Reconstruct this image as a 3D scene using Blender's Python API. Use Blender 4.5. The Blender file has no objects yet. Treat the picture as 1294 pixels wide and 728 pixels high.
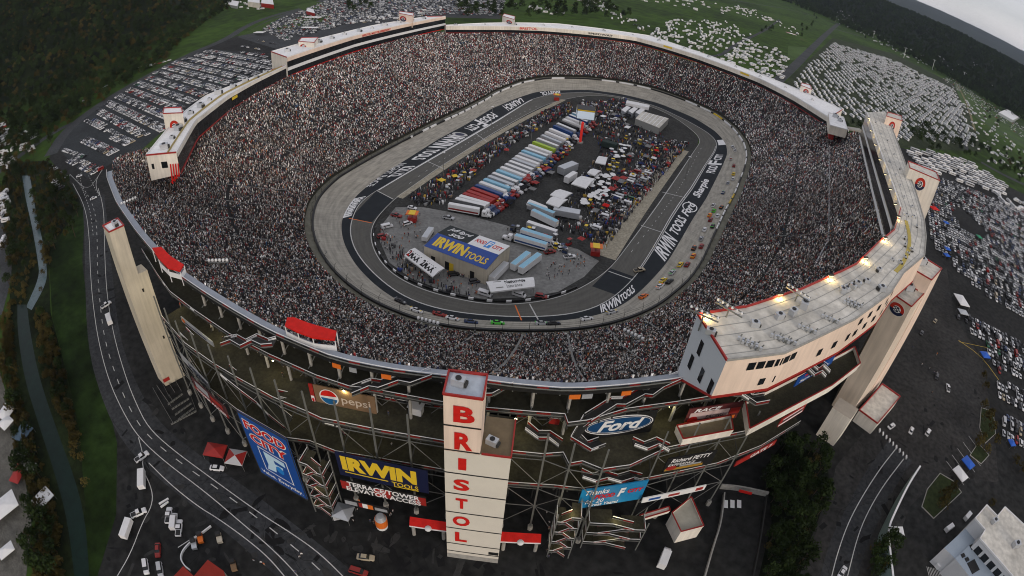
import bpy, math, random
import numpy as np
from mathutils import Matrix, Vector
random.seed(7); RNG=np.random.default_rng(7)
SC=bpy.context.scene; COL=SC.collection
# ---------------------------------------------------------------- camera (fisheye, equisolid)
FP,PITCH,ROLL,YAW=737.939,0.934,0.092,0.436
CAM=np.array([107.881,-301.194,137.733])
def _R():
    c,s=math.cos,math.sin
    rz=lambda a:np.array([[c(a),-s(a),0],[s(a),c(a),0],[0,0,1.]])
    rx=np.array([[1,0,0],[0,c(PITCH),-s(PITCH)],[0,s(PITCH),c(PITCH)]])
    return rz(YAW)@rx@rz(ROLL)
RM=_R()
def G(x,y,z=0.0):
    "ground point seen at photo position x,y on the level z"
    dx,dy=x-647.0,364.0-y; r=math.hypot(dx,dy)+1e-9; th=2*math.asin(r/2/FP)
    v=RM@np.array([dx/r*math.sin(th),dy/r*math.sin(th),-math.cos(th)])
    t=(z-CAM[2])/v[2]; p=CAM+v*t
    return (float(p[0]),float(p[1]),float(z))
def Pj(p):
    v=RM.T@(np.asarray(p,float)-CAM); v/=np.linalg.norm(v); th=math.acos(-v[2]); r=2*FP*math.sin(th/2); k=math.hypot(v[0],v[1])+1e-12
    return 647+v[0]/k*r,364-v[1]/k*r
def PjA(A):
    v=(np.asarray(A,float)-CAM)@RM; v/=np.linalg.norm(v,axis=1)[:,None]; th=np.arccos(-v[:,2]); r=2*FP*np.sin(th/2); k=np.hypot(v[:,0],v[:,1])+1e-12
    return np.stack([647+v[:,0]/k*r,364-v[:,1]/k*r],1)
def inview(p,m=6):
    x,y=Pj(p); return -m<x<1294+m and -m<y<728+m
def cdist(p): return math.dist(p,CAM)
cd=bpy.data.cameras.new('camera'); cam=bpy.data.objects.new('camera',cd); COL.objects.link(cam)
cd.type='PANO'; cd.panorama_type='FISHEYE_EQUISOLID'; cd.fisheye_lens=FP/1294*36; cd.fisheye_fov=math.radians(220)
cd.sensor_width=36; cd.sensor_height=36*728/1294; cd.sensor_fit='HORIZONTAL'; cd.clip_start=1; cd.clip_end=60000
mw=Matrix.Identity(4)
for i in range(3):
    for j in range(3): mw[i][j]=RM[i][j]
    mw[i][3]=CAM[i]
cam.matrix_world=mw; SC.camera=cam
# ---------------------------------------------------------------- materials
_mats={}
def mat(name,col,rough=.8,noise=.0,scale=.2,metal=0,emit=0,scale2=None,spec=None,streak=False):
    if name in _mats: return _mats[name]
    m=bpy.data.materials.new(name); m.use_nodes=True; nt=m.node_tree; b=nt.nodes['Principled BSDF']
    b.inputs['Roughness'].default_value=rough; b.inputs['Metallic'].default_value=metal
    b.inputs['Specular IOR Level'].default_value=spec if spec is not None else (.12 if rough>=.6 else .4)
    c=(*col,1)
    b.inputs['Base Color'].default_value=c
    if noise>0:
        geo=nt.nodes.new('ShaderNodeNewGeometry')
        n=nt.nodes.new('ShaderNodeTexNoise'); n.inputs['Scale'].default_value=scale; n.inputs['Detail'].default_value=6; n.inputs['Roughness'].default_value=.65
        if streak:
            mp=nt.nodes.new('ShaderNodeMapping'); mp.inputs['Scale'].default_value=(1,1,.07); nt.links.new(geo.outputs['Position'],mp.inputs[0]); nt.links.new(mp.outputs[0],n.inputs['Vector'])
        else: nt.links.new(geo.outputs['Position'],n.inputs['Vector'])
        mr=nt.nodes.new('ShaderNodeMapRange'); mr.inputs[1].default_value=.3; mr.inputs[2].default_value=.7; mr.inputs[3].default_value=1-noise; mr.inputs[4].default_value=1+noise
        nt.links.new(n.outputs[0],mr.inputs[0])
        src=mr.outputs[0]
        if scale2:
            n2=nt.nodes.new('ShaderNodeTexNoise'); n2.inputs['Scale'].default_value=scale2; n2.inputs['Detail'].default_value=3
            nt.links.new(geo.outputs['Position'],n2.inputs['Vector'])
            mr2=nt.nodes.new('ShaderNodeMapRange'); mr2.inputs[1].default_value=.3; mr2.inputs[2].default_value=.7; mr2.inputs[3].default_value=1-noise; mr2.inputs[4].default_value=1+noise
            nt.links.new(n2.outputs[0],mr2.inputs[0]); mu=nt.nodes.new('ShaderNodeMath'); mu.operation='MULTIPLY'
            nt.links.new(src,mu.inputs[0]); nt.links.new(mr2.outputs[0],mu.inputs[1]); src=mu.outputs[0]
        mx=nt.nodes.new('ShaderNodeVectorMath'); mx.operation='SCALE'; mx.inputs[0].default_value=col
        nt.links.new(src,mx.inputs['Scale']); nt.links.new(mx.outputs[0],b.inputs['Base Color'])
    if emit: b.inputs['Emission Color'].default_value=c; b.inputs['Emission Strength'].default_value=emit
    _mats[name]=m; return m
def attr_mat(name,rough=.8):
    m=bpy.data.materials.new(name); m.use_nodes=True; nt=m.node_tree; b=nt.nodes['Principled BSDF']; b.inputs['Roughness'].default_value=rough
    a=nt.nodes.new('ShaderNodeAttribute'); a.attribute_name='Col'; nt.links.new(a.outputs['Color'],b.inputs['Base Color']); _mats[name]=m; return m
# ---------------------------------------------------------------- object helpers
def tag(o,label=None,cat=None,group=None,kind=None):
    if label: o['label']=label
    if cat: o['category']=cat
    if group: o['group']=group
    if kind: o['kind']=kind
    return o
def empty(name,label,cat,loc=(0,0,0),rz=0,group=None):
    o=bpy.data.objects.new(name,None); o.empty_display_size=.5; COL.objects.link(o); o.location=loc; o.rotation_euler=(0,0,rz)
    return tag(o,label,cat,group)
class MB:
    def __init__(s): s.v=[]; s.f=[]; s.m=[]; s.mats=[]
    def mi(s,m):
        if m not in s.mats: s.mats.append(m)
        return s.mats.index(m)
    def face(s,pts,m):
        k=len(s.v); s.v+= [tuple(p) for p in pts]; s.f.append(tuple(range(k,k+len(pts)))); s.m.append(s.mi(m)); return s
    def box(s,c,size,m,rz=0,tilt=None):
        hx,hy,hz=size[0]/2,size[1]/2,size[2]/2; ca,sa=math.cos(rz),math.sin(rz); k=len(s.v)
        for dz in (-hz,hz):
            for dx,dy in ((-hx,-hy),(hx,-hy),(hx,hy),(-hx,hy)):
                s.v.append((c[0]+ca*dx-sa*dy,c[1]+sa*dx+ca*dy,c[2]+dz))
        i=s.mi(m)
        for q in ((0,3,2,1),(4,5,6,7),(0,1,5,4),(1,2,6,5),(2,3,7,6),(3,0,4,7)): s.f.append(tuple(k+a for a in q)); s.m.append(i)
        return s
    def prism(s,poly,z0,z1,m,mtop=None,mbot=None,top=None):
        n=len(poly); k=len(s.v); zt=z1 if hasattr(z1,'__len__') else [z1]*n; zb=z0 if hasattr(z0,'__len__') else [z0]*n
        a=sum(poly[i][0]*poly[(i+1)%n][1]-poly[(i+1)%n][0]*poly[i][1] for i in range(n))
        if a<0:
            poly=poly[::-1]; zt=list(zt)[::-1]; zb=list(zb)[::-1]; top=top[::-1] if top else None
        tp=top or poly
        for p,z in zip(poly,zb): s.v.append((p[0],p[1],z))
        for p,z in zip(tp,zt): s.v.append((p[0],p[1],z))
        i=s.mi(m)
        for a in range(n): b=(a+1)%n; s.f.append((k+a,k+b,k+n+b,k+n+a)); s.m.append(i)
        s.f.append(tuple(range(k+n,k+2*n))); s.m.append(s.mi(mtop or m)); s.f.append(tuple(range(k+n-1,k-1,-1))); s.m.append(s.mi(mbot or m))
        return s
    def tube(s,p,q,r,m,n=6,r2=None):
        p=np.array(p,float); q=np.array(q,float); d=q-p; L=np.linalg.norm(d); d/=max(L,1e-9)
        u=np.cross(d,(0,0,1)) if abs(d[2])<.9 else np.cross(d,(1,0,0)); u/=np.linalg.norm(u); w=np.cross(d,u); k=len(s.v); r2=r if r2 is None else r2
        for c,rr in ((p,r),(q,r2)):
            for j in range(n):
                a=2*math.pi*(j+.5)/n; s.v.append(tuple(c+rr*(math.cos(a)*u+math.sin(a)*w)))
        i=s.mi(m)
        for j in range(n): b=(j+1)%n; s.f.append((k+j,k+b,k+n+b,k+n+j)); s.m.append(i)
        s.f.append(tuple(range(k+n-1,k-1,-1))); s.f.append(tuple(range(k+n,k+2*n))); s.m+=[i,i]
        return s
    def bar(s,p,q,w,h,m):
        "rectangular beam from p to q, width w (horizontal), height h"
        p=np.array(p,float); q=np.array(q,float); d=q-p; L=np.hypot(d[0],d[1])
        if L<1e-6: return s.tube(p,q,w/2,m,4)
        nx,ny=-d[1]/L*w/2,d[0]/L*w/2; k=len(s.v)
        for c in (p,q):
            for sx,dz in ((-1,-h/2),(1,-h/2),(1,h/2),(-1,h/2)): s.v.append((c[0]+sx*nx,c[1]+sx*ny,c[2]+dz))
        i=s.mi(m)
        for f in ((0,1,2,3),(7,6,5,4),(0,4,5,1),(1,5,6,2),(2,6,7,3),(3,7,4,0)): s.f.append(tuple(k+a for a in f)); s.m.append(i)
        return s
    def strip(s,A,B,m,closed=False):
        n=len(A); k=len(s.v); s.v+=[tuple(p) for p in A]+[tuple(p) for p in B]; i=s.mi(m)
        for a in range(n if closed else n-1): b=(a+1)%n; s.f.append((k+a,k+b,k+n+b,k+n+a)); s.m.append(i)
        return s
    def ball(s,c,r,m,n=8,h=5,sz=1):
        k=len(s.v); i=s.mi(m)
        for a in range(1,h):
            t=math.pi*a/h
            for j in range(n): s.v.append((c[0]+r*math.sin(t)*math.cos(2*math.pi*j/n),c[1]+r*math.sin(t)*math.sin(2*math.pi*j/n),c[2]+r*sz*math.cos(t)))
        s.v+= [(c[0],c[1],c[2]+r*sz),(c[0],c[1],c[2]-r*sz)]; T=k+(h-1)*n
        for a in range(h-2):
            for j in range(n): b=(j+1)%n; s.f.append((k+a*n+j,k+(a+1)*n+j,k+(a+1)*n+b,k+a*n+b)); s.m.append(i)
        for j in range(n):
            b=(j+1)%n; s.f.append((T,k+j,k+b)); s.f.append((T+1,k+(h-2)*n+b,k+(h-2)*n+j)); s.m+=[i,i]
        return s
    def mesh(s,name):
        me=bpy.data.meshes.new(name); me.from_pydata(s.v,[],s.f)
        for m in s.mats: me.materials.append(m)
        me.polygons.foreach_set('material_index',np.array(s.m,np.int32)); me.update(); return me
    def build(s,name,parent=None,label=None,local=False,**kw):
        o=bpy.data.objects.new(name,s.mesh(name)); COL.objects.link(o)
        if parent is not None:
            o.parent=parent
            if not local:
                if parent.type=='EMPTY' and parent.parent is None: o.location=-Vector(parent.location)
        return tag(o,label,**kw) if (label or kw) else o
def np_mesh(name,V,F,mi=None,mats=(),col=None):
    me=bpy.data.meshes.new(name); V=np.asarray(V,np.float32); F=np.asarray(F,np.int32); n,k=F.shape
    me.vertices.add(len(V)); me.vertices.foreach_set('co',V.ravel()); me.loops.add(n*k); me.loops.foreach_set('vertex_index',F.ravel())
    me.polygons.add(n); me.polygons.foreach_set('loop_start',np.arange(0,n*k,k,dtype=np.int32)); me.polygons.foreach_set('loop_total',np.full(n,k,np.int32))
    for m in mats: me.materials.append(m)
    if mi is not None: me.polygons.foreach_set('material_index',np.asarray(mi,np.int32))
    if col is not None:
        a=me.attributes.new('Col','FLOAT_COLOR','FACE'); c=np.ones((n,4),np.float32); c[:,:3]=col; a.data.foreach_set('color',c.ravel())
    me.update(); return me
def link(o,parent=None):
    COL.objects.link(o)
    if parent is not None: o.parent=parent
    return o
def dens(px,step=25):
    out=[]
    for i,a in enumerate(px):
        b=px[(i+1)%len(px)]; n=max(1,int(math.dist(a,b)/step))
        for k in range(n): out.append((a[0]+(b[0]-a[0])*k/n,a[1]+(b[1]-a[1])*k/n))
    return out
def densl(px,step=8):
    out=[]
    for a,b in zip(px,px[1:]):
        n=max(1,int(math.dist(a,b)/step))
        for k in range(n): out.append((a[0]+(b[0]-a[0])*k/n,a[1]+(b[1]-a[1])*k/n))
    return out+[px[-1]]
def smoothl(pts,it=2):
    p=[np.array(q,float) for q in pts]
    for _ in range(it):
        o=[p[0]]
        for a,b in zip(p,p[1:]): o+= [a*.75+b*.25,a*.25+b*.75]
        p=o+[p[-1]]
    return [tuple(q) for q in p]
def sheet(name,px,z,m,kind='structure',world=False,**kw):
    P=[(p[0],p[1],z) for p in px] if world else [G(x,y,0)[:2]+(z,) for x,y in dens(px)]
    bm=MB(); bm.face(P,m); o=bm.build(name); tag(o,kind=kind,**kw); 
    import bmesh
    b=bmesh.new(); b.from_mesh(o.data); bmesh.ops.triangulate(b,faces=b.faces); 
    for f in b.faces:
        if f.normal.z<0: f.normal_flip()
    b.to_mesh(o.data); b.free(); return o
def band(pts,w):
    "left and right edges of a world polyline of width w"
    P=[np.array(p[:2],float) for p in pts]; L=[];R=[]
    for i,p in enumerate(P):
        d=P[min(i+1,len(P)-1)]-P[max(i-1,0)]; d/=max(np.linalg.norm(d),1e-9); n=np.array([-d[1],d[0]])*w/2; L.append(p+n); R.append(p-n)
    return L,R
def line_mb(bm,px,w,z,m,dash=None,world=False):
    P=[np.array(p[:2]) for p in px] if world else [np.array(G(x,y)[:2]) for x,y in densl(smoothl(px))]
    if dash:
        s=[0]
        for a,b in zip(P,P[1:]): s.append(s[-1]+np.linalg.norm(b-a))
        s=np.array(s); A=np.array(P); t=0
        while t+dash[0]<s[-1]:
            q=[np.array([np.interp(u,s,A[:,0]),np.interp(u,s,A[:,1])]) for u in (t,t+dash[0])]
            L,R=band(q,w); bm.strip([(*p,z) for p in R],[(*p,z) for p in L],m); t+=dash[0]+dash[1]
    else:
        L,R=band(P,w); bm.strip([(*p,z) for p in R],[(*p,z) for p in L],m)
def road(name,px,w,z,m,world=False,kind='structure'):
    bm=MB(); line_mb(bm,px,w,z,m,world=world); return tag(bm.build(name),kind=kind)
def inpoly(x,y,poly):
    c=False; j=len(poly)-1
    for i in range(len(poly)):
        xi,yi=poly[i][:2]; xj,yj=poly[j][:2]
        if (yi>y)!=(yj>y) and x<(xj-xi)*(y-yi)/(yj-yi)+xi: c=not c
        j=i
    return c
_tc={}
def text_geo(s,bold=.0,shear=0,space=1.0):
    k=(s,bold,shear,space)
    if k in _tc: return _tc[k]
    cu=bpy.data.curves.new('t','FONT'); cu.body=s; cu.size=1; cu.offset=bold; cu.shear=shear; cu.space_character=space; cu.resolution_u=3
    o=bpy.data.objects.new('t',cu); COL.objects.link(o); dg=bpy.context.evaluated_depsgraph_get(); me=o.evaluated_get(dg).to_mesh()
    V=np.array([v.co[:2] for v in me.vertices]); F=[tuple(p.vertices) for p in me.polygons]; o.evaluated_get(dg).to_mesh_clear()
    bpy.data.objects.remove(o); bpy.data.curves.remove(cu)
    V-=V.min(0); V/=V.max(0)
    _tc[k]=(V,F); return _tc[k]
def text_mb(bm,s,fn,m,bold=.02,shear=0,space=1.0):
    V,F=text_geo(s,bold,shear,space); k=len(bm.v); bm.v+=[tuple(fn(u,v)) for u,v in V]; i=bm.mi(m)
    for f in F: bm.f.append(tuple(k+a for a in f)); bm.m.append(i)
def quadfn(TL,TR,BR,BL,u0,v0,u1,v1,off):
    TL,TR,BR,BL=[np.array(p,float) for p in (TL,TR,BR,BL)]; n=np.cross(BR-BL,TL-BL); n/=np.linalg.norm(n)
    def f(u,v):
        U=u0+(u1-u0)*u; W=v0+(v1-v0)*v; return (BL*(1-U)+BR*U)*(1-W)+(TL*(1-U)+TR*U)*W+n*off
    return f
def ellipse_mb(bm,fn,cu,cv,ru,rv,m,n=28):
    bm.face([tuple(fn(cu+ru*math.cos(2*math.pi*a/n),cv+rv*math.sin(2*math.pi*a/n))) for a in range(n)],m)
def copy_tree(o,parent=None):
    c=o.copy(); COL.objects.link(c)
    if parent is not None: c.parent=parent
    for ch in [x for x in o.children]: copy_tree(ch,c)
    return c
_ORD={}
def ordn(n):
    w='first second third fourth fifth sixth seventh eighth ninth tenth eleventh twelfth'.split()
    return w[n-1] if n<=12 else '%d%s'%(n,'th' if 10<n%100<20 else {1:'st',2:'nd',3:'rd'}.get(n%10,'th'))
def ordl(o,base): _ORD.setdefault(base,[]).append(o); o['label']=base; return o
def ordfinish():
    for base,L in _ORD.items():
        if len(L)<2: continue
        L.sort(key=lambda o:Pj(o.location)[0])
        for i,o in enumerate(L): o['label']='%s, %s from left'%(base,ordn(i+1))
ASPH=mat('asphalt',(.02,.021,.021),.9,.35,.05,scale2=.9)
ASPHL=mat('old_asphalt',(.055,.058,.06),.9,.25,.04,scale2=.6)
WHT=mat('white_paint',(.75,.75,.74),.6,.06,.5)
LINE=mat('road_line',(.5,.5,.48),.7,.2,.8)
CREAM=mat('cream_panel',(.74,.69,.6),.7,.13,.7,scale2=.08,streak=True)
PEACH=mat('peach_panel',(.8,.64,.52),.7,.1,.7,scale2=.08,streak=True)
TAN=mat('tan_panel',(.52,.47,.37),.7,.14,.8,scale2=.1,streak=True)
RED=mat('red_paint',(.33,.02,.015),.5,.1,.5)
REDB=mat('bright_red',(.58,.018,.013),.7,.15,.6)
BLK=mat('black_paint',(.012,.012,.012),.5)
GLS=mat('dark_glass',(.01,.012,.014),.15)
ROOF=mat('roof_membrane',(.58,.555,.49),.8,.18,.06,scale2=.5)
ROOFW=mat('white_roof',(.82,.82,.81),.7,.08,.1,scale2=.7)
STEEL=mat('galvanised_steel',(.2,.205,.19),.5,.1,.5,metal=.3)
STEELD=mat('dark_steel',(.045,.045,.042),.6,.1,.5)
CONC=mat('concrete',(.33,.32,.29),.9,.12,.15,scale2=1.2)
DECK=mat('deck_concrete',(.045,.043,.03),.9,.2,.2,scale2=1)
ALU=mat('aluminium_bench',(.36,.38,.4),.45,.1,.3,metal=.3)
GRASS=mat('grass',(.025,.04,.01),1,.35,.02,scale2=.3)
LEAF=mat('foliage',(.021,.034,.01),1,.55,.12,scale2=.02,spec=.1)
LEAF2=mat('autumn_foliage',(.06,.048,.014),1,.5,.12,scale2=.02,spec=.1)
BARK=mat('bark',(.06,.045,.03),.95)
BLUE=mat('banner_blue',(.01,.07,.3),.5,.05,.5)
NAVY=mat('navy',(.008,.012,.045),.5)
SKYB=mat('light_blue',(.02,.22,.6),.5)
YEL=mat('yellow',(.75,.52,.03),.5)
ORG=mat('orange',(.7,.16,.02),.5)
GRN=mat('lime_green',(.08,.55,.05),.5)
SILV=mat('silver',(.5,.52,.54),.35,.05,.5,metal=.4)
BROWN=mat('brown_panel',(.22,.14,.08),.7)
RUB=mat('rubber',(.015,.015,.015),.8)
SKIN=mat('skin',(.45,.27,.18),.6)
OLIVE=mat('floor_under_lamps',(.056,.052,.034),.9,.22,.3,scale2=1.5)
# ---------------------------------------------------------------- racing oval, rings by polar angle about the centre
CX,CY=-2.0,0.0
O_PX=[(397.3,268),(404.7,248.3),(427,227.2),(459.1,207.5),(486.3,191.9),(518.5,175.3),(553,158),(590.2,140.7),(627.3,118.4),(657,106),(692,99.5),(744,100.3),(791,106),(828,114.6),(870,129.5),(904.8,145.5),(927,164),(939.4,181.4),(943.1,196.2),(939.4,213.5),(925.8,248.2),(914.7,267.2),(897.4,304.3),(885,331.5),(870.2,353.7),(850.4,371),(828.1,388.4),(798.5,400.7),(766.3,410.6),(734.2,416.1),(692,418.5),(640,418),(597.6,416.8),(563,413),(533.3,405.7),(498.7,393.3),(466.5,378.5),(439.3,358.7),(417.1,336.4),(402.3,311.7),(396,289.5)]
I_PX=[(435.6,268),(449.2,248.3),(478.9,223.5),(518.5,198.8),(553.1,176.6),(590.2,156.8),(622.3,137),(652,124.6),(680,115.5),(744,113.4),(788.6,119.6),(833,130.7),(877.6,149.2),(904.8,166.5),(917.2,181.4),(919.2,193.7),(912.2,211),(892.4,250.6),(875.1,277.1),(857.8,306.8),(843,331.5),(823.2,353.7),(805.9,371),(783.6,388.4),(756.4,398.7),(709.5,405.7),(650,407),(590.2,403.2),(553.1,398.3),(518.5,388.4),(491.3,373.5),(466.5,353.7),(446.8,331.5),(433.2,304.3),(430.7,282)]
W_PX=[(449.2,268),(454.2,254.4),(476.4,241.3),(530,209),(580,180),(630,151),(671.8,125.4),(700,118.5),(744,116.5),(788,123),(830,134.5),(870,153.5),(895,168),(905.3,178),(905.6,186),(903.6,191.3),(892.4,208.6),(875,238.3),(860.3,258),(847.9,277),(828,311.7),(810.8,338.9),(798.5,353.7),(778.7,373.5),(758.9,386.4),(734.2,395),(697,399.7),(650,400.5),(600,397.5),(556,391),(528.4,382.9),(503.6,371),(478.9,351.7),(461.6,334.4),(449,316.7),(442.8,299.4),(442.6,282)]
P_PX=[(483.9,268),(498.7,252),(518.5,238.4),(553,213.6),(590.2,190.1),(627.3,166.7),(664.4,145.6),(691.6,132),(722,124),(744,121),(766.3,121.3),(798.5,127),(833,139),(852.9,149.2),(870.2,161.6),(881.3,171.5),(885,179),(877.6,188.8),(857.8,218.5),(830.6,258),(813.3,282),(791,311.7),(771.3,337.7),(754,351.3),(729.2,366),(699.6,377.5),(666.8,382.2),(637,384.7),(602.6,382.2),(575.3,376),(548,369.8),(518.5,358.7),(493.7,343.9),(478.9,326.5),(470.3,306.8),(469,289.5),(476.4,274.6)]
NR=720; PHI=np.arange(NR)*2*math.pi/NR
def zt(y): return 2.5+3.5*min(1,max(0,(abs(y)-60)/45))
def ring(px,z,sm=6):
    pts=[]
    for x,y in px:
        zz=0.0
        if z is None:
            q=G(x,y,3); q=G(x,y,zt(q[1])); pts.append(q)
        else: pts.append(G(x,y,z))
    pts=[tuple(np.array(p_)+(np.array(q_)-np.array(p_))*k_/12) for p_,q_ in zip(pts,pts[1:]+pts[:1]) for k_ in range(12)]
    P=np.array(pts); a=np.arctan2(P[:,1]-CY,P[:,0]-CX)%(2*math.pi); r=np.hypot(P[:,0]-CX,P[:,1]-CY); o=np.argsort(a); a=a[o]; r=r[o]
    R=np.interp(PHI,np.r_[a-2*math.pi,a,a+2*math.pi],np.r_[r,r,r])
    for _ in range(sm): R=.25*np.roll(R,1)+.5*R+.25*np.roll(R,-1)
    return R
rO=ring(O_PX,None,36); rI=ring(I_PX,0,36); rW=ring(W_PX,0,36); rP=ring(P_PX,0,36)
rI=np.minimum(rI,rO-9.5); rW=np.minimum(rW,rI-1.2); rP=np.minimum(rP,rW-4)
def pt(r,z):
    z=np.broadcast_to(z,(NR,)); return np.stack([CX+r*np.cos(PHI),CY+r*np.sin(PHI),z],1)
yO=CY+rO*np.sin(PHI); zO=np.array([zt(y) for y in yO])
def rz(phi,R): return float(np.interp(phi%(2*math.pi),np.r_[PHI,2*math.pi],np.r_[R,R[0]]))
def phiof(p): return math.atan2(p[1]-CY,p[0]-CX)
def tone(name,base,lo,hi):
    "concrete with tyre marks streaking round the oval"
    m=bpy.data.materials.new(name); m.use_nodes=True; nt=m.node_tree; b=nt.nodes['Principled BSDF']; b.inputs['Roughness'].default_value=.75
    at=nt.nodes.new('ShaderNodeAttribute'); at.attribute_name='uvt'
    mp=nt.nodes.new('ShaderNodeMapping'); mp.inputs['Scale'].default_value=(5,9,1); nt.links.new(at.outputs['Vector'],mp.inputs[0])
    n=nt.nodes.new('ShaderNodeTexNoise'); n.inputs['Scale'].default_value=1; n.inputs['Detail'].default_value=7; nt.links.new(mp.outputs[0],n.inputs[0])
    mp2=nt.nodes.new('ShaderNodeMapping'); mp2.inputs['Scale'].default_value=(60,1.5,1); nt.links.new(at.outputs['Vector'],mp2.inputs[0])
    n2=nt.nodes.new('ShaderNodeTexNoise'); n2.inputs['Scale'].default_value=1; n2.inputs['Detail'].default_value=3; nt.links.new(mp2.outputs[0],n2.inputs[0])
    ad=nt.nodes.new('ShaderNodeMath'); ad.operation='MULTIPLY_ADD'; ad.inputs[1].default_value=.5; nt.links.new(n2.outputs[0],ad.inputs[0]); nt.links.new(n.outputs[0],ad.inputs[2])
    cr=nt.nodes.new('ShaderNodeMapRange'); cr.inputs[1].default_value=.5; cr.inputs[2].default_value=1.0; cr.inputs[3].default_value=lo; cr.inputs[4].default_value=hi; nt.links.new(ad.outputs[0],cr.inputs[0])
    v=nt.nodes.new('ShaderNodeVectorMath'); v.operation='SCALE'; v.inputs[0].default_value=base; nt.links.new(cr.outputs[0],v.inputs['Scale']); nt.links.new(v.outputs[0],b.inputs['Base Color']); return m
TRC=tone('track_concrete',(.32,.3,.25),.6,1.25); TRA=tone('apron_asphalt',(.07,.07,.06),.7,1.25); PITA=tone('pit_asphalt',(.085,.082,.07),.75,1.2)
BAND=mat('black_band',(.02,.024,.028),.7,.2,.2)
def ringmesh(name,rs,zs,m,kind='structure'):
    rows=[pt(r,z) for r,z in zip(rs,zs)]; V=np.concatenate(rows); F=[]
    uv=np.concatenate([np.stack([PHI*3.2,np.full(NR,k/(len(rs)-1)*1.0),np.zeros(NR)],1) for k in range(len(rs))])
    for k in range(len(rs)-1):
        for a in range(NR): b=(a+1)%NR; F.append((k*NR+a,k*NR+b,(k+1)*NR+b,(k+1)*NR+a))
    me=np_mesh(name,V,F,None,[m]); me.flip_normals(); at=me.attributes.new('uvt','FLOAT_VECTOR','POINT'); at.data.foreach_set('vector',uv.astype(np.float32).ravel())
    me.update(); o=link(bpy.data.objects.new(name,me)); o['kind']=kind; return o
oval=empty('speedway','grey banked concrete oval race track with painted sponsor band inside the stadium','race track'); oval['kind']='structure'
ts=np.linspace(0,1,7)
def under(o): o.parent=oval; return o
bk=[rI+(rO-rI)*t for t in ts]; bz=[.05+zO*(t**1.25) for t in ts]
c=under(ringmesh('banked_concrete',bk,bz,TRC)); 
under(ringmesh('painted_band',[rW,(rW+rI)/2,rI],[.05,.05,.05],BAND)); under(ringmesh('pit_road',[rP+(rW-rP)*t for t in np.linspace(0,1,5)],[.05]*5,PITA))
def arcpts(R,a0,a1,z,n=40,off=0):
    return [(CX+(rz(a,R)+off)*math.cos(a),CY+(rz(a,R)+off)*math.sin(a),z+.03) for a in np.linspace(a0,a1,n)]
lm=MB()
full=(0,2*math.pi)
def arcline(R,off,w,z,a0=0,a1=2*math.pi,m=None,n=300):
    lm.strip(arcpts(R,a0,a1,z,n,off+w/2),arcpts(R,a0,a1,z,n,off-w/2),m or LINE)
arcline(rW,0,.5,.05); arcline(rP,.5,.4,.05); 
PL=phiof(G(476,241)); PLt=phiof(G(672,125)); PRb=phiof(G(810,339)); PRt=phiof(G(905,185))
PL+=2*math.pi if PL<PLt else 0
arcline(rW,-.9,.9,.054,PLt,PL,WHT,60); arcline(rW,-1.1,.35,.054,PRb,PRt,WHT,60)
# pit stall dashes and cross lines
for a0,a1 in ((PLt,PL),(PRb,PRt)):
    if a1<a0: a1+=2*math.pi
    for q in np.arange(0,1,.034):
        a=a0+(a1-a0)*q; lm.strip(arcpts(rP,a,a+.016,.055,2,5.6),arcpts(rP,a,a+.016,.055,2,5.25),LINE)
def cross(pa,pb,w,m,z=.09):
    A=np.array(G(*pa)); B=np.array(G(*pb)); d=B-A; d/=np.linalg.norm(d); n=np.array([-d[1],d[0],0])*w/2; k=np.array([0,0,z])
    lm.face([A+n+k,A-n+k,B-n+k,B+n+k],m)
for pa,pb,m in (((600,168),(615,179),LINE),((540,204),(562,214),LINE),((476,241),(497,252),LINE),((810,285),(837,294),LINE),((837,243),(866,250),LINE),((769,343),(800,354),LINE),((669,384),(680,404),LINE),((651,386),(659,405),ORG),((441,276),(470,282),ORG)):
    if m: cross(pa,pb,.5,m)
# dark-painted patches of pit road
for quad in ([(476,241),(497,252),(480,270),(450,268)],[(450,268),(480,270),(470,281),(441,276)],[(771,339),(802,350),(779,373),(748,362)]):
    lm.face([G(x,y)[:2]+(.06,) for x,y in quad],BAND)
o=lm.build('painted_lines',oval)
import bmesh
def upnormals(o):
    b=bmesh.new(); b.from_mesh(o.data)
    for f in b.faces:
        if f.normal.z<0: f.normal_flip()
    b.to_mesh(o.data); b.free()
upnormals(o)
# lettering on the band, read from the outer stands
tb=MB()
def bandtext(s,pa,pb,v0=.12,v1=.88,m=WHT,bold=.03,shear=0):
    a0=phiof(G(*pa)); a1=phiof(G(*pb)); 
    while a1<a0: a1+=2*math.pi
    def fn(u,v):
        a=a0+(a1-a0)*u; w=v0+(v1-v0)*v; r=rz(a,rI)*(1-w)+rz(a,rW)*w; return (CX+r*math.cos(a),CY+r*math.sin(a),.1)
    text_mb(tb,s,fn,m,bold,shear)
bandtext('IRWIN',(840,331),(850,300),.1,.95); bandtext('TOOLS',(853,297),(869,278),.25,.8)
a=phiof(G(872,262)); 
def ringel(a,du,dv,m,z,mb=None,cv=.5):
    def fn(u,v):
        aa=a+u; r=rz(aa,rI)*(1-v)+rz(aa,rW)*v; return (CX+r*math.cos(aa),CY+r*math.sin(aa),z)
    (mb or tb).face([fn(du*math.cos(t),cv+dv*math.sin(t)) for t in np.linspace(0,2*math.pi,24)[:-1]],m)
ringel(a,.075,.42,WHT,.085); ringel(a,.066,.36,BAND,.092); bandtext('Ford',(867,273),(877,257),.28,.75,shear=.3)
bandtext('Sharpie',(879,249),(889,226),.2,.8,shear=.3); bandtext('FOOD',(891,218),(896,209),.25,.8); bandtext('CITY',(901,202),(906,195),.25,.8)
bandtext('F',(897,208),(900,203),.1,.95)
bandtext('IRWIN',(760,397),(786,386),.1,.9); bandtext('TOOLS',(787,386),(805,373),.2,.75)
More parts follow.
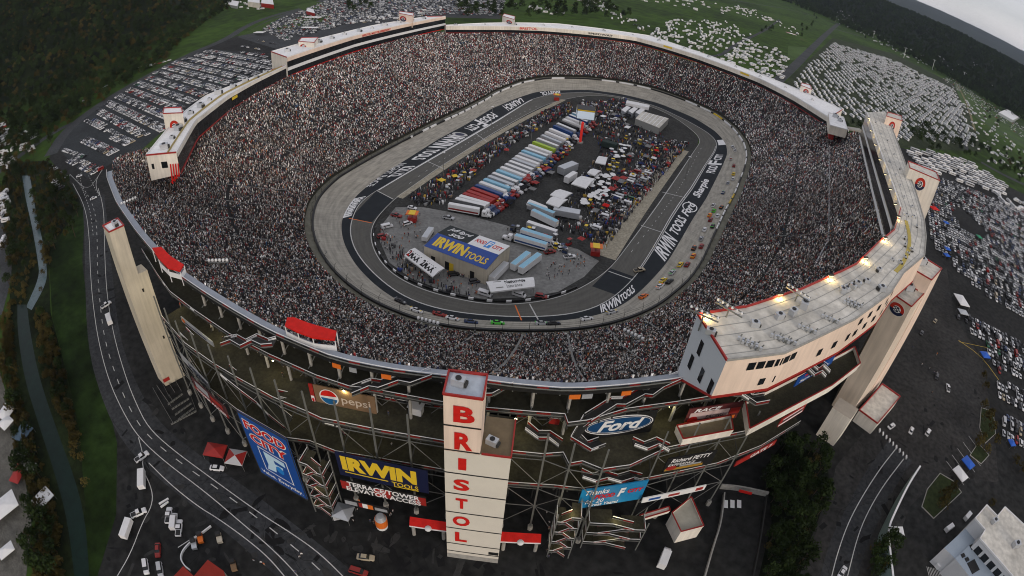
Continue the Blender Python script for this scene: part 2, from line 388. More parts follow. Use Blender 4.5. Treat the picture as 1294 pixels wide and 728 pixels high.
bandtext('LAUNCH',(660,126),(640,138),.15,.85); bandtext('FOOD',(628,146),(612,155),.2,.8); bandtext('CITY',(604,159),(593,165),.2,.8); bandtext('F',(611,155),(605,158),.05,.98)
a=phiof(G(586,171)); ringel(a,.045,.4,LINE,.085); ringel(a,.03,.25,NAVY,.092); 
bandtext('IRWIN',(578,172),(553,187),.1,.92); bandtext('TOOLS',(550,189),(525,202),.2,.8); bandtext('8.21.12',(505,211),(484,225),.4,.92); bandtext('NIGHT RACE',(524,206),(480,234),-.0,.3,bold=.0)
bandtext('FOOD CITY',(453,251),(434,275),.1,.8,m=BAND,bold=.0)
bandtext('BRISTOL',(707,112),(682,116),.1,.9)
tb.build('painted_lettering',oval)
pch=MB()
def patch(pa,pb,m):
    a0=phiof(G(*pa)); a1=phiof(G(*pb)); a1=a0+((a1-a0+math.pi)%(2*math.pi)-math.pi)
    A=[(CX+rz(a,rI)*math.cos(a),CY+rz(a,rI)*math.sin(a),.075) for a in np.linspace(a0,a1,12)]; B=[(CX+rz(a,rW*.8+rI*.2)*math.cos(a),CY+rz(a,rW*.8+rI*.2)*math.sin(a),.075) for a in np.linspace(a0,a1,12)]
    pch.strip(A,B,m)
patch((453,250),(433,276),WHT); patch((917,183),(919,176),WHT); upnormals(pch.build('painted_panel',oval))
# outer wall with black and white blocks, catch fence, inner pit wall
def ringwall(bm,R,zb,h,t,mfn,a0=0,a1=2*math.pi,n=360):
    A=np.linspace(a0,a1,n+1)
    for k in range(n):
        m=mfn(k); q=[]
        for a in (A[k],A[k+1]):
            r=rz(a,R); z=rz(a,zb) if hasattr(zb,'__len__') else zb
            q.append([(CX+(r+dr)*math.cos(a),CY+(r+dr)*math.sin(a),z+dz) for dr,dz in ((0,-.5),(0,h),(t,h),(t,-.5))])
        p,s=q
        bm.face([p[0],p[1],s[1],s[0]],m); bm.face([p[1],p[2],s[2],s[1]],m); bm.face([p[2],p[3],s[3],s[2]],m)
ow=empty('retaining_wall','low white and black outer retaining wall with wire catch fence round the track','wall')
bm=MB(); rr=random.Random(3); seq=[rr.choice([WHT,WHT,WHT,BLK,YEL if rr.random()<.25 else WHT]) for _ in range(120)]
ringwall(bm,rO,zO,1.1,.9,lambda k:(BLK if (math.sin(2*math.pi*k/360)<-.35) else seq[k//5] if k%5<4 else BLK)); bm.build('wall_block',ow)
bm=MB()
for k in range(0,NR,6):
    a=PHI[k]; r=rO[k]+1.2; p=np.array([CX+r*math.cos(a),CY+r*math.sin(a),zO[k]]); q=p+[0,0,4.5]; bm.tube(p,q,.09,STEELD,4); bm.tube(q,q-[1.2*math.cos(a),1.2*math.sin(a),-.9],.07,STEELD,4)
for h in (1.6,2.6,3.6,4.5):
    for k in range(0,NR,6):
        a,b=PHI[k],PHI[(k+6)%NR]; j=(k+6)%NR
        bm.bar((CX+(rO[k]+1.2)*math.cos(a),CY+(rO[k]+1.2)*math.sin(a),zO[k]+h),(CX+(rO[j]+1.2)*math.cos(b),CY+(rO[j]+1.2)*math.sin(b),zO[j]+h),.05,.05,STEELD)
bm.build('catch_fence',ow)
gp=ringmesh('walkway',[rO+.9,rO+4.5],[zO+.2,zO+.6],mat('walkway_concrete',(.17,.165,.13),.9,.3,.3))
iw=MB(); ringwall(iw,rP-1.2,0,.9,.5,lambda k:BLK if k%7<5 else WHT,phiof(G(469,290)),phiof(G(729,366)),110)
tag(iw.build('pit_wall'),'low black sponsor wall along the inside of the near turn','wall')
# infield ground, pit kerb lanes
sheet('infield',[(x,y) for x,y in [tuple(Pj(p)) for p in pt(rP,0)[::12]]],.03,mat('infield_asphalt',(.045,.045,.042),.9,.3,.1,scale2=.8))
KERB=mat('pit_lane_concrete',(.33,.30,.23),.9,.2,.25,scale2=1)
road('pit_lane',[(505,250),(560,212),(620,174),(668,147),(712,126)],4.0,.075,KERB)
road('pit_lane',[(862,189),(840,217),(800,272),(765,325)],9.5,.075,KERB)
sheet('paddock',[(535,262),(500,262),(482,285),(480,305),(492,332),(520,352),(560,367),(610,378),(665,376),(705,369),(738,350),(757,330),(730,315),(680,300),(640,285),(590,272)],.04,mat('paddock_concrete',(.2,.2,.19),.9,.2,.15,scale2=.7))
# ---------------------------------------------------------------- grandstand bowl
RIM=[(560,468,50),(500,461,50),(430,447,50),(350,414,50),(310,392,50),(270,368,50),(240,348,50),(215,330,50),(180,290,49),(155,255,48),(142,224,47),(142,200,46),(250,175,43),(290,140,43),(325,118,42),(360,99,41),(450,66,38),(520,46,36),(562,41,34),(600,42,33),(640,42,33),(720,46,33),(800,56,33),(880,80,34),(960,110,36),(1020,142,38),(1060,168,42),(1088,165,46),(1096,200,47),(1104,235,48),(1117,296,50)]
def RW(l): return [np.array(G(x,y,z)) for x,y,z in l]
rimW=RW(RIM)+[np.array((*G(x,y,67)[:2],50)) for x,y in ((1111,306),(1081,335),(1060,345),(1010,367),(941,389),(884,398))]+RW([(884,466,50),(850,473,50),(790,480,50),(720,485,50),(650,479,50),(600,472,50)])
_P=np.array([np.array(p_)+(np.array(q_)-np.array(p_))*k_/10 for p_,q_ in zip(rimW,rimW[1:]+rimW[:1]) for k_ in range(10)]); _a=np.arctan2(_P[:,1]-CY,_P[:,0]-CX)%(2*math.pi); _o=np.argsort(_a); _a=_a[_o]; _P=_P[_o]
_r=np.hypot(_P[:,0]-CX,_P[:,1]-CY)
rR=np.interp(PHI,np.r_[_a-2*math.pi,_a,_a+2*math.pi],np.r_[_r,_r,_r]); zR=np.interp(PHI,np.r_[_a-2*math.pi,_a,_a+2*math.pi],np.r_[_P[:,2]]*1 if 0 else np.r_[_P[:,2],_P[:,2],_P[:,2]])
for _ in range(2): rR=.25*np.roll(rR,1)+.5*rR+.25*np.roll(rR,-1)
r0=rO+4.5; z0=zO+2.2; NROW=62
def bowlpt(t,i=None):
    tt=t; z=z0+(zR-z0)*(.72*tt+.28*tt*tt); r=r0+(rR-r0)*tt; return r,z
stand=empty('grandstand','huge bowl shaped grandstand of aluminium bench rows round the whole track','grandstand',(CX,CY,0))
rows=[];zz=[]
for k in range(NROW):
    r,z=bowlpt(k/NROW); r2,_=bowlpt((k+1)/NROW); rows+=[r,r2]; zz+=[z,z]
V=np.concatenate([pt(r,z) for r,z in zip(rows,zz)]); V[:,0]-=CX; V[:,1]-=CY
F=[]
A=np.arange(NR); Bn=(A+1)%NR
for k in range(len(rows)-1): F.append(np.stack([k*NR+A,(k+1)*NR+A,(k+1)*NR+Bn,k*NR+Bn],1))
SEAT=mat('bench_rows',(.03,.03,.03),.7,.15,.3,scale2=2)
me=np_mesh('seating_bowl',V,np.concatenate(F),None,[SEAT]); so=bpy.data.objects.new('seating_bowl',me); link(so,stand)
# underside slab so the bowl has thickness
US=[]
for t in (0,.25,.5,.75,1): r,z=bowlpt(t); US.append(pt(r,z-(1.8 if t<1 else 2.2)))
V=np.concatenate(US); V[:,0]-=CX; V[:,1]-=CY
me=np_mesh('seating_underside',V,np.concatenate([np.stack([k*NR+A,k*NR+Bn,(k+1)*NR+Bn,(k+1)*NR+A],1) for k in range(4)]),None,[DECK]); link(bpy.data.objects.new('seating_underside',me),stand)
V=np.concatenate([pt(rR,zR-2.2),pt(rR,zR)]); V[:,0]-=CX; V[:,1]-=CY
me=np_mesh('rim_fascia',V,np.stack([A,Bn,NR+Bn,NR+A],1),None,[BLK]); link(bpy.data.objects.new('rim_fascia',me),stand)
# aisles (light stair lines)
AIS=mat('aisle_steps',(.2,.2,.19),.8)
bm=MB()
NA=72
for q in range(NA):
    a=2*math.pi*(q+.5)/NA; P=[]
    for t in np.linspace(0.02,.985,12):
        rA=rz(a,r0)+(rz(a,rR)-rz(a,r0))*t; z=rz(a,z0)+(rz(a,zR)-rz(a,z0))*(.72*t+.28*t*t)+.35; P.append((CX+rA*math.cos(a),CY+rA*math.sin(a),z))
    bm=MB()
    for p,s in zip(P,P[1:]): bm.bar(p,s,.8,.12,AIS)
    bm.build('aisle_stair',stand)
bm=MB()
for t in (.7,):
    for k in range(NR):
        j=(k+1)%NR; P=[]
        for i in (k,j):
            r=r0[i]+(rR[i]-r0[i])*t; z=z0[i]+(zR[i]-z0[i])*(.72*t+.28*t*t)+.5; P.append((CX+r*math.cos(PHI[i]),CY+r*math.sin(PHI[i]),z))
        if t==.36 and (math.sin(PHI[k])<.75 and math.sin(PHI[k])>-.55): continue
        if t==.7 and not(math.cos(PHI[k])>.82): continue
        bm.bar(P[0],P[1],.6,.4,ALU)
bm.build('walkway_rail',stand)
# ---- the crowd: one mass of seated people
def crowd():
    Vs=[];C=[];H=[]
    pal=np.array([(.9,.88,.84),(.38,.36,.33),(.16,.14,.12),(.05,.05,.05),(.018,.018,.02),(.012,.012,.014),(.03,.035,.08),(.3,.02,.02),(.12,.015,.015),(.3,.2,.13),(.45,.14,.03),(.04,.12,.25),(.3,.28,.22)])
    pr=np.array([.15,.085,.08,.12,.19,.2,.04,.045,.03,.045,.012,.012,.02]); pr/=pr.sum()
    pts=[]; 
    NP_=124; depth=rR-r0
    for k in range(NP_):
        r,z=bowlpt((k+.5)/NP_); z=z-.15
        if k in (52,53): continue
        ring_=pt(r,z); ring_=np.vstack([ring_,ring_[:1]]); d=np.linalg.norm(np.diff(ring_[:,:2],axis=0),axis=1); s=np.r_[0,np.cumsum(d)]
        u=np.arange(0,s[-1],.56)+RNG.uniform(-.08,.08,int(np.ceil(s[-1]/.56))); u=u[RNG.random(len(u))>.035]
        a=np.interp(u,s,np.r_[PHI,2*math.pi]); dl=np.interp(a,np.r_[PHI,2*math.pi],np.r_[depth,depth[0]])/NP_; kk=RNG.random(len(u))<dl/.84; u=u[kk]; a=a[kk]; fr=(a*NA/(2*math.pi)-.5)%1; rad=np.interp(a,np.r_[PHI,2*math.pi],np.r_[r,r[0]]); wd=.5/(rad*2*math.pi/NA); keep=(fr>wd)&(fr<1-wd)
        u=u[keep]; a=a[keep]
        x=np.interp(u,s,ring_[:,0]); y=np.interp(u,s,ring_[:,1]); zz=np.interp(u,s,ring_[:,2]); pts.append(np.stack([x,y,zz,a],1))
    P=np.concatenate(pts); n=len(P); P[:,:2]+=RNG.uniform(-.1,.1,(n,2))
    # people gather in loose knots of colour
    ci=RNG.choice(len(pal),n,p=pr); clump=np.sin(P[:,0]*.9+P[:,1]*1.3)*np.sin(P[:,1]*.7-P[:,0]*.4)+np.sin(P[:,0]*.23)*np.sin(P[:,1]*.19); sec_=np.floor(P[:,3]*NA/(2*math.pi)-.5).astype(int)*7+np.floor(np.hypot(P[:,0],P[:,1])/26).astype(int); sv=RNG.uniform(.82,1.16,4000)[sec_%4000]; col=pal[ci]*sv[:,None]*(1+.22*clump[:,None])*RNG.uniform(.7,1.25,(n,1))
    far=(P[:,1]>-60)&(P[:,0]<60); red=far&(RNG.random(n)<.04); col[red]=np.array([.22,.03,.025])
    dist=np.linalg.norm(P[:,:3]-CAM,axis=1); 
    h=RNG.uniform(.75,1.0,n)+(RNG.random(n)<.25)*.35; w=.225; dpt=.16
    ca,sa=np.cos(P[:,3]),np.sin(P[:,3])
    def boxes(cx,cz0,cz1,hw,hd,top,offr):
        out=np.empty((len(ca),8,3))
        for i,(dx,dy,zz,sc) in enumerate([(-1,-1,0,1),(1,-1,0,1),(1,1,0,1),(-1,1,0,1),(-1,-1,1,top),(1,-1,1,top),(1,1,1,top),(-1,1,1,top)]):
            tx=dx*hw*sc; rx=dy*hd*sc+offr
            out[:,i,0]=P[:,0]+rx*ca-tx*sa; out[:,i,1]=P[:,1]+rx*sa+tx*ca; out[:,i,2]=P[:,2]+(cz1 if zz else cz0)
        return out
    T=boxes(0,np.full(n,.0),h,w,dpt,.85,0.); Hd=boxes(0,h,h+.24,.11,.12,.8,0.02)
    near=dist<330
    V=np.concatenate([T.reshape(-1,3),Hd[near].reshape(-1,3)]); nb=n+near.sum(); base=(np.arange(nb)*8)[:,None,None]
    Q=np.array([(0,1,5,4),(1,2,6,5),(2,3,7,6),(3,0,4,7),(4,5,6,7)])[None]; F=(base+Q).reshape(-1,4)
    hairs=np.array([(.03,.02,.015),(.02,.02,.02),(.5,.5,.48),(.4,.25,.17),(.3,.02,.02),(.12,.08,.05)])
    hc=hairs[RNG.choice(6,near.sum(),p=[.34,.33,.16,.09,.02,.06])]
    cc=np.concatenate([np.repeat(col,5,0),np.repeat(hc,5,0)])
    me=np_mesh('crowd',V,F,None,[attr_mat('crowd_clothes',.85)],cc); o=link(bpy.data.objects.new('crowd',me)); tag(o,'dense mass of seated spectators filling every row of the stands','crowd',kind='stuff'); print('crowd',n,len(F))
crowd()
# ---------------------------------------------------------------- enclosed suites and towers on the rim
def resamp(P,n):
    P=[np.array(p,float) for p in P]; s=[0]
    for a,b in zip(P,P[1:]): s.append(s[-1]+np.linalg.norm((b-a)[:2]))
    s=np.array(s); A=np.array(P); u=np.linspace(0,s[-1],n); return [np.array([np.interp(x,s,A[:,k]) for k in range(A.shape[1])]) for x in u]
def suite(name,label,front,outer,h,bands,n=24,wall=CREAM,roofm=ROOFW,group='suite buildings on the stadium rim',cat='suite building',seams=True):
    "front: world points (x,y,zbottom); outer: world xy of the outer roof edge; h: height"
    F=resamp(front,n); O=resamp([np.array([p[0],p[1]]) for p in outer],n); hh=np.linspace(h[0],h[1],n)
    base=(float(F[n//2][0]),float(F[n//2][1]),0); e=empty(name,label,cat,base,group=group)
    bm=MB(); W=lambda p,z:(float(p[0]),float(p[1]),float(z))
    zb=[p[2] for p in F]; zt=[p[2]+q for p,q in zip(F,hh)]
    bm.strip([W(p,z) for p,z in zip(F,zb)],[W(p,z) for p,z in zip(F,zt)],wall); bm.strip([W(p,z) for p,z in zip(O,zt)],[W(p,z-2) for p,z in zip(O,zb)],wall)
    bm.strip([W(p,z-2) for p,z in zip(O,zb)],[W(p,z) for p,z in zip(F,zb)],DECK)
    for i in (0,n-1): bm.face([W(F[i],zb[i]),W(O[i],zb[i]-2),W(O[i],zt[i]),W(F[i],zt[i])],wall)
    bm.build('wall',e)
    bm=MB(); ins=.35
    bm.strip([W(p,z+.02) for p,z in zip(F,zt)],[W(p,z+.02) for p,z in zip(O,zt)],roofm); bm.build('roof',e)
    bm=MB()
    for L in (F,O):
        for i in range(n-1): bm.bar(W(L[i],zt[i]+.3),W(L[i+1],zt[i+1]+.3),.35,.6,WHT)
    for i in (0,n-1): bm.bar(W(F[i],zt[i]+.3),W(O[i],zt[i]+.3),.35,.62,RED)
    bm.build('parapet',e)
    for i,(f0,f1,m,pr,nm) in enumerate(bands):
        bm=MB(); A=[];B=[];C=[];D=[]
        for p,o,z0_,z1_ in zip(F,O,zb,zt):
            d=np.array([p[0]-o[0],p[1]-o[1]]); d/=np.linalg.norm(d); q=p[:2]+d*pr
            A.append(W(q,z0_+(z1_-z0_)*f0)); B.append(W(q,z0_+(z1_-z0_)*f1)); C.append(W(p,z0_+(z1_-z0_)*f1)); D.append(W(p,z0_+(z1_-z0_)*f0))
        bm.strip(A,B,m); bm.strip(B,C,m); bm.strip(D,A,m); bm.build(nm,e)
        if nm=='window_band' and seams:
            bm=MB()
            for j in range(0,n): bm.bar(A[j],B[j],.15,.15,STEELD)
            bm.build('mullion',e)
    return e,F,O,zb,zt
def hvac(bm,c,s,rz=0):
    bm.box((c[0],c[1],c[2]+s*.5),(s*1.5,s,s),SILV,rz); bm.tube((c[0],c[1],c[2]+s),(c[0],c[1],c[2]+s*1.12),s*.36,BLK,8); bm.box((c[0]+math.cos(rz)*s*.9,c[1]+math.sin(rz)*s*.9,c[2]+s*.35),(s*.3,s*.8,s*.5),STEELD,rz)
def gz(l,z=None): return [np.array(G(x,y,z if z is not None else 0)) for x,y in l]
sb=[(.0,.07,RED,.5,'red_trim'),(.07,.62,GLS,.12,'window_band'),(.62,.98,CREAM,.3,'fascia')]
A_=suite('suite_building','long white roofed suite building over the left stands with people on its roof deck',RW([(228,220,44),(250,175,44),(290,140,43),(325,118,42),(362,98,41)]),[np.array(G(x,y,z)) for x,y,z in ((184.7,197,53.5),(208,167,53.4),(232,141,53),(260,120,51.8),(300,105,50.4),(343,89,48.5))],(9.5,7.5),[(.0,.06,RED,.5,'red_trim'),(.06,.8,GLS,.12,'window_band'),(.8,.99,CREAM,.35,'fascia')],26)
B_=suite('suite_building','tall suite building with two black glass bands at the upper left rim',RW([(364,97,41),(400,83,40),(450,65,38),(510,49,36),(562,37,34.5)]),gz([(343,74),(400,54.5),(471.5,32),(539.6,17.9)],49),(12.5,12),[(.0,.05,REDB,.5,'red_trim'),(.05,.32,GLS,.1,'window_band'),(.32,.48,WHT,.5,'fascia'),(.48,.8,GLS,.12,'window_band'),(.8,1.0,PEACH,.5,'fascia')],24)
C_=suite('suite_building','low curved white suite building along the far rim of the stadium',RW([(563,42,34),(600,42,33),(640,42,33),(680,43,33),(720,46,33),(760,50,33),(800,55,33),(840,66,33.5),(880,79,34),(920,94,35),(960,110,36),(1000,131,37.5),(1045,160,39.5)]),gz([(562,33),(600,29.3),(640,28.5),(702,29.5),(760,36),(820,45),(880,66),(940,90),(1000,116),(1062,148)],40),(6.5,6.5),[(.0,.08,RED,.4,'red_trim'),(.08,.5,GLS,.12,'window_band'),(.5,1.0,CREAM,.8,'fascia')],44)
# text on fascias
def ftext(parent,F,O,z0s,z1s,i0,i1,s,m,pr=.9,bold=.03,nm='lettering',f0=.72,f1=.95,flip=False):
    bm=MB(); n=len(F)
    def fn(u,v):
        x=i0+(i1-i0)*u; k=min(int(x),n-2); t=x-k; p=F[k]*(1-t)+F[k+1]*t; o=O[k]*(1-t)+O[k+1]*t; z0_=z0s[k]*(1-t)+z0s[k+1]*t; z1_=z1s[k]*(1-t)+z1s[k+1]*t
        d=p[:2]-o[:2]; d/=np.linalg.norm(d); q=p[:2]+d*pr; return (q[0],q[1],z0_+(z1_-z0_)*(f0+(f1-f0)*v))
    text_mb(bm,s,fn,m,bold); bm.build(nm,parent)
ftext(B_[0],*B_[1:],10,14,'BRISTOL MOTOR SPEEDWAY',REDB,f0=.83,f1=.97)
ftext(C_[0],*C_[1:],7.2,9.0,'BRISTOL',REDB,f0=.6,f1=.95); ftext(C_[0],*C_[1:],14,16.5,'SPEEDWAY',BLK,f0=.62,f1=.9)
yp=MB()
for S,i in ((C_,22),(C_,31),(A_,14)):
    for j in (0,1):
        p=S[1][i+j]; o=S[2][i+j]; d=p[:2]-o[:2]; d/=np.linalg.norm(d)
    p,q=S[1][i],S[1][i+1]; o=S[2][i]; d=p[:2]-o[:2]; d/=np.linalg.norm(d); a=[(*(P[:2]+d*.95),P[2]+h_) for P,h_ in ((p,5),(q,5),(q,6.6),(p,6.6))]
    b=MB(); b.face(a,YEL); b.build('sponsor_panel',S[0])
for S,k,s in ((A_,2,2.4),(B_,2,2.2),(C_,3,1.6)):
    rr=random.Random(5)
    for i in range(1,len(S[1])-1,k):
        bm=MB()
        p,o=S[1][i],S[2][i]; c=p[:2]*.45+o*.55; hvac(bm,(c[0]+rr.uniform(-1,1),c[1]+rr.uniform(-1,1),S[4][i]),s*rr.uniform(.6,1.1),rr.uniform(0,1)); bm.build('air_conditioner',S[0])
# rail on roof decks
bm=MB(); F,O,zb,zt_=A_[1:]
for i in range(len(F)-1):
    a=F[i][:2]*.72+O[i]*.28; b=F[i+1][:2]*.72+O[i+1]*.28; bm.bar((*a,zt_[i]+.5),(*b,zt_[i+1]+.5),.25,1.0,YEL if 0 else mat('ochre_rail',(.35,.28,.12),.7))
bm.build('roof_rail',A_[0])
# end wall windows and red stair of the left suite
f,o_=A_[1][0],A_[2][0]; z0_,z1_=A_[3][0],A_[4][0]
nrm=np.array(A_[1][0][:2]-A_[1][1][:2]); nrm/=np.linalg.norm(nrm)
bm=MB()
for u,w_,v0,v1 in ((.12,.08,.35,.6),(.45,.2,.35,.65)):
    a=o_*(1-u)+f[:2]*u; b=o_*(1-u-w_)+f[:2]*(u+w_); k=nrm*.1
    bm.face([(*(a+k),z0_+(z1_-z0_)*v0),(*(b+k),z0_+(z1_-z0_)*v0),(*(b+k),z0_+(z1_-z0_)*v1),(*(a+k),z0_+(z1_-z0_)*v1)],GLS)
bm.build('window',A_[0])
bm=MB(); a=o_*.25+f[:2]*.75
for q in range(4):
    t=q/3; bm.tube((*(a*(1-t)+f[:2]*t+nrm*.5),z0_+5),(*(a*(1-t)+f[:2]*t+nrm*2.5),z0_-3+q),.3,REDB,4)
bm.bar((*(a+nrm*2),z0_-2),(*(f[:2]+nrm*3),z0_+1),2.2,.5,REDB); bm.build('stair',A_[0])
# ---- emblem (red and navy roundel) on towers
def emblem(parent,fn,cu,cv,ru,rv):
    EMR=mat('emblem_red',(.42,.03,.015),.6)
    for r,m,off in ((1,WHT,0),(.95,EMR,1),(.5,WHT,2),(.42,NAVY,3)):
        bm=MB(); f=lambda u,v,off=off: fn(u,v,.06+.04*off)
        if m is EMR:
            ellipse_mb(bm,f,cu,cv,ru*r,rv*r,EMR); 
            bm.face([tuple(fn(cu+ru*r*math.cos(t),cv+rv*r*math.sin(t),.12)) for t in np.linspace(math.pi*1.06,math.pi*1.94,14)],NAVY)
        else: ellipse_mb(bm,f,cu,cv,ru*r,rv*r,m)
        bm.build('emblem',parent)
    bm=MB(); f=lambda u,v: fn(cu-ru*.55+u*ru*1.1,cv-rv*.18+v*rv*.4,.24)
    for k in range(3):
        for j in range(4): bm.face([tuple(fn(cu-ru*.45+ru*.23*j,cv-rv*.25+rv*.17*k,.2)),tuple(fn(cu-ru*.25+ru*.23*j,cv-rv*.25+rv*.17*k,.2)),tuple(fn(cu-ru*.25+ru*.23*j,cv-rv*.1+rv*.17*k,.2)),tuple(fn(cu-ru*.45+ru*.23*j,cv-rv*.1+rv*.17*k,.2))],WHT if (k+j)%2 else BLK)
    bm.build('emblem',parent)
def planefn(BL,BR,zb,zt,outref):
    BL=np.array(BL[:2]);BR=np.array(BR[:2]); d=BR-BL; n=np.array([d[1],-d[0]])/np.linalg.norm(d)
    if np.dot(n,np.array(outref)-BL)<0: n=-n
    def fn(u,v,off=0): p=BL*(1-u)+BR*u+n*off; return (p[0],p[1],zb+(zt-zb)*v)
    return fn
def tower(name,label,poly,zb,zt,wall,facade=None,group=None,roofm=ROOF,trim=RED,emb=None):
    c=np.mean([p[:2] for p in poly],0); e=empty(name,label,'tower',(float(c[0]),float(c[1]),zb),group=group)
    bm=MB(); bm.prism([p[:2] for p in poly],zb,zt,wall,mtop=roofm); bm.build('wall',e)
    bm=MB(); n=len(poly)
    for i in range(n): bm.bar((*poly[i][:2],zt+.2),(*poly[(i+1)%n][:2],zt+.2),.35,.4,trim)
    bm.build('parapet',e)
    if emb:
        BL,BR,cu,cv,ru,rv=emb; fn=planefn(BL,BR,zb,zt,CAM[:2]); emblem(e,fn,cu,cv,ru,rv)
    return e
# small roof towers on the suites
tg='stair towers with round emblem on the suite roofs'
p=gz([(207,146),(231,145),(230,138),(209,138)],60); tower('stair_tower','cream stair tower with round emblem on the left suite roof',gz([(206,144),(231,143),(229,136),(207,137)],60),40,60,CREAM,group=tg,roofm=ROOFW,emb=(G(206,144,60),G(231,143,60),.5,.68,.26,.16))
tower('stair_tower','cream stair tower with round emblem at the left end of the tall upper left suite',gz([(377,52.5),(397,54),(402,47.5),(381,48)],56),46,56,CREAM,group=tg,roofm=ROOFW,emb=(G(377,52.5,56),G(397,54,56),.3,.6,.22,.25))
tower('stair_tower','cream stair tower with round emblem behind the right end of the tall upper left suite',gz([(504,17),(522,20.5),(523,17),(505,14.5)],54),44,54,PEACH,group=tg,roofm=ROOFW,emb=(G(504,17,54),G(522,20.5,54),.32,.6,.24,.25))
tower('stair_tower','small cream stair tower with pointed roof on the middle of the far rim',gz([(635,20.5),(650,25),(651,21),(637,17.5)],45),36,45,CREAM,group=tg,roofm=ROOFW,emb=(G(635,20.5,45),G(650,25,45),.6,.6,.25,.2))
tower('stair_tower','cream stair tower with round emblem behind the far right suite near the camper field',gz([(1012,108),(1026,113.5),(1024,108),(1013,105)],49),38,49,CREAM,group=tg,roofm=ROOFW,emb=(G(1012,108,49),G(1026,113.5,49),.55,.7,.25,.2))
# end block of the far suite and the link bridge
e=empty('end_block','white roofed square block at the right end of the far suite','suite building',G(1055,150,44),group='suite buildings on the stadium rim')
bm=MB(); bm.prism([q[:2] for q in gz([(1047,142),(1066,148),(1071,164),(1049,158)],48)],42,48,CREAM,mtop=ROOFW); bm.build('wall',e)
bm=MB(); P=gz([(1047,142),(1066,148),(1071,164),(1049,158)],48.3)
for i in range(4): bm.bar(P[i],P[(i+1)%4],.4,.5,WHT)
bm.build('parapet',e); bm=MB(); hvac(bm,G(1055,148,48.1),2.5); hvac(bm,G(1061,153,48.1),2); bm.build('air_conditioner',e)
bm=MB(); bm.prism([q[:2] for q in gz([(1049,158),(1056,160),(1056,165),(1050,163)],44)],37,41.5,RED); bm.build('balcony',e)
bm=MB(); bm.bar(G(1070,162,45),G(1088,165,46),5,1.2,CONC); tag(bm.build('link_bridge'),'short grey link bridge between the far suite and the right skybox building','bridge')
# ---------------------------------------------------------------- the big skybox building on the right
ZR=67.0
DF=[(1095,142),(1105,171),(1116,202),(1127,232),(1138,263),(1130,291),(1111,306),(1081,335),(1060,345),(1010,367),(941,389),(881,398)]
DO=[(1119,141),(1131,172),(1144,207),(1158,245),(1168,280),(1170,300),(1168,323),(1142,345),(1125,371),(1080,404),(991,447),(918,456)]
F0=gz(DF,ZR); O0=gz(DO,ZR)
sky_=empty('skybox_building','large curved skybox building with flat grey roof over the right hand stands','suite building',tuple(float(v) for v in (F0[6][0],F0[6][1],0)),group='suite buildings on the stadium rim')
bm=MB(); T3=lambda p,z:(float(p[0]),float(p[1]),z)
zbot=52.0
bm.strip([T3(p,zbot) for p in F0],[T3(p,ZR) for p in F0],CREAM); bm.strip([T3(p,ZR) for p in O0],[T3(p,zbot+5) for p in O0],PEACH)
bm.strip([T3(p,zbot+5) for p in O0],[T3(p,zbot) for p in F0],DECK)
bm.face([T3(F0[-1],ZR),T3(F0[-1],zbot-3),T3(O0[-1],zbot+5),T3(O0[-1],ZR)],mat('pale_blue_wall',(.55,.58,.6),.6)); bm.face([T3(F0[0],zbot),T3(F0[0],ZR),T3(O0[0],ZR),T3(O0[0],zbot+5)],CREAM)
bm.build('wall',sky_)
bm=MB(); bm.strip([T3(p,ZR+.03) for p in F0],[T3(p,ZR+.03) for p in O0],ROOF); bm.build('roof',sky_)
bm=MB()
for i in range(len(F0)-1): bm.bar(T3(F0[i],ZR+.4),T3(F0[i+1],ZR+.25),.35,.5,WHT if i<4 else RED)
for i in range(len(O0)-1): bm.bar(T3(O0[i],ZR+.2),T3(O0[i+1],ZR+.2),.4,.45,CONC)
bm.bar(T3(F0[-1],ZR+.4),T3(O0[-1],ZR+.25),.4,.5,RED); bm.build('parapet',sky_)
bm=MB()
for i in range(len(O0)-1): bm.bar(T3(O0[i],zbot+4.7),T3(O0[i+1],zbot+4.8),.4,.6,RED)
bm.bar(T3(F0[-1],zbot-3),T3(O0[-1],zbot+5),.4,.6,RED); bm.build('red_trim',sky_)
for f0,f1,m,nm in ((0,.12,WHT,'fascia'),(.12,.42,GLS,'window_band'),(.42,.52,WHT,'fascia'),(.52,.82,GLS,'window_band')):
    bm=MB(); A=[];B=[]
    for i,p in enumerate(F0[:7]):
        o=O0[i]; d=p[:2]-o[:2]; d/=np.linalg.norm(d); q=p[:2]+d*(.5 if m is WHT else .1); A.append((q[0],q[1],zbot-2+17*f0)); B.append((q[0],q[1],zbot-2+17*f1))
    bm.strip(A,B,m); bm.build(nm,sky_)
# windows of the outer wall
def onwall(u,v,off=.1):
    s=[0]
    for a,b in zip(O0,O0[1:]): s.append(s[-1]+np.linalg.norm((b-a)[:2]))
    x=u*s[-1]; k=max(0,min(len(O0)-2,int(np.searchsorted(s,x))-1)); t=(x-s[k])/(s[k+1]-s[k]); p=O0[k]*(1-t)+O0[k+1]*t; d=(O0[k+1]-O0[k])[:2]; d/=np.linalg.norm(d); n=np.array([d[1],-d[0]])
    if np.dot(n,p[:2]-F0[k][:2])<0: n=-n
    return (p[0]+n[0]*off,p[1]+n[1]*off,zbot+5+(ZR-zbot-5)*v)
_s=sum(np.linalg.norm((b-a)[:2]) for a,b in zip(O0,O0[1:])); _b=sum(np.linalg.norm((b-a)[:2]) for a,b in zip(O0[:10],O0[1:11]))/_s
for k in range(8):
    u=.77+k*.0185 if k<5 else 0
    if k>=5: continue
    for v in (.62,.25):
        bm=MB(); bm.face([onwall(u,v),onwall(u+.0065,v),onwall(u+.0065,v+.18),onwall(u,v+.18)],GLS); bm.build('window',sky_)
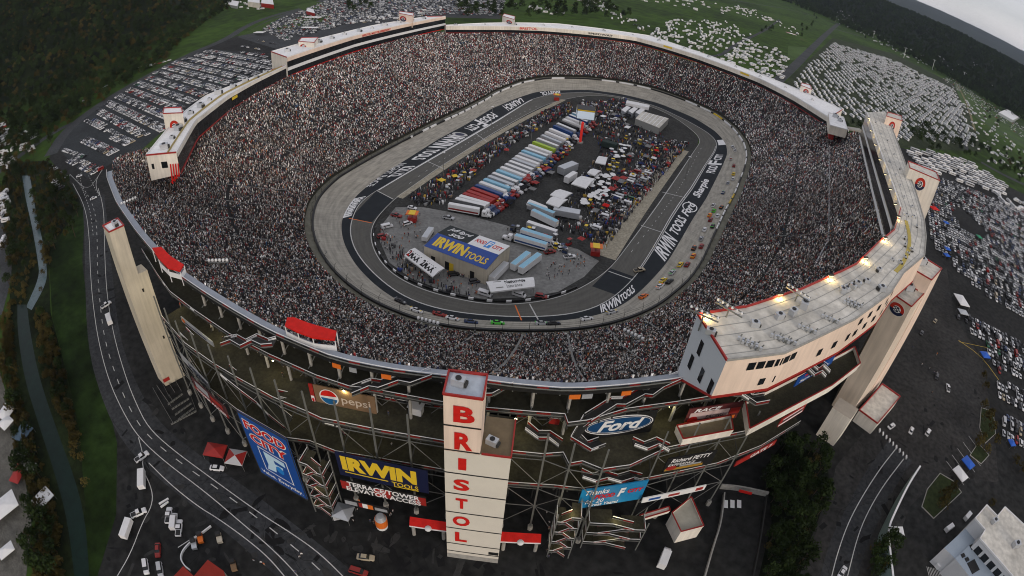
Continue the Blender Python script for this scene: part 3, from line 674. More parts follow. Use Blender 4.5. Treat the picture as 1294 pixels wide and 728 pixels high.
for u in (.885,.905,.865): 
    bm=MB(); bm.face([onwall(u-.006,.3),onwall(u,.3),onwall(u,.5),onwall(u-.006,.5)],GLS); bm.build('window',sky_)
bm=MB()
for k in range(6): u=.938+k*.0075; bm.face([onwall(u,.66),onwall(u+.006,.66),onwall(u+.006,.86),onwall(u,.86)],GLS)
bm.build('window',sky_); bm=MB(); bm.face([onwall(.952,.15),onwall(.966,.15),onwall(.966,.34),onwall(.952,.34)],GLS); bm.build('window',sky_)
fn=planefn(F0[-1],O0[-1],zbot,ZR,(F0[-1][0]-20,F0[-1][1]-20))
for u,v in ((.3,.55),(.55,.25),(.85,.3),(.2,.2)):
    bm=MB(); bm.face([fn(u,v,.1),fn(u+.1,v,.1),fn(u+.1,v+.25,.1),fn(u,v+.25,.1)],GLS); bm.build('window',sky_)
# roof seams
bm=MB(); SEAM=mat('roof_seam',(.3,.3,.28),.9)
for t in (.12,.3,.5,.72,.88):
    L=[a*(1-t)+b*t for a,b in zip(F0,O0)]
    for a,b in zip(L,L[1:]): bm.bar((a[0],a[1],ZR+.06),(b[0],b[1],ZR+.06),.12,.08,SEAM)
bm.build('roof_seam',sky_)
# rooftop plant at photographed places
for i,(x,y,s) in enumerate([(897,422,2.2),(953,412,2.2),(984,402,2.3),(1001,397,2.5),(1015,388,3),(1064,369,2.2),(1069,367,2),(1077,364,2),(1083,361,2.2),(1095,357,1.8),(1113,367,2.6),(1110,343,2),(1143,302,1.4),(1143,311,1.4),(1143,326,1.4),(1137,333,1.6),(1127,329,1.2),(1145,273,1.6),(1154,275,1.6),(1152,262,1.5),(1142,250,1.4),(1137,235,1.4),(1132,222,1.4),(1124,205,1.2),(1119,190,1.2),(1130,196,1.2),(1113,170,1.1),(1122,178,1.1),(1107,155,1.1),(1137,214,1.2),(1158,287,1.3),(1151,317,1.6),(1147,321,1.2)]):
    bm=MB(); hvac(bm,(0,0,0),s*.6,0); o=bm.build('air_conditioner',sky_,local=True); p=G(x,y,ZR+.05); o.location=(p[0]-sky_.location.x,p[1]-sky_.location.y,p[2]); o.rotation_euler=(0,0,i*.37)
for x,y in [(949,453-14),(1019,418),(1048,405),(1075,387),(1079,385),(985,430),(993,432),(944,434)]:
    bm=MB()
    for q in range(5): bm.tube((q*1.0-2,math.sin(q*2)*.8,0),(q*1.0-2+.4,math.cos(q*3)*.8,1.2),.16,STEEL,5); bm.box((q-2,0,.5),(.6,.5,.8),SILV)
    o=bm.build('vent_pipe',sky_,local=True); p=G(x,y,ZR+.05); o.location=(p[0]-sky_.location.x,p[1]-sky_.location.y,p[2])
bm=MB(); L=[G(x,y,ZR+.15) for x,y in smoothl([(1145,279),(1150,300),(1148,318),(1140,335),(1132,343)],2)]
for a,b in zip(L,L[1:]): bm.bar(a,b,1.3,.3,mat('yellow_walkway',(.45,.36,.1),.8))
bm.build('roof_walkway',sky_)
# reels of white floodlights on the roof edge, lit
for x,y in [(889,400),(969,379),(985,374),(1045,353),(1052,350),(1090,331),(1094,327),(1117,303),(1121,299)]:
    p=G(x,y,ZR+.6); 
ORD=['%s from its near end'%w for w in 'first,second,third,fourth,fifth,sixth,seventh,eighth,ninth,tenth,eleventh,twelfth,thirteenth'.split(',')]
LAMPM=mat('lamp_glass',(1,.82,.45),.4,emit=3)
for i,(x,y) in enumerate([(890,402),(984,377.5),(1048,353.5),(1092,331),(1117,305),(1134,278),(1130,262),(1124,243),(1118,224),(1111,205),(1105,186),(1100,168),(1097,152)]):
    q=np.array(G(x,y,ZR)); e=empty('roof_floodlight','warm roof edge floodlight of the right skybox building, %s'%ORD[i],'floodlight',(q[0],q[1],ZR+.03),group='lit floodlights along the skybox roof edge')
    bm=MB(); bm.tube((0,0,0),(0,0,1.4),.12,STEELD,5); bm.box((0,0,1.5),(1.6,.5,.45),STEELD,.6); bm.build('bracket',e,local=True); bm=MB(); bm.box((0,0,1.22),(1.4,.4,.1),LAMPM,.6); bm.build('lamp',e,local=True)
    l=bpy.data.lights.new('lamp_light','POINT'); l.energy=480 if i<5 else 200; l.color=(1,.72,.28); l.shadow_soft_size=.3; o=bpy.data.objects.new('lamp_light',l); link(o,e); o.location=(0,0,1.0)
# three roof towers on the right
tower('stair_tower','peach stair tower with round emblem at the far end of the skybox building',gz([(1120,147),(1140,153),(1139,147),(1122,142)],72),0,72,PEACH,group=tg,emb=(G(1120,147,72),G(1140,153,72),.48,.93,.2,.045))
tower('stair_tower','broad cream stair tower with round emblem halfway along the skybox building',gz([(1149.6,212.6),(1187.5,228.7),(1183,218),(1147.5,204)],72),0,72,CREAM,group=tg,emb=(G(1149.6,212.6,72),G(1187.5,228.7,72),.46,.93,.17,.045))
lo=gz([(1126.5,371),(1151.7,388),(1168,371),(1131.4,354.4)],52)
up=gz([(1142,334),(1177,354.4),(1190,340),(1156.6,319.4)],58)
t3=tower('elevator_tower','tall peach elevator tower with round emblem at the right end of the stadium',[lo[0],lo[1],lo[2],lo[3]],0,52,mat('tower_face',(.68,.58,.47),.7,.12,.7,scale2=.08,streak=True),group=None,emb=(lo[0],lo[1],.5,.93,.36,.045))
bm=MB(); bm.prism([p[:2] for p in up],0,58,PEACH,mtop=ROOF); bm.build('upper_block',t3)
bm=MB()
for i in range(4): bm.bar((*up[i][:2],58.2),(*up[(i+1)%4][:2],58.2),.35,.4,RED)
bm.build('parapet',t3); bm=MB(); hvac(bm,G(1163,333,58.1),2.5,.5); hvac(bm,G(1148,366,52.1),2.2,.3); hvac(bm,G(1143,362,52.1),2,.3); bm.build('air_conditioner',t3)
fn=planefn(lo[0],lo[1],0,52,CAM[:2])
bm=MB(); bm.face([fn(.3,.035,.1),fn(.95,.035,.1),fn(.95,.07,.1),fn(.3,.07,.1)],BLK); bm.build('sign_panel',t3)
an=MB(); an.prism([p[:2] for p in gz([(1086,518),(1115,485),(1137.5,501),(1109,535)],6)],0,6,CREAM,mtop=ROOF); 
for a,b in zip(*(lambda P:(P,P[1:]+P[:1]))(gz([(1086,518),(1115,485),(1137.5,501),(1109,535)],6.3))): an.bar(a,b,.4,.5,RED)
tag(an.build('annex'),'low flat roofed annex with red parapet at the foot of the right elevator tower','building')
an=MB(); an.prism([p[:2] for p in gz([(1061,502),(1085,517),(1075,530),(1052,515)],14)],0,14,CREAM,mtop=mat('annex_roof',(.5,.44,.36),.8,.1,.3)); tag(an.build('annex'),'small plain cream block on the left foot of the right elevator tower','building')
# ---------------------------------------------------------------- lettered tower in front
b0=np.array(G(565.3,703,0)[:2]); b1=np.array(G(629,711.5,0)[:2]); ux=(b1-b0); Wd=np.linalg.norm(ux); ux/=Wd; uy=np.array([-ux[1],ux[0]])
def zat(p,x,y):
    return min((math.dist(Pj((p[0],p[1],z)),(x,y)),z) for z in np.arange(0,75,.25))[1]
ztop=zat(b0,563.8,498.5); zlow=zat(b1,642,578); zup_r=None
wu=Wd*.62; D=11.0
for k in np.arange(4,13,.1):
    if Pj((*(b0+ux*k),ztop))[0]>609.8: wu=k; break
for k in np.arange(6,22,.2):
    if Pj((*(b0+ux*wu+uy*k),ztop))[1]<480: D=k; break
print('bristol',Wd,ztop,zlow,wu,D)
bt=empty('lettered_tower','tall cream elevator tower with seven red letters down its front face','tower',(float(b0[0]),float(b0[1]),0))
bm=MB(); bm.prism([b0,b0+ux*wu,b0+ux*wu+uy*D,b0+uy*D],0,ztop,PEACH,mtop=mat('tower_roof',(.45,.5,.55),.7,.15,.5)); bm.build('upper_tower',bt)
bm=MB(); bm.prism([b0+ux*(wu+.01),b1,b1+uy*10,b0+ux*(wu+.01)+uy*10],0,zlow,CREAM,mtop=mat('tower_roof_brown',(.17,.13,.08),.9,.2,.4)); bm.build('lower_tower',bt)
fn=planefn(b0,b1,0,1,CAM[:2]); PALE=mat('pale_shade_tone',(.68,.64,.55),.7,.04,.2)
bm=MB(); bm.face([fn(0,0,.05),fn(1,0,.05),(*fn(1,0,.05)[:2],zlow-.2),(*fn(0,0,.05)[:2],zlow-.2)],PALE); bm.build('shaded_front',bt)  # lower front drawn greyer than the peach top, its shade put into the colour
bm=MB(); bm.face([fn(0,0,.09),fn(1,0,.09),(*fn(1,0,.09)[:2],2.4),(*fn(0,0,.09)[:2],2.4)],CONC); bm.build('plinth',bt)
bm=MB()
def fz(u,z,off): p=fn(u,0,off); return (p[0],p[1],z)
for y in (535.8,566.7,595.7,621.6,644.9,665.5,684.7,694.5):
    z=zat(b0,564.3,y); uu=1 if z<zlow-1 else wu/Wd
    bm.face([fz(0,z-.18,.12),fz(uu,z-.18,.12),fz(uu,z+.18,.12),fz(0,z+.18,.12)],BLK)
bm.build('panel_joint',bt)
bm=MB()
for p,q in ((b0,b0+ux*wu),(b0+ux*wu,b0+ux*wu+uy*D),(b0+ux*wu+uy*D,b0+uy*D),(b0+uy*D,b0)): bm.bar((*p,ztop+.3),(*q,ztop+.2),.35,.5,RED)
for p,q in ((b0+ux*(wu+.3),b1),(b1,b1+uy*10),): bm.bar((*p,zlow+.2),(*q,zlow+.15),.3,.4,RED)
bm.build('parapet',bt)
for ch,(y0,y1),(xa,xb) in zip('BRISTOL',((534,513),(568,547),(594,579),(620,606),(643,630),(665,653),(685,673)),((573,600),(574,597),(579,589),(573,593),(576,590.5),(572,593.5),(575,590))):
    za,zb_=zat(b0,564.3,y0-3.5),zat(b0,564.3,y1-3.5)
    def ufor(x,z): return min((abs(Pj(fz(u,z,.1))[0]-x),u) for u in np.arange(0,1,.005))[1]
    u0,u1=ufor(xa,za),ufor(xb,za)
    bm=MB(); text_mb(bm,ch,lambda u,v:fz(u0+(u1-u0)*u,za+(zb_-za)*v,.16),REDB,.04); bm.build('letter',bt)
bm=MB(); bm.face([fz(.8,zat(b0,564.3,693)-.2,.14),fz(.99,zat(b0,564.3,693)-.2,.14),fz(.99,zat(b0,564.3,690),.14),fz(.8,zat(b0,564.3,690),.14)],BLK); bm.build('sign_panel',bt)
bm=MB(); hvac(bm,(*(b0+ux*2.2+uy*3),ztop+.05),1.6,.2); hvac(bm,(*(b0+ux*(wu+2)+uy*3),zlow+.05),1.5); bm.build('air_conditioner',bt)
# ---------------------------------------------------------------- left elevator tower
q=gz([(138,294),(156.6,285.5),(149,276.5),(130,286)],62)
lt=tower('elevator_tower','slim tan elevator tower with white roof beside the road at the left of the stadium',q,0,62,TAN,roofm=ROOFW)
d=q[1]-q[0]; L_=np.linalg.norm(d[:2]); ux2=(d/L_)[:2]; uy2=(q[3]-q[0])[:2]; uy2/=np.linalg.norm(uy2)
p0=q[1][:2]; bm=MB(); bm.prism([p0+ux2*.01,p0+ux2*3.2,p0+ux2*3.2+uy2*5,p0+ux2*.01+uy2*5],0,45,TAN); bm.build('lower_block',lt)
fn=planefn(q[0],q[1],0,62,CAM[:2]); 
for u,v in ((.9,.62),(1.15,.3),):
    bm=MB(); bm.face([fn(u,v,.1),fn(u+.12,v,.1),fn(u+.12,v+.02,.1),fn(u,v+.02,.1)],BLK); bm.build('window',lt)
bm=MB(); bm.face([fn(-.02,.03,.15),fn(.5,.03,.15),fn(.5,.055,.15),fn(-.02,.055,.15)],RED); bm.build('sign_panel',lt)
bm=MB(); hvac(bm,G(146,285,62.1),1.5); bm.build('air_conditioner',lt)
# ---------------------------------------------------------------- open steel back of the near stands
REDD=mat('rail_red',(.2,.015,.012),.6)
STR=[WHT,RED,BLK,RED,WHT,BLK]
def rail(bm,P,h=1.15,k0=0):
    "striped banner railing along a world polyline"
    for i,(a,b) in enumerate(zip(P,P[1:])):
        L=math.dist(a,b); n=max(1,int(L/2.2))
        for j in range(n):
            t0,t1=j/n,(j+1)/n; p=[a[k]+(b[k]-a[k])*t0 for k in range(3)]; q=[a[k]+(b[k]-a[k])*t1 for k in range(3)]; m=[REDD,BLK,WHT,STEELD,BLK,REDD][(j+i*3+k0)%6]
            bm.bar((p[0],p[1],p[2]+h*.5),(q[0],q[1],q[2]+h*.5),.09,h*.38,m)
        bm.bar((a[0],a[1],a[2]+h),(b[0],b[1],b[2]+h),.13,.13,WHT); bm.bar((a[0],a[1],a[2]+.12),(b[0],b[1],b[2]+.12),.16,.24,STEEL)
def inner(p,d):
    a=phiof(p); r=rz(a,rR)-d; return (CX+r*math.cos(a),CY+r*math.sin(a))
def deck(name,label,px,z,dep,m=DECK,step=14,under=1.5):
    P=[G(x,y,z) for x,y in densl(px,step)]; e=empty(name,label,'concourse',(P[len(P)//2][0],P[len(P)//2][1],z),group='open concourse decks behind the near stands')
    I=[inner(p,dep) for p in P]; bm=MB()
    O_=[(p[0],p[1],z) for p in P]; I_=[(q[0],q[1],z) for q in I]; O2=[(p[0],p[1],z-.5) for p in P]; I2=[(q[0],q[1],z-.5) for q in I]
    bm.strip(O_,I_,m); bm.strip(I2,O2,m); bm.strip(O2,O_,STEELD); bm.strip(I_,I2,STEELD); bm.build('floor_slab',e)
    bm=MB(); rail(bm,O_); bm.build('railing',e); bm=MB()
    for i in range(len(P)): bm.bar((*P[i][:2],z-.95),(*I[i],z-.95),.3,.7,STEELD)
    bm.build('floor_beam',e); return P,I,e
D2=[(180,318),(200,350),(216,372),(246,395),(290,425),(340,451),(400,478),(442,492),(469,495),(560,512)]
D2r=[(614,519),(660,523),(713,527),(717,538),(741,535),(791,520),(856,511),(905,503)]
D3=[(205,402),(235,437),(270,462),(300,480),(345,505),(390,524),(407,532),(482,547),(564,561)]
D3r=[(644,573),(685,577),(711,575),(718,589),(735,586),(760,596),(795,591),(841,569),(900,556),(945,547)]
D4=[(238,452),(262,490),(300,520),(362,556),(392,560),(425,573),(480,582),(564,597)]
D4r=[(640,612),(700,616),(735,620),(820,606),(850,600),(905,588),(960,566),(1010,535)]
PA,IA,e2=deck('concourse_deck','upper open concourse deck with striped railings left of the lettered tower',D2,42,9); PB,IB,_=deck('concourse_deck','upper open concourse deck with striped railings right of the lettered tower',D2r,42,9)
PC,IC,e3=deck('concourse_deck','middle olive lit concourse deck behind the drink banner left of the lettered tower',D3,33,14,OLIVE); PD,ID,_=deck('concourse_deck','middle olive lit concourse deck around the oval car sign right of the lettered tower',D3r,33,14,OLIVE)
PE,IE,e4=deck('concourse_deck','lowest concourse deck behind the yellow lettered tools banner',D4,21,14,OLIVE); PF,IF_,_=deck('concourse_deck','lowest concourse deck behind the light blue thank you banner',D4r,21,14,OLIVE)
# walkway round the top of the rim
e=empty('rim_walkway','narrow grey walkway with striped railing outside the top row of seats','walkway',G(500,461,50)); a0=phiof(G(142,215,47)); a1=phiof(G(884,470,50))
bm=MB(); A_1=np.linspace(a0,a1,150); O1=[];I1=[]
for a in A_1: r=rz(a,rR); z=rz(a,zR); O1.append((CX+(r+2.6)*math.cos(a),CY+(r+2.6)*math.sin(a),z+.2)); I1.append((CX+r*math.cos(a),CY+r*math.sin(a),z+.2))
WK_=mat('walkway_grey',(.33,.36,.4),.6,.1,.4); bm.strip(O1,I1,WK_); bm.strip([(p[0],p[1],p[2]-1.2) for p in O1],O1,BLK); bm.strip([(p[0],p[1],p[2]-1.2) for p in I1],[(p[0],p[1],p[2]-1.2) for p in O1],STEELD); bm.build('floor_slab',e)
bm=MB(); rail(bm,O1[::3]); bm.build('railing',e)
bm=MB()
for i in range(0,150,3): p=O1[i]; q=(I1[i][0],I1[i][1],I1[i][2]-2.5); bm.bar((p[0],p[1],p[2]-1.3),q,.25,.4,STEEL)
bm.build('bracket',e)
# frame of columns and braces: one thing per bay, each column a part
def bay(ps,zs,label,group):
    e=empty('steel_frame',label,'steel frame',(ps[0][0][0],ps[0][0][1],0),group=group)
    for i,(p,q) in enumerate(ps):
        bm=MB(); bm.bar((p[0],p[1],0),(p[0]+.01,p[1],0.01),.9,.5,CONC); bm.tube((p[0],p[1],0),(p[0],p[1],1.8),.75,CONC,6); bm.tube((p[0],p[1],1.8),(p[0],p[1],zs[i]),.26,STEEL,4); bm.build('column',e)
        bm=MB(); bm.tube((q[0],q[1],0),(q[0],q[1],zs[i]-4),.34,STEELD,4); bm.build('column',e)
        bm=MB()
        for z in (21,33): bm.tube((p[0],p[1],z-8),(q[0],q[1],z-1.5),.16,STEELD,4)
        bm.build('brace',e)
    for i in range(len(ps)-1):
        a,b=ps[i][0],ps[i+1][0]; bm=MB()
        for z0_,z1_ in ((3,12),(12,20),(22,32)):
            if (i+int(z0_))%2: bm.tube((*a[:2],z0_),(*b[:2],z1_),.11,STEEL,4)
            else: bm.tube((*a[:2],z1_),(*b[:2],z0_),.11,STEEL,4)
            bm.tube((*a[:2],z1_),(*b[:2],z1_),.12,STEEL,4)
        bm.build('brace',e)
def alongpx(px,z,stepm):
    P=[np.array(G(x,y,z)) for x,y in densl(px,6)]; s=[0]
    for a,b in zip(P,P[1:]): s.append(s[-1]+np.linalg.norm((b-a)[:2]))
    s=np.array(s); A=np.array(P); n=max(2,int(s[-1]/stepm)+1); return [np.array([np.interp(x,s,A[:,0]),np.interp(x,s,A[:,1])]) for x in np.linspace(0,s[-1],n)]
for px,z,lab in ((D3[:6],33,'grey steel frame with diagonal braces behind the left supermarket banner'),(D3[5:],33,'grey steel frame with diagonal braces above the yellow lettered banner'),(D3r[:6],33,'grey steel frame with diagonal braces just right of the lettered tower'),(D3r[6:],33,'grey steel frame with diagonal braces under the right skybox building')):
    pp=[p+(p-np.array([CX,CY]))/np.linalg.norm(p-np.array([CX,CY]))*.3 for p in alongpx(px,z,7.5)][(1 if px in(D3[5:],D3r[6:]) else 0):]
    bay([(p,inner(p,6)) for p in pp],[41.5]*len(pp),lab,'steel frames carrying the near stands')
for px,lab in ((D2[3:],'upper row of steel posts under the rim left of the lettered tower'),(D2r,'upper row of steel posts under the rim right of the lettered tower')):
    e=empty('steel_frame',lab,'steel frame',G(*px[0],42),group='steel frames carrying the near stands')
    for p in alongpx(px,42,8.5):
        q=inner(p,-1.5); q2=inner(p,-.2); bm=MB(); bm.tube((q2[0],q2[1],33),(q2[0],q2[1],47.5),.42,CONC,5); bm.build('column',e)
        bm=MB(); q3=inner(p,7); bm.tube((q[0],q[1],42),(q3[0],q3[1],42+4),.14,STEEL,4); bm.build('brace',e)
# dark back wall of the structure (toilets and kiosks) deep inside
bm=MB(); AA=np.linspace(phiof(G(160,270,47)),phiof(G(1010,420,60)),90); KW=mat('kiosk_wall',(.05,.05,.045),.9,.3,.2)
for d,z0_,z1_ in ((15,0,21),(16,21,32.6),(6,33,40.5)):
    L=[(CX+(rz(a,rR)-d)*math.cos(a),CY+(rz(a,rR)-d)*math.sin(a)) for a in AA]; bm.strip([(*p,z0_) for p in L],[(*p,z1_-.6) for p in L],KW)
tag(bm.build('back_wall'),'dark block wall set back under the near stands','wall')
# stair flights
def stair(name,label,pts,w=2.4,group='open stair flights with striped railings'):
    P=[np.array(G(x,y,z)) for x,y,z in pts]; e=empty(name,label,'stair',tuple(P[0]),group=group); bm=MB()
    for a,b in zip(P,P[1:]): bm.bar(a,b,w,.35,STEELD)
    bm.build('flight',e)
    for s in (-1,1):
        L,R=band(P,w); Q=[(*(l if s<0 else r),p[2]) for l,r,p in zip(L,R,P)]; bm=MB(); rail(bm,Q,k0=s+1); bm.build('railing',e)
stair('stair','zigzag stair dropping from the rim beside the left red canopy',[(347,434,50),(335,436,49),(322,430,47),(308,437,46),(296,430,44),(282,434,42)])
stair('stair','long stair from the rim down past the drink banner',[(545,473,50),(520,483,48),(505,480,47),(480,489,45),(468,487,44),(445,496,42)])
stair('stair','short folded stair just right of the lettered tower top',[(648,482,50),(632,490,48),(622,496,47),(612,497,46)])
stair('stair','long stair from the rim down towards the oval car sign',[(858,478,50),(835,488,48),(822,498,46.5),(812,497,46),(788,510,44),(775,510,43.5),(742,531,42)])
stair('stair','stair bridge from the rim into the end wall of the skybox building',[(866,476,50),(890,472,52),(908,468,54)])
stair('stair','folded stair below the end of the skybox building',[(916,486,54),(925,496,52),(934,496,51),(952,508,48),(968,505,48)])
stair('stair','double folded stair hanging under the skybox windows',[(1000,449,54),(1012,460,53),(1018,455,52),(1030,465,51),(1036,460,50),(1046,468,48)])
stair('stair','second double folded stair hanging under the skybox windows',[(998,456,53),(1008,466,52),(1016,462,51),(1026,472,50),(1034,468,49),(1042,474,48)])
stair('stair','wide olive lit stair behind the top of the supermarket banner',[(285,470,33),(310,490,30),(330,505,27),(345,520,24),(365,536,21)],4)
stair('stair','stair beside the white roofed block under the skybox building',[(740,533,42),(725,552,38),(744,566,35),(760,560,33)])
LAMPO=mat('lamp_olive',(1,.95,.5),.4,emit=5)
def lamp_at(p,en=450,vis=True):
    e=empty('deck_lamp','small lit lamp under the concourse decks','lamp',(p[0],p[1],p[2]),group='lamps under the concourse decks')
    ordl(e,e['label']); bm=MB(); bm.box((0,0,0),(.5,.25,.12),LAMPO); bm.build('lamp',e,local=True); bm=MB(); bm.tube((0,0,.05),(0,0,.9),.05,STEELD,4); bm.build('stem',e,local=True)
    l=bpy.data.lights.new('lamp_light','POINT'); l.energy=en*.5; l.color=(1,.88,.46); l.shadow_soft_size=.5; o=bpy.data.objects.new('lamp_light',l); link(o,e); o.location=(0,0,-.6)
for z,L,d in ((40.3,D3,5),(40.3,D3r,5),(31.3,D4,5),(31.3,D4r,5)):
    P=alongpx(L,z-7,21)
    for p in P[:-1]: q=inner(p,-2); lamp_at((q[0]+random.uniform(-2,2),q[1],z-.8))
# folded stair towers
def stairtower(label,px,z0s,w,dep,rot=0):
    c=G(px[0],px[1],0); e=empty('stair_block',label,'stair',c,rz=rot,group='stacked stair landings')
    for k,z in enumerate(z0s):
        bm=MB(); s=1 if k%2 else -1
        bm.box((s*w*.3,0,z),(w*.4,dep,.3),OLIVE); bm.bar((-s*w*.3,-dep*.25,z-2.3),(s*w*.12,-dep*.25,z),dep*.45,.3,OLIVE); bm.build('landing',e,local=True)
        bm=MB(); rail(bm,[(-s*w*.3,-dep*.5,z-2.3),(s*w*.1,-dep*.5,z),(s*w*.5,-dep*.5,z),(s*w*.5,dep*.5,z)]); rail(bm,[(-s*w*.3,-dep*.03,z-2.3),(s*w*.1,-dep*.03,z)]); bm.build('railing',e,local=True)
    bm=MB()
    for sx in (-1,1):
        for sy in (-1,1): bm.tube((sx*w*.5,sy*dep*.5,0),(sx*w*.5,sy*dep*.5,z0s[-1]+2),.2,STEEL,4)
    bm.build('post',e,local=True)
    for z in z0s[1::3]:
        l=bpy.data.lights.new('lamp_light','POINT'); l.energy=110; l.color=(1,.88,.46); l.shadow_soft_size=.4; o=bpy.data.objects.new('lamp_light',l); link(o,e); o.location=(0,-dep*.2,z+1.6)
zs=[2.5,5,7.5,10,12.5,15,17.5,20,22.5,25]
stairtower('stacked stair landings between the supermarket banner and the yellow lettered banner',(416,642),zs[:9],6,5,.25)
stairtower('narrow stack of olive lit stair landings left of the light blue banner',(705,694),zs[:8],5.5,5,.4)
stairtower('wide stack of olive lit stair landings under the light blue banner',(768,684),zs[:5],15,5,.42)
# ---------------------------------------------------------------- banners
def zdrop(p,px): return min((math.dist(Pj((p[0],p[1],z)),px),z) for z in np.arange(-1,62,.2))[1]
def banner(name,label,TL,TR,BR,BL,ztp,bg,items=(),cat='banner',frame=None,els=(),zb=None):
    a=G(*TL,ztp); b=G(*TR,ztp); zl=zb if zb is not None else max(.5,(zdrop(a,BL)+zdrop(b,BR))/2)
    n=np.array([b[1]-a[1],-(b[0]-a[0])]); n/=np.linalg.norm(n); 
    if np.dot(n,CAM[:2]-np.array(a[:2]))<0: n=-n
    e=empty(name,label,cat,((a[0]+b[0])/2,(a[1]+b[1])/2,zl)); bm=MB(); k=n*.3
    bm.prism([a[:2],b[:2],np.array(b[:2])-k,np.array(a[:2])-k],zl,ztp,bg); bm.build('panel',e)
    if frame:
        bm=MB()
        for p,q in (((a,ztp),(b,ztp)),((b,ztp),(b,zl)),((b,zl),(a,zl)),((a,zl),(a,ztp))):
            pp=(p[0][0]+n[0]*.05,p[0][1]+n[1]*.05,p[1]); qq=(q[0][0]+n[0]*.05,q[0][1]+n[1]*.05,q[1]); bm.bar(pp,qq,.25,.25,frame)
        bm.build('frame',e)
    def f(off): return quadfn(*[np.array(v)+np.array([*n,0])*off for v in ((a[0],a[1],ztp),(b[0],b[1],ztp),(b[0],b[1],zl),(a[0],a[1],zl))],0,0,1,1,0)
    for el in els:
        kind,u0,v0,u1,v1,m,o=el[:7]; bm=MB(); F=f(.03+.02*o)
        if kind=='rect': bm.face([F(u0,v0),F(u1,v0),F(u1,v1),F(u0,v1)],m)
        elif kind=='ell': ellipse_mb(bm,F,(u0+u1)/2,(v0+v1)/2,(u1-u0)/2,(v1-v0)/2,m)
        elif kind=='half': 
            cu,cv,ru,rv=(u0+u1)/2,(v0+v1)/2,(u1-u0)/2,(v1-v0)/2; t0,t1=el[7]; bm.face([F(cu+ru*math.cos(t),cv+rv*math.sin(t)) for t in np.linspace(t0,t1,16)],m)
        elif kind=='poly': bm.face([F(u0+(u1-u0)*x,v0+(v1-v0)*y) for x,y in el[7]],m)
        bm.build('emblem',e)
    for it in items:
        s,u0,v0,u1,v1,m=it[:6]; bold=it[6] if len(it)>6 else .03; sh=it[7] if len(it)>7 else 0; off=it[8] if len(it)>8 else 3; F=f(.03+.02*off)
        bm=MB(); text_mb(bm,s,lambda u,v:F(u0+(u1-u0)*u,v0+(v1-v0)*v),m,bold,sh); bm.build('lettering',e)
    return e
pi=math.pi
FPOLY=[(0,0),(.12,.3),(.1,1),(1,1),(1,.75),(.5,.8),(.5,.6),(.85,.62),(.8,.4),(.5,.45),(.42,.1)]
banner('supermarket_banner','tall blue banner reading FOOD CITY in red letters with a white F panel',(299,519),(362,556),(383,634),(317,603),31,BLUE,
 [('FOOD',.06,.78,.93,.93,WHT,.085,0,2),('FOOD',.08,.79,.91,.92,REDB,.03,0,4),('CITY',.1,.6,.9,.75,WHT,.085,0,2),('CITY',.12,.61,.88,.74,REDB,.03,0,4),('Value. Everyday.',.06,.04,.95,.12,WHT,.02)],frame=STEELD,
 els=[('rect',.2,.16,.8,.56,WHT,0),('rect',.22,.175,.78,.545,BLUE,1),('poly',.26,.2,.74,.52,mat('pale_blue',(.5,.68,.78),.6),2,FPOLY),('ell',.5,.26,.66,.38,SKYB,3)])
banner('drink_banner','brown banner reading pepsi beside a red white and blue globe, above the lettered banner',(395,486),(473,502),(471,527),(392,515),39,mat('brown_banner',(.2,.125,.07),.7,.05,.3),
 [('pepsi',.45,.28,.92,.72,mat('pale_text',(.55,.45,.36),.7),.01)],els=[('ell',.08,.16,.4,.9,WHT,0),('half',.1,.19,.38,.87,REDB,1,(.08*pi,.98*pi)),('half',.1,.19,.38,.87,mat('globe_blue',(.01,.12,.3),.5),2,(1.05*pi,1.95*pi))])
banner('cup_banner','small red and white cup picture left of the drink banner',(389,485),(394,486),(391,514),(386,513),39,RED,els=[('rect',.1,.05,.9,.45,WHT,0),('ell',.2,.15,.8,.35,REDB,1)])
banner('tools_banner','wide navy banner reading IRWIN TOOLS in yellow left of the lettered tower',(422.6,571),(540,596),(536.5,622),(429,602),26,NAVY,
 [('IRWIN',.05,.3,.88,.9,YEL,.06),('TOOLS',.6,.05,.89,.24,YEL,.02)],els=[('rect',.07,.18,.56,.22,YEL,0),('rect',.62,-.0,.89,.03,YEL,0)])
banner('entrance_banner','black and red banner reading TERRACE/TOWER ELEVATOR ACCESS',(429.4,605.5),(538,629),(539,641),(431,618),16.5,BLK,
 [('TERRACE/TOWER',.08,.52,.93,.98,WHT,.03),('ELEVATOR ACCESS',.06,.03,.94,.47,WHT,.03)],els=[('rect',0,.1,.12,.9,RED,0),('rect',.88,.1,1,.9,RED,0),('rect',.4,.1,.6,.9,RED,0)])
banner('sponsor_strip','short strip of small white and orange sponsor panels above the entrance',(434,630),(490,643),(490,650),(434,637),9.5,BLK,els=[('rect',.02,.1,.3,.8,SILV,0),('rect',.34,.1,.42,.9,RED,0),('rect',.42,.1,.54,.9,WHT,0),('rect',.54,.1,.66,.9,ORG,0),('rect',.7,.2,.98,.7,SILV,0)])
banner('car_sign','dark sign with white rimmed blue oval reading Ford right of the lettered tower',(740,529),(832,518),(826,547),(738,558),41,BLK,
 [('Ford',.2,.3,.84,.78,WHT,.035,.35,5)],els=[('ell',.02,.12,.98,.95,WHT,0),('ell',.035,.16,.965,.91,NAVY,1),('ell',.05,.2,.95,.87,WHT,2),('ell',.058,.22,.942,.85,mat('oval_blue',(.01,.06,.16),.4),3)],cat='sign')
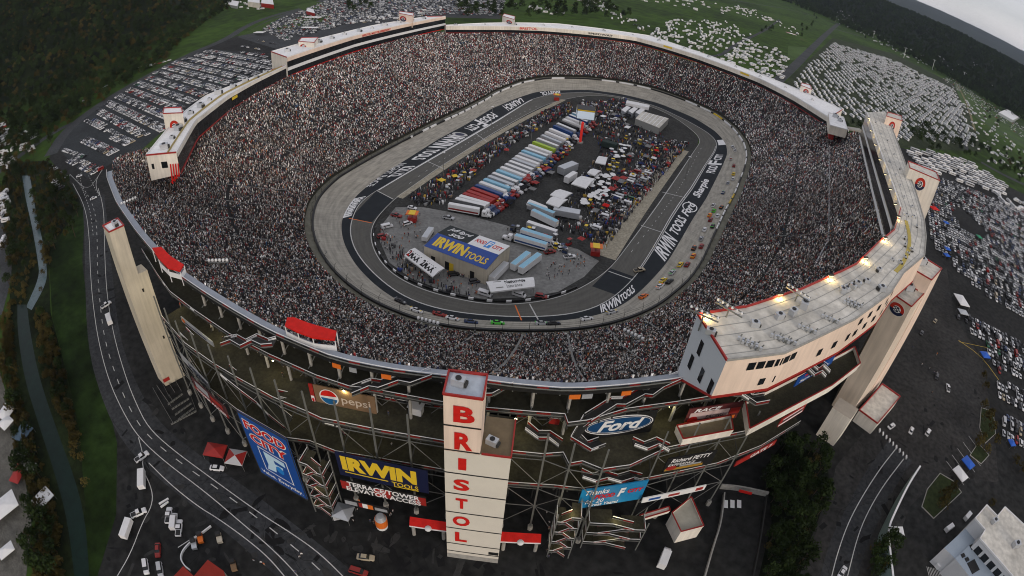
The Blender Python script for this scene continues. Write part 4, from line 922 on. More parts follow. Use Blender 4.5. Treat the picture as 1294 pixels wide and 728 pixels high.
banner('thanks_banner','light blue banner reading Thanks FOOD CITY for 20 Great Years',(736,619.6),(820,607),(813,632),(730,643.5),25,mat('banner_sky',(.01,.2,.42),.5,.1,.3),
 [('Thanks',.06,.68,.42,.93,WHT,.02,.2),('FOOD',.22,.42,.53,.64,REDB,.05,.2),('F',.57,.38,.68,.82,WHT,.05,.2),('CITY',.72,.5,.97,.7,REDB,.05,.2),('for 20',.1,.2,.38,.42,WHT,.02,.2),('Great Years!',.16,.03,.62,.2,WHT,.02,.2)])
banner('race_banner','red and white advertising banner with orange strip under the end of the skybox building',(872,517),(940,507.5),(936,530),(864,540),40,mat('maroon',(.12,.03,.03),.7),
 [('RACE',.1,.75,.6,.95,WHT,.03,.3),('RACING',.35,.32,.7,.5,BLK,.0,.3)],els=[('rect',.05,.3,.78,.72,mat('rose_white',(.55,.42,.4),.7),0),('rect',.0,.05,.95,.24,ORG,0),('ell',.03,.1,.22,.5,REDB,1),('rect',.8,.35,1,.7,RED,0)])
banner('driver_banner','black banner reading Richard PETTY in white above the white sponsor strip',(845,580),(907,569),(904,589),(840,599.5),31,BLK,
 [('Richard PETTY',.08,.66,.9,.93,WHT,.02,.25),('EXPERIENCE',.05,.42,.6,.58,WHT,.01,.25)],els=[('rect',.02,.1,.8,.26,mat('gold_strip',(.35,.2,.03),.6),0),('ell',.04,.12,.24,.44,RED,1),('rect',.3,.28,.75,.38,SILV,0)])
banner('sponsor_strip','long thin white sponsor strip below the driver banner',(813,630),(893,613),(891,620),(812,637),19,WHT,els=[('rect',.1,.25,.28,.7,BLUE,0),('rect',.4,.25,.58,.7,RED,0),('rect',.84,.2,.96,.8,RED,0)])
banner('gate_banner','red banner reading GATE 7 low under the right side of the stands',(931,584),(982,556),(981,563),(930,592),20,RED,[('GATE 7',.35,.15,.9,.85,WHT,.03)])
banner('side_banner','red and white striped banner high under the right side of the stands',(988,530),(1020,510),(1018,522),(986,542),36,RED,els=[('rect',.1,.65,.9,.8,WHT,0),('rect',.0,.1,.95,.3,WHT,0),('rect',.1,.35,.9,.55,BLK,0)])
banner('blue_banner','blue banner with white letters below the skybox stairs',(1009,478),(1056,449),(1054,462),(1008,492),47,BLUE,[('Speedway',.1,.12,.9,.5,WHT,.02)],els=[('rect',.2,.62,.7,.85,REDB,0)])
banner('tower_banner','dark picture banner reading TOWER ACCESS on the left side of the stands',(241,476),(284,515),(287,531),(244,491),27,mat('picture_dark',(.08,.03,.03),.6),[('TOWER ACCESS',.08,.02,.95,.26,WHT,.03)],els=[('rect',.1,.4,.5,.92,SILV,0),('rect',0,0,1,.3,RED,0),('rect',.55,.45,.9,.85,RED,0)])
banner('curved_banner','long thin white and grey banner on the left middle deck edge',(228,400),(268,432),(269,438),(229,408),36,SILV,els=[('rect',.1,.2,.8,.5,NAVY,0),('ell',.02,.1,.14,.9,ORG,0)])
banner('curved_banner','second thin white banner lower on the left deck edge',(227,446),(262,484),(263,493),(228,455),26,SILV,[('SPEEDWAY',.3,.2,.95,.8,NAVY,.02)])
# fascia sponsor boards on the rim
for x0,x1,m,c in ((424,436,ORG,'orange sponsor board on the black rim fascia above the drink banner'),(487,499,ORG,'orange sponsor board on the rim fascia left of the lettered tower'),(721,735,ORG,'orange sponsor board on the rim fascia above the oval car sign'),(737,750,SILV,'silver arched sponsor board beside the orange board above the oval car sign'),(786,798,ORG,'orange sponsor board on the rim fascia nearest the skybox building'),(447,456,SILV,'silver sponsor board on the rim fascia beside an orange board')):
    yy=lambda x: float(np.interp(x,[430,500,560,650,720,790,850],[449,463,470,481,487,482,475])); P=[]
    for x in (x0,x1): a=phiof(G(x,yy(x),50)); r=rz(a,rR)+2.75; P.append((CX+r*math.cos(a),CY+r*math.sin(a)))
    bm=MB(); z=49.3
    for p,q in ((P[0],P[1]),): bm.bar((*p,z-.75),(*q,z-.75),.15,1.3,m)
    tag(bm.build('fascia_board'),'small '+c,'sign')
# right terraces
def slab(name,label,px,z,h,m=DECK,wall=CREAM,trim=RED,zb=None):
    P=[p[:2] for p in gz(px,z)]; e=empty(name,label,'terrace',(float(P[0][0]),float(P[0][1]),zb if zb is not None else z-3)); bm=MB(); bm.prism(P,zb if zb is not None else z-1.5,z,wall,mtop=m); bm.build('slab',e)
    bm=MB()
    for i in range(len(P)): bm.bar((*P[i],z+h/2),(*P[(i+1)%len(P)],z+h/2),.3,h,wall)
    bm.build('parapet',e); bm=MB()
    for i in range(len(P)): bm.bar((*P[i],z+h+.08),(*P[(i+1)%len(P)],z+h+.08),.34,.16,trim)
    bm.build('coping',e); return e
slab('terrace','long olive floored terrace with cream parapet under the right skybox building',[(945,546),(1000,517),(1049,491),(1085,463),(1078,442),(1040,462),(1000,482),(940,512)],40,1.3,OLIVE)
slab('terrace','small flat roof with cream parapet below the red advertising banner',[(854,541),(922,528),(925,546),(862,558)],36,1.0,mat('terrace_floor',(.25,.2,.12),.9,.2,.3))
slab('flat_roof','small cream building with flat roof at ground level right of the light blue banner',[(848.5,649),(873,629),(888.5,665.5),(860,673)],6,.5,mat('kiosk_roof',(.42,.4,.33),.9,.15,.3),zb=0)
slab('flat_roof','cream canopy roof with orange lit underside beside the small cream building',[(808,652),(845,641),(846,646),(809,657)],9,.4,CREAM,zb=8)
# red awnings at the foot of the lettered tower
for px,lab in (([(518,653),(565,660),(565,669),(517,662)],'red curved awning left of the foot of the lettered tower'),([(632,672),(684,675),(684,684),(632,682)],'red curved awning right of the foot of the lettered tower')):
    P=gz(px,5.5); e=empty('awning',lab,'awning',tuple(P[0]),group='red entrance awnings'); bm=MB(); bm.prism([p[:2] for p in P],[4.6,4.6,4.2,4.2],[5.6,5.6,4.8,4.8],REDB); bm.build('canopy',e)
    bm=MB(); a,b=P[3],P[2]; bm.bar((a[0],a[1],4.3),(b[0],b[1],4.3),.2,.5,WHT); m_=(a+b)/2; bm.ball((m_[0],m_[1],4.6),1.0,WHT,10,5,.6); bm.build('trim',e)
    for t in (.1,.9): q=a*(1-t)+b*t; bm=MB(); bm.tube((q[0],q[1],0),(q[0],q[1],4.2),.5,CONC,8); bm.build('post',e)
# canopies on the rim
for px,zc,lab in (([(192,313),(204,312),(216,324),(232,334),(227,342),(212,338),(200,326)],53,'bright red curved canopy over rim seats at the left'),([(363,401),(372,401),(390,408),(425,418),(423,429),(395,426),(376,419),(360,411)],53.5,'bright red curved canopy over rim seats above the drink banner')):
    P=[p[:2] for p in gz(px,zc)]; e=empty('canopy',lab,'canopy',(float(P[0][0]),float(P[0][1]),50),group='red canopies on the rim'); bm=MB(); bm.prism(P,zc-.5,zc,REDB); bm.build('roof',e)
    for i in range(0,len(P),1): bm=MB(); bm.tube((*P[i],48),(*P[i],zc-.5),.15,WHT,5); bm.build('post',e)
    n=len(P)//2; bm=MB()
    for i in range(n,len(P)-1): bm.bar((*P[i],50.8),(*P[i+1],50.8),.2,1.6,WHT)
    bm.build('white_wall',e)
# floodlight masts standing in the stands
for i,(x,y,zc,rw,lab) in enumerate([(541,408,30,.2,'in the near stands left of centre'),(800,425,30,-.15,'in the near stands right of centre'),(276,332,46,.6,'in the left stands between the red canopies'),(163,256,48,1.3,'high in the left corner of the stands'),(921,391.5,69,-.3,'on the roof edge of the skybox building'),(1008,372,69,-.4,'on the roof edge beside the second warm lamp'),(889,399,69,-.1,'on the near corner of the skybox roof')]):
    p=G(x,y,zc); e=empty('floodlight_mast','white floodlight cluster %s'%lab,'floodlight',(p[0],p[1],(zc-9 if zc<60 else 67)),rw,group='white floodlight clusters round the stadium')
    H=9 if zc<60 else 2; bm=MB(); bm.tube((0,0,-2),(0,0,H),.18,STEEL,6); bm.build('pole',e,local=True); bm=MB(); bm.bar((-3.4,0,H),(3.4,0,H),.25,.25,STEEL); bm.bar((-3.4,0,H+1.1),(3.4,0,H+1.1),.2,.2,STEEL); bm.build('crossarm',e,local=True)
    for k in range(6): bm=MB(); bm.ball((-3+k*1.2,0,H+.9),.5 if zc<60 else .34,WHT,8,5); bm.build('lamp',e,local=True)

# kiosks and service boxes standing on the decks
rk=random.Random(21)
for z,L,reg in ((33,D3,'middle left deck'),(33,D3r,'middle right deck'),(21,D4,'lowest left deck'),(21,D4r,'lowest right deck')):
    P=alongpx(L,z,9)
    for i,p in enumerate(P[1:-1]):
        if rk.random()<.25: continue
        q=inner(p,rk.uniform(1,8)); a=phiof(p)+math.pi/2; m=rk.choice([WHT,RED,SILV,TAN,STEELD]); e=empty('kiosk','small %s food kiosk on the %s'%({WHT:'white',RED:'red',SILV:'silver',TAN:'tan',STEELD:'dark grey'}[m],reg),'kiosk',(q[0],q[1],z),a,'food kiosks on the concourse decks')
        ordl(e,e['label']); w=rk.uniform(2,4.5); bm=MB(); bm.box((0,0,1.2),(w,2,2.4),m); bm.build('body',e,local=True); bm=MB(); bm.box((0,0,2.5),(w+.5,2.6,.15),rk.choice([WHT,SILV,m])); bm.build('roof',e,local=True)

# second line of steel: cross braces and pipe rails between the decks
for L,lab in ((D3[1:],'thin cross bracing between the upper and middle decks left of the lettered tower'),(D3r,'thin cross bracing between the upper and middle decks right of the lettered tower')):
    P=alongpx(L,33,6.2); e=empty('cross_bracing',lab,'steel frame',(float(P[0][0]),float(P[0][1]),33),group='steel frames carrying the near stands')
    for i,(a,b) in enumerate(zip(P,P[1:])):
        if i%3==2: continue
        qa,qb=inner(a,2),inner(b,2); bm=MB(); bm.tube((*qa,33.2),(*qb,40.5),.1,STEEL,4); bm.tube((*qb,33.2),(*qa,40.5),.1,STEEL,4); bm.build('brace',e)
    for d in (4,8):
        Q=[(*inner(a,d),33.05) for a in P]; bm=MB(); rail(bm,Q); bm.build('railing',e)
for L,lab in ((D4[1:],'thin cross bracing between the middle and lowest decks left of the lettered tower'),(D4r,'thin cross bracing between the middle and lowest decks right of the lettered tower')):
    P=alongpx(L,21,6.5); e=empty('cross_bracing',lab,'steel frame',(float(P[0][0]),float(P[0][1]),21),group='steel frames carrying the near stands')
    for i,(a,b) in enumerate(zip(P,P[1:])):
        qa,qb=inner(a,3),inner(b,3); bm=MB(); bm.tube((*(qa if i%2 else qb),21.2),(*(qb if i%2 else qa),31.5),.1,STEEL,4); bm.tube((*qa,0),(*qa,31.5),.2,STEELD,4); bm.build('brace',e)
    Q=[(*inner(a,5),21.05) for a in P]; bm=MB(); rail(bm,Q); bm.build('railing',e)
for pts,w,lab in (([(232,420,33),(250,438,31),(268,446,29.5),(285,464,27),(305,474,25),(318,490,22),(335,497,21)],2.6,'long folded stair crossing the left middle deck'),([(352,500,33),(372,505,31),(385,517,29),(402,520,27),(412,532,25),(430,537,23),(440,548,21)],2.2,'folded stair above the left end of the tools banner'),([(665,540,33+4),(680,552,35),(694,552,34),(708,562,33)],2,'short stair between the decks right of the lettered tower'),([(800,560,37),(815,566,35),(830,560,34.5),(845,568,33)],2,'short stair right of the oval car sign'),([(735,600,31),(750,606,29),(765,602,27),(782,607,25),(798,602,23),(812,606,21)],2.2,'folded stair above the light blue banner')): stair('stair',lab,pts,w)
# ---------------------------------------------------------------- terrain
def sm(t): t=np.clip(t,0,1); return t*t*(3-2*t)
def vnoise(x,y,s,seed=0):
    return (np.sin(x/s+seed)*np.cos(y/s*1.3+seed*2)+.5*np.sin(x/s*2.3+y/s*1.7+seed)+.25*np.sin(x/s*5.1-y/s*4.3+seed*3))/1.75
AZK=np.array([-180,-150,-90,0,40,60,68,72,78,85,92,98,104,110,120,132,140,145,152,159,166,172,180])
BK=np.array([900,2500,2500,2500,2000,1750,1650,1700,1900,2100,2450,3200,4200,5200,5200,4200,2600,1070,720,610,570,590,800])
HK=np.array([190,120,100,120,115,122,122,118,122,130,160,160,160,160,170,180,200,230,230,230,220,210,190])
WK=np.array([900,1500,1500,1500,1200,1100,1100,1100,1100,1200,1400,1500,1500,1500,1500,1500,1200,1000,900,900,900,900,900])
def hgt(x,y):
    dx=x-CAM[0]; dy=y-CAM[1]; d=np.hypot(dx,dy); az=np.degrees(np.arctan2(dy,dx))
    b=np.interp(az,AZK,BK); H=np.interp(az,AZK,HK); Wd_=np.interp(az,AZK,WK)
    t=sm((d-b)/Wd_); h=H*t*(1+.10*vnoise(x,y,260,1)*t)
    far=sm((d-9000)/3500)*(1-sm((d-15000)/6000)); h=h+far*(310+25*vnoise(x,y,2600,3)+8*vnoise(x,y,600,5))
    return h
n=300; t=np.linspace(-1,1,n); g=np.sign(t)*(np.abs(t)**2.6*24000+np.abs(t)*200); gx=g+CAM[0]; gy=g+CAM[1]
X,Y=np.meshgrid(gx,gy); Z=hgt(X,Y)-.05
V=np.stack([X.ravel(),Y.ravel(),Z.ravel()],1); i=np.arange(n-1); I,J=np.meshgrid(i,i); k=(J*n+I).ravel(); F=np.stack([k,k+1,k+n+1,k+n],1)
def terrain_mat():
    m=bpy.data.materials.new('terrain'); m.use_nodes=True; nt=m.node_tree; b=nt.nodes['Principled BSDF']; b.inputs['Roughness'].default_value=1; b.inputs['Specular IOR Level'].default_value=.1
    geo=nt.nodes.new('ShaderNodeNewGeometry')
    def nz(s,d=6):
        q=nt.nodes.new('ShaderNodeTexNoise'); q.inputs['Scale'].default_value=s; q.inputs['Detail'].default_value=d; nt.links.new(geo.outputs['Position'],q.inputs[0]); return q
    a=nz(.006); c=nz(.06); r=nt.nodes.new('ShaderNodeValToRGB'); e=r.color_ramp.elements; e[0].position=.35; e[0].color=(.016,.026,.008,1); e[1].position=.62; e[1].color=(.05,.095,.014,1); q=e.new(.72); q.color=(.075,.065,.03,1)
    mm=nt.nodes.new('ShaderNodeMath'); mm.operation='MULTIPLY_ADD'; mm.inputs[1].default_value=.5; nt.links.new(c.outputs[0],mm.inputs[0]); m2=nt.nodes.new('ShaderNodeMath'); m2.operation='MULTIPLY'; m2.inputs[1].default_value=.55; nt.links.new(a.outputs[0],m2.inputs[0]); nt.links.new(m2.outputs[0],mm.inputs[2])
    nt.links.new(mm.outputs[0],r.inputs[0])
    sp=nt.nodes.new('ShaderNodeSeparateXYZ'); nt.links.new(geo.outputs['Position'],sp.inputs[0]); mr=nt.nodes.new('ShaderNodeMapRange'); mr.inputs[1].default_value=2; mr.inputs[2].default_value=14; nt.links.new(sp.outputs[2],mr.inputs[0])
    mx=nt.nodes.new('ShaderNodeMix'); mx.data_type='RGBA'; nt.links.new(mr.outputs[0],mx.inputs[0]); nt.links.new(r.outputs[0],mx.inputs[6])
    d=nz(.05,8); rr=nt.nodes.new('ShaderNodeValToRGB'); e=rr.color_ramp.elements; e[0].position=.35; e[0].color=(.006,.01,.004,1); e[1].position=.7; e[1].color=(.018,.026,.008,1); nt.links.new(d.outputs[0],rr.inputs[0]); nt.links.new(rr.outputs[0],mx.inputs[7])
    nt.links.new(mx.outputs[2],b.inputs['Base Color']); return m
me=np_mesh('terrain',V,F,None,[terrain_mat()]); o=link(bpy.data.objects.new('terrain',me)); o['kind']='structure'
for p in me.polygons: p.use_smooth=True
# ---------------------------------------------------------------- paved ground
AP=[(62,200),(78,168),(120,135),(165,107),(215,78),(270,58),(300,45),(330,56),(400,40),(560,40),(900,200),(1135,186),(1200,200),(1300,248),(1460,330),(1700,600),(1500,1000),(800,900),(100,1000),(118,727),(147,650),(148,560),(130,480),(112,400),(104,330),(106,290),(93,240)]
sheet('tarmac',AP,.01,mat('tarmac',(.024,.0242,.023),.88,.4,.025,scale2=.35))
sheet('parking_lot',[(300,47),(340,25),(420,-6),(640,-6),(632,24),(560,22),(500,30),(440,40),(350,62)],.03,ASPHL)
sheet('parking_lot',[(76,190),(86,165),(125,134),(168,106),(216,78),(262,62),(330,68),(360,90),(240,170),(195,195),(150,200),(110,226)],.03,mat('lot_asphalt',(.036,.04,.042),.9,.3,.05,scale2=.8))
sheet('grass_verge',[(163,204),(196,174),(215,160),(222,168),(190,205)],.06,mat('lawn',(.05,.085,.02),1,.3,.3))
for q in ([(300,46),(345,24),(385,15),(355,22),(330,40)],[(345,38),(380,20),(420,17),(412,26),(375,36)],[(372,8),(398,2),(415,4),(390,16)]): sheet('grass_verge',q,.06,mat('lawn',(.05,.085,.02),1,.3,.3))
sheet('grass_bank',[(104,262),(118,262),(106,290),(104,330),(112,400),(130,480),(148,560),(147,650),(118,745),(90,745),(108,640),(100,540),(84,470),(66,400),(62,330),(80,290)],.02,mat('bank_grass',(.013,.026,.005),1,.55,.15,scale2=.03))
sheet('bare_earth',[(-5,128),(14,132),(10,146),(-5,150)],.03,mat('bare_earth',(.25,.12,.05),1,.2,.2))
sheet('gravel_yard',[(-30,470),(-5,400),(0,470),(14,520),(24,560),(34,620),(40,660),(30,760),(-60,760)],.02,mat('gravel',(.12,.115,.1),1,.3,.3,scale2=2))
road('side_road',[(110,148),(70,165),(20,200),(-10,225)],9,.03,ASPHL); road('side_road',[(-12,255),(2,300),(10,345),(-5,400)],8,.03,ASPHL)
sheet('grass_field',[(1150,60),(1165,55),(1235,95),(1225,102),(1190,92)],.03,mat('bright_grass',(.06,.1,.03),1,.3,.02)); sheet('grass_field',[(1205,105),(1294,165),(1300,190),(1262,170),(1235,150),(1215,130)],.03,mat('bright_grass',(.06,.1,.03),1,.3,.02))
sheet('grass_field',[(996,58),(1020,60),(1010,75),(995,76)],.03,mat('bright_grass',(.06,.1,.03),1,.3,.02))
sheet('camping_ground',[(985,116),(1000,96),(1052,48),(1130,68),(1212,110),(1226,140),(1240,192),(1130,186),(1040,140)],.02,mat('camp_ground',(.035,.045,.022),1,.4,.03,scale2=.3))
for px,w in (([(978,106),(1000,88),(1035,52),(1052,36),(1060,30)],14),([(1052,36),(1110,52),(1165,80),(1220,105),(1294,140),(1330,160)],11),([(1060,30),(1000,12),(960,6),(900,-4)],9),([(1196,118),(1212,150),(1222,190)],7),([(1180,102),(1200,140),(1218,180)],7),([(1200,118),(1235,150),(1300,185)],7),([(862,60),(905,75),(930,55),(965,40),(985,25)],6),([(1240,205),(1262,218),(1300,236)],12)):
    road('road',px,w,.04,ASPHL)
road('access_track',[(1205,98),(1222,130),(1232,165)],5,.05,mat('dirt_track',(.2,.17,.1),1,.2,.2))
# the town road at top left
road('road',[(420,-4),(395,8),(350,18),(312,32),(286,50),(240,68),(168,106),(120,136),(82,166),(64,196)],13,.05,ASPHL)
sheet('tree_hollow',[(968,588),(990,560),(1045,575),(1048,620),(1025,680),(1005,745),(955,745),(975,660)],.05,mat('hollow_floor',(.006,.009,.004),1,.4,.3))
# creek
WAT=mat('creek_water',(.004,.016,.011),.3,.3,.3,spec=.12); WATB=mat('shallow_water',(.06,.1,.11),.3,.4,.5)
def poly_strip(name,L,R,z,m,kind='structure'):
    bm=MB(); L=[G(x,y)[:2]+(z,) for x,y in smoothl(L)]; R=[G(x,y)[:2]+(z,) for x,y in smoothl(R)]; bm.strip(R,L,m); o=bm.build(name); upnormals(o); return tag(o,kind=kind)
poly_strip('creek',[(22,385),(22,420),(31,480),(50,540),(70,600),(86,660),(96,745)],[(34,385),(38,420),(50,480),(76,555),(93,600),(108,655),(114,745)],.03,WAT)
poly_strip('creek',[(28,222),(32,250),(38,275),(42,295),(48,330),(50,350),(33,388)],[(38,222),(42,250),(47,275),(53,300),(60,340),(58,360),(40,392)],.03,WATB)
road('road',[(118,250),(122,300),(124,340),(130,430),(148,490),(175,545),(225,590),(290,637),(370,702),(420,745)],15,.022,mat('road_asphalt',(.042,.044,.046),.9,.3,.06,scale2=.7))
road('road',[(1138,570),(1112,606),(1090,650),(1070,692),(1058,740)],13,.024,mat('road_asphalt',(.042,.044,.046)))
sheet('tarmac',[(1085,430),(1130,395),(1196,338),(1206,402),(1240,452),(1256,540),(1262,610),(1190,600),(1150,640),(1110,745),(1000,745),(1046,640),(1056,590),(1092,545)],.018,mat('tarmac_pale',(.037,.036,.034),.9,.35,.04,scale2=.5))
# ---------------------------------------------------------------- road markings
rm=MB()
def ml(px,w=.3,dash=None,m=LINE): line_mb(rm,px,w,.06,m,dash)
E1=[(92,232),(108,262),(113,300),(114,340),(117,380),(124,430),(137,480),(155,520),(175,553),(210,585),(260,622),(310,665),(340,690),(372,722),(385,740)]
E2=[(124,238),(131,262),(132,300),(133,340),(136,380),(145,430),(160,480),(172,510),(187,540),(215,566),(265,603),(330,650),(370,675),(405,700),(440,735)]
ml(E1); ml(E2)
for L in ([(102,232),(120,262),(123,300),(123,340),(126,380),(132,430),(148,480),(163,515),(183,548),(225,583),(290,628),(335,662),(400,715),(420,738)],): ml(L,.3,(3.2,5))
for L in ([(97,225),(114,262),(118,300)],[(112,222),(126,250)],[(106,205),(100,228),(110,250)]): ml(L,.3,(2,3))
ml([(88,220),(110,242),(125,222),(130,212)]); ml([(175,553),(181,575),(180,592),(193,620),(192,640),(180,660),(165,700),(146,732)]); ml([(188,585),(215,612),(250,640),(275,655),(310,680),(340,705),(365,735)])
ml([(130,214),(122,226),(121,238),(128,250)]); ml([(1133,566),(1110,595),(1085,635),(1070,665),(1058,700),(1051,728)],.35); ml([(1142,580),(1115,615),(1095,650),(1083,680),(1071,728)],.35)
ml([(225,692),(262,668)],.3); ml([(229,698),(245,683)],.2,None,LINE)
for k in range(5): ml([(1196+k*7,583-k*8),(1218+k*7,613-k*8)],.2)
for k in range(3): q=917+k*8.5; ml([(q,632),(q,642)],1.4,None,WHT)
for k in range(12): x=1172; ml([(1262-k*3,296+k*1.5),(1282-k*3,320+k*1.5)],.15)
ml([(1211,430),(1240,450),(1262,480)],.3,None,YEL); ml([(1212,432),(1250,440)],.2,None,YEL)
for k in range(8): ml([(1171+k*2.0,716+k*.5),(1174+k*2,728)],.25)
o=rm.build('road_markings'); upnormals(o); tag(o,kind='structure')
# queue barriers beside the left road

# repaired patches, oil stains and seams in the tarmac
pm_=MB(); r_=random.Random(33); PA1=mat('patch_dark',(.012,.012,.012),.8,.3,.5); PA2=mat('patch_pale',(.04,.04,.038),.9,.3,.5)
def onpx(poly,n,fn):
    k=0; xs=[q[0] for q in poly]; ys=[q[1] for q in poly]
    while k<n:
        x,y=r_.uniform(min(xs),max(xs)),r_.uniform(min(ys),max(ys))
        if inpoly(x,y,poly): fn(G(x,y)); k+=1
def patch_(p):
    a=r_.uniform(0,3.1); w,h=r_.uniform(.8,5),r_.uniform(.5,2); m=PA1 if r_.random()<.6 else PA2; z=.035+r_.random()*.02; n=4 if r_.random()<.4 else 9
    pts=[]
    for j in range(n):
        t=2*math.pi*(j+.5)/n; q=1 if n==4 else r_.uniform(.6,1.1); dx,dy=w*.7*math.cos(t)*q,h*.7*math.sin(t)*q; pts.append((p[0]+dx*math.cos(a)-dy*math.sin(a),p[1]+dx*math.sin(a)+dy*math.cos(a),z))
    pm_.face(pts,m)
def crack_(p):
    a=r_.uniform(0,6.28); x,y=p[:2]; P=[(x,y)]
    for j in range(r_.randint(4,10)): a+=r_.uniform(-.6,.6); x+=math.cos(a)*2.2; y+=math.sin(a)*2.2; P.append((x,y))
    L,R=band(P,.1); pm_.strip([(*q,.058) for q in R],[(*q,.058) for q in L],PA1)
for poly,n in (([(150,480),(230,540),(420,700),(430,728),(130,728),(150,650),(152,560)],70),([(1060,430),(1200,350),(1240,480),(1250,600),(1180,640),(1060,728),(1000,728),(1060,590)],90),([(300,640),(700,720),(900,728),(400,728)],50),([(118,250),(135,300),(150,450),(120,400),(112,300)],16)): onpx(poly,n,patch_); onpx(poly,n//2,crack_)
o=pm_.build('tarmac_patches'); upnormals(o); tag(o,kind='structure')
# ---------------------------------------------------------------- vehicles
CP=[('white',(.7,.7,.7)),('silver',(.45,.46,.47)),('dark grey',(.08,.08,.085)),('black',(.012,.012,.014)),('red',(.25,.02,.015)),('blue',(.03,.05,.12)),('tan',(.4,.34,.24)),('green',(.02,.12,.05))]
CM=[mat('car_paint_'+n.replace(' ','_'),c,.3) for n,c in CP]
CPROB=[.36,.2,.15,.17,.05,.05,.02,.01]
def loft(bm,secs,m,close=True):
    "secs: list of (x,[(y,z)...]) sections with the same count"
    k=len(bm.v); n=len(secs[0][1]); i=bm.mi(m)
    for x,P in secs:
        for y,z in P: bm.v.append((x,y,z))
    for a in range(len(secs)-1):
        for j in range(n): b=(j+1)%n; bm.f.append((k+a*n+j,k+a*n+b,k+(a+1)*n+b,k+(a+1)*n+j)); bm.m.append(i)
    bm.f.append(tuple(range(k+n-1,k-1,-1))); bm.f.append(tuple(range(k+(len(secs)-1)*n,k+len(secs)*n))); bm.m+=[i,i]
def sec(w,z0,z1,t=.82): return [(-w/2,z0),(w/2,z0),(w/2,z0+(z1-z0)*.7),(w/2*t,z1),(-w/2*t,z1),(-w/2,z0+(z1-z0)*.7)]
def car_parts(kind,m):
    b=MB(); g=MB(); r=MB(); L={'sedan':4.7,'suv':4.9,'pickup':5.6,'van':5.6}[kind]; W_=1.85 if kind!='pickup' else 1.95; x=L/2
    if kind=='sedan':
        loft(b,[(-x,sec(W_*.85,.45,.85)),(-x+.3,sec(W_,.3,.98)),(-.2,sec(W_,.28,1.0)),(x-.9,sec(W_,.28,.92)),(x-.2,sec(W_*.92,.3,.75)),(x,sec(W_*.8,.35,.62))],m)
        loft(g,[(-x+.55,sec(W_*.82,.9,1.0)),(-x+1.2,sec(W_*.84,.9,1.38,.8)),(.2,sec(W_*.84,.9,1.42,.8)),(1.0,sec(W_*.82,.9,.97))],GLS); b.box((-.45,0,1.44),(1.45,W_*.62,.06),m)
        R_=.33
    elif kind=='suv':
        loft(b,[(-x,sec(W_*.9,.5,1.1)),(-x+.2,sec(W_,.35,1.15)),(.6,sec(W_,.35,1.15)),(x-.3,sec(W_,.35,1.0)),(x,sec(W_*.85,.4,.8))],m)
        loft(g,[(-x+.15,sec(W_*.86,1.1,1.35)),(-x+.35,sec(W_*.88,1.1,1.76,.85)),(.5,sec(W_*.88,1.1,1.78,.85)),(1.35,sec(W_*.84,1.08,1.16))],GLS); b.box((-.75,0,1.8),(2.7,W_*.72,.07),m); R_=.38
    elif kind=='pickup':
        loft(b,[(-x,sec(W_*.95,.5,1.1,.97)),(-.75,sec(W_,.4,1.1,.97)),(-.74,sec(W_,.4,1.12)),(1.3,sec(W_,.4,1.12)),(x-.3,sec(W_,.4,1.05)),(x,sec(W_*.88,.45,.85))],m)
        b.box((-1.8,0,1.11),(1.75,W_*.78,.03),BLK); loft(g,[(-.75,sec(W_*.86,1.1,1.75,.85)),(.55,sec(W_*.86,1.1,1.78,.85)),(1.3,sec(W_*.84,1.1,1.16))],GLS); b.box((-.1,0,1.8),(1.2,W_*.72,.07),m); R_=.4
    else:
        loft(b,[(-x,sec(1.95,.4,2.15,.9)),(1.4,sec(1.95,.4,2.15,.88)),(2.1,sec(1.95,.4,1.3,.88)),(x,sec(1.8,.4,.95))],m); g.box((-.3,0,1.6),(3.3,1.97,.42),GLS); loft(g,[(1.45,sec(1.75,1.35,2.08,.86)),(2.12,sec(1.75,1.28,1.34,.9))],GLS); R_=.37
    for sx in (-x*.62,x*.62):
        for sy in (-1,1): w=MB(); w.tube((sx,sy*(W_/2-.22),R_),(sx,sy*(W_/2+.02),R_),R_,RUB,10); r.v; yield_w.append(w) if False else wheels_tmp.append(w)
    return b,g
wheels_tmp=[]
CARLIB={}
def carlib(kind,ci):
    if (kind,ci) in CARLIB: return CARLIB[(kind,ci)]
    wheels_tmp.clear(); b,g=car_parts(kind,CM[ci]); W4=[w.mesh('wheel') for w in wheels_tmp]
    one=MB(); 
    for q in [b,g]+list(wheels_tmp):
        k=len(one.v); one.v+=q.v; 
        for f,mi_ in zip(q.f,q.m): one.f.append(tuple(k+a for a in f)); one.m.append(one.mi(q.mats[mi_]))
    CARLIB[(kind,ci)]=(b.mesh('body'),g.mesh('windows'),W4,one.mesh('car'),one); return CARLIB[(kind,ci)]
def place_car(x,y,rz_,kind,ci,label,group=None,parts=True,name='parked_car',z=.03,cat='car'):
    b,g,W4,one,_=carlib(kind,ci)
    if not parts:
        o=bpy.data.objects.new(name,one); link(o); o.location=(x,y,z); o.rotation_euler=(0,0,rz_); return tag(o,label,cat,group)
    e=empty(name,label,cat,(x,y,z),rz_,group)
    link(bpy.data.objects.new('body',b),e); link(bpy.data.objects.new('windows',g),e)
    for w in W4: link(bpy.data.objects.new('wheel',w),e)
    return e
cars=[]  # x,y,rz,kind,ci,region,row,idx
rc=random.Random(11)
def pick(): return rc.choices(range(8),CPROB)[0]
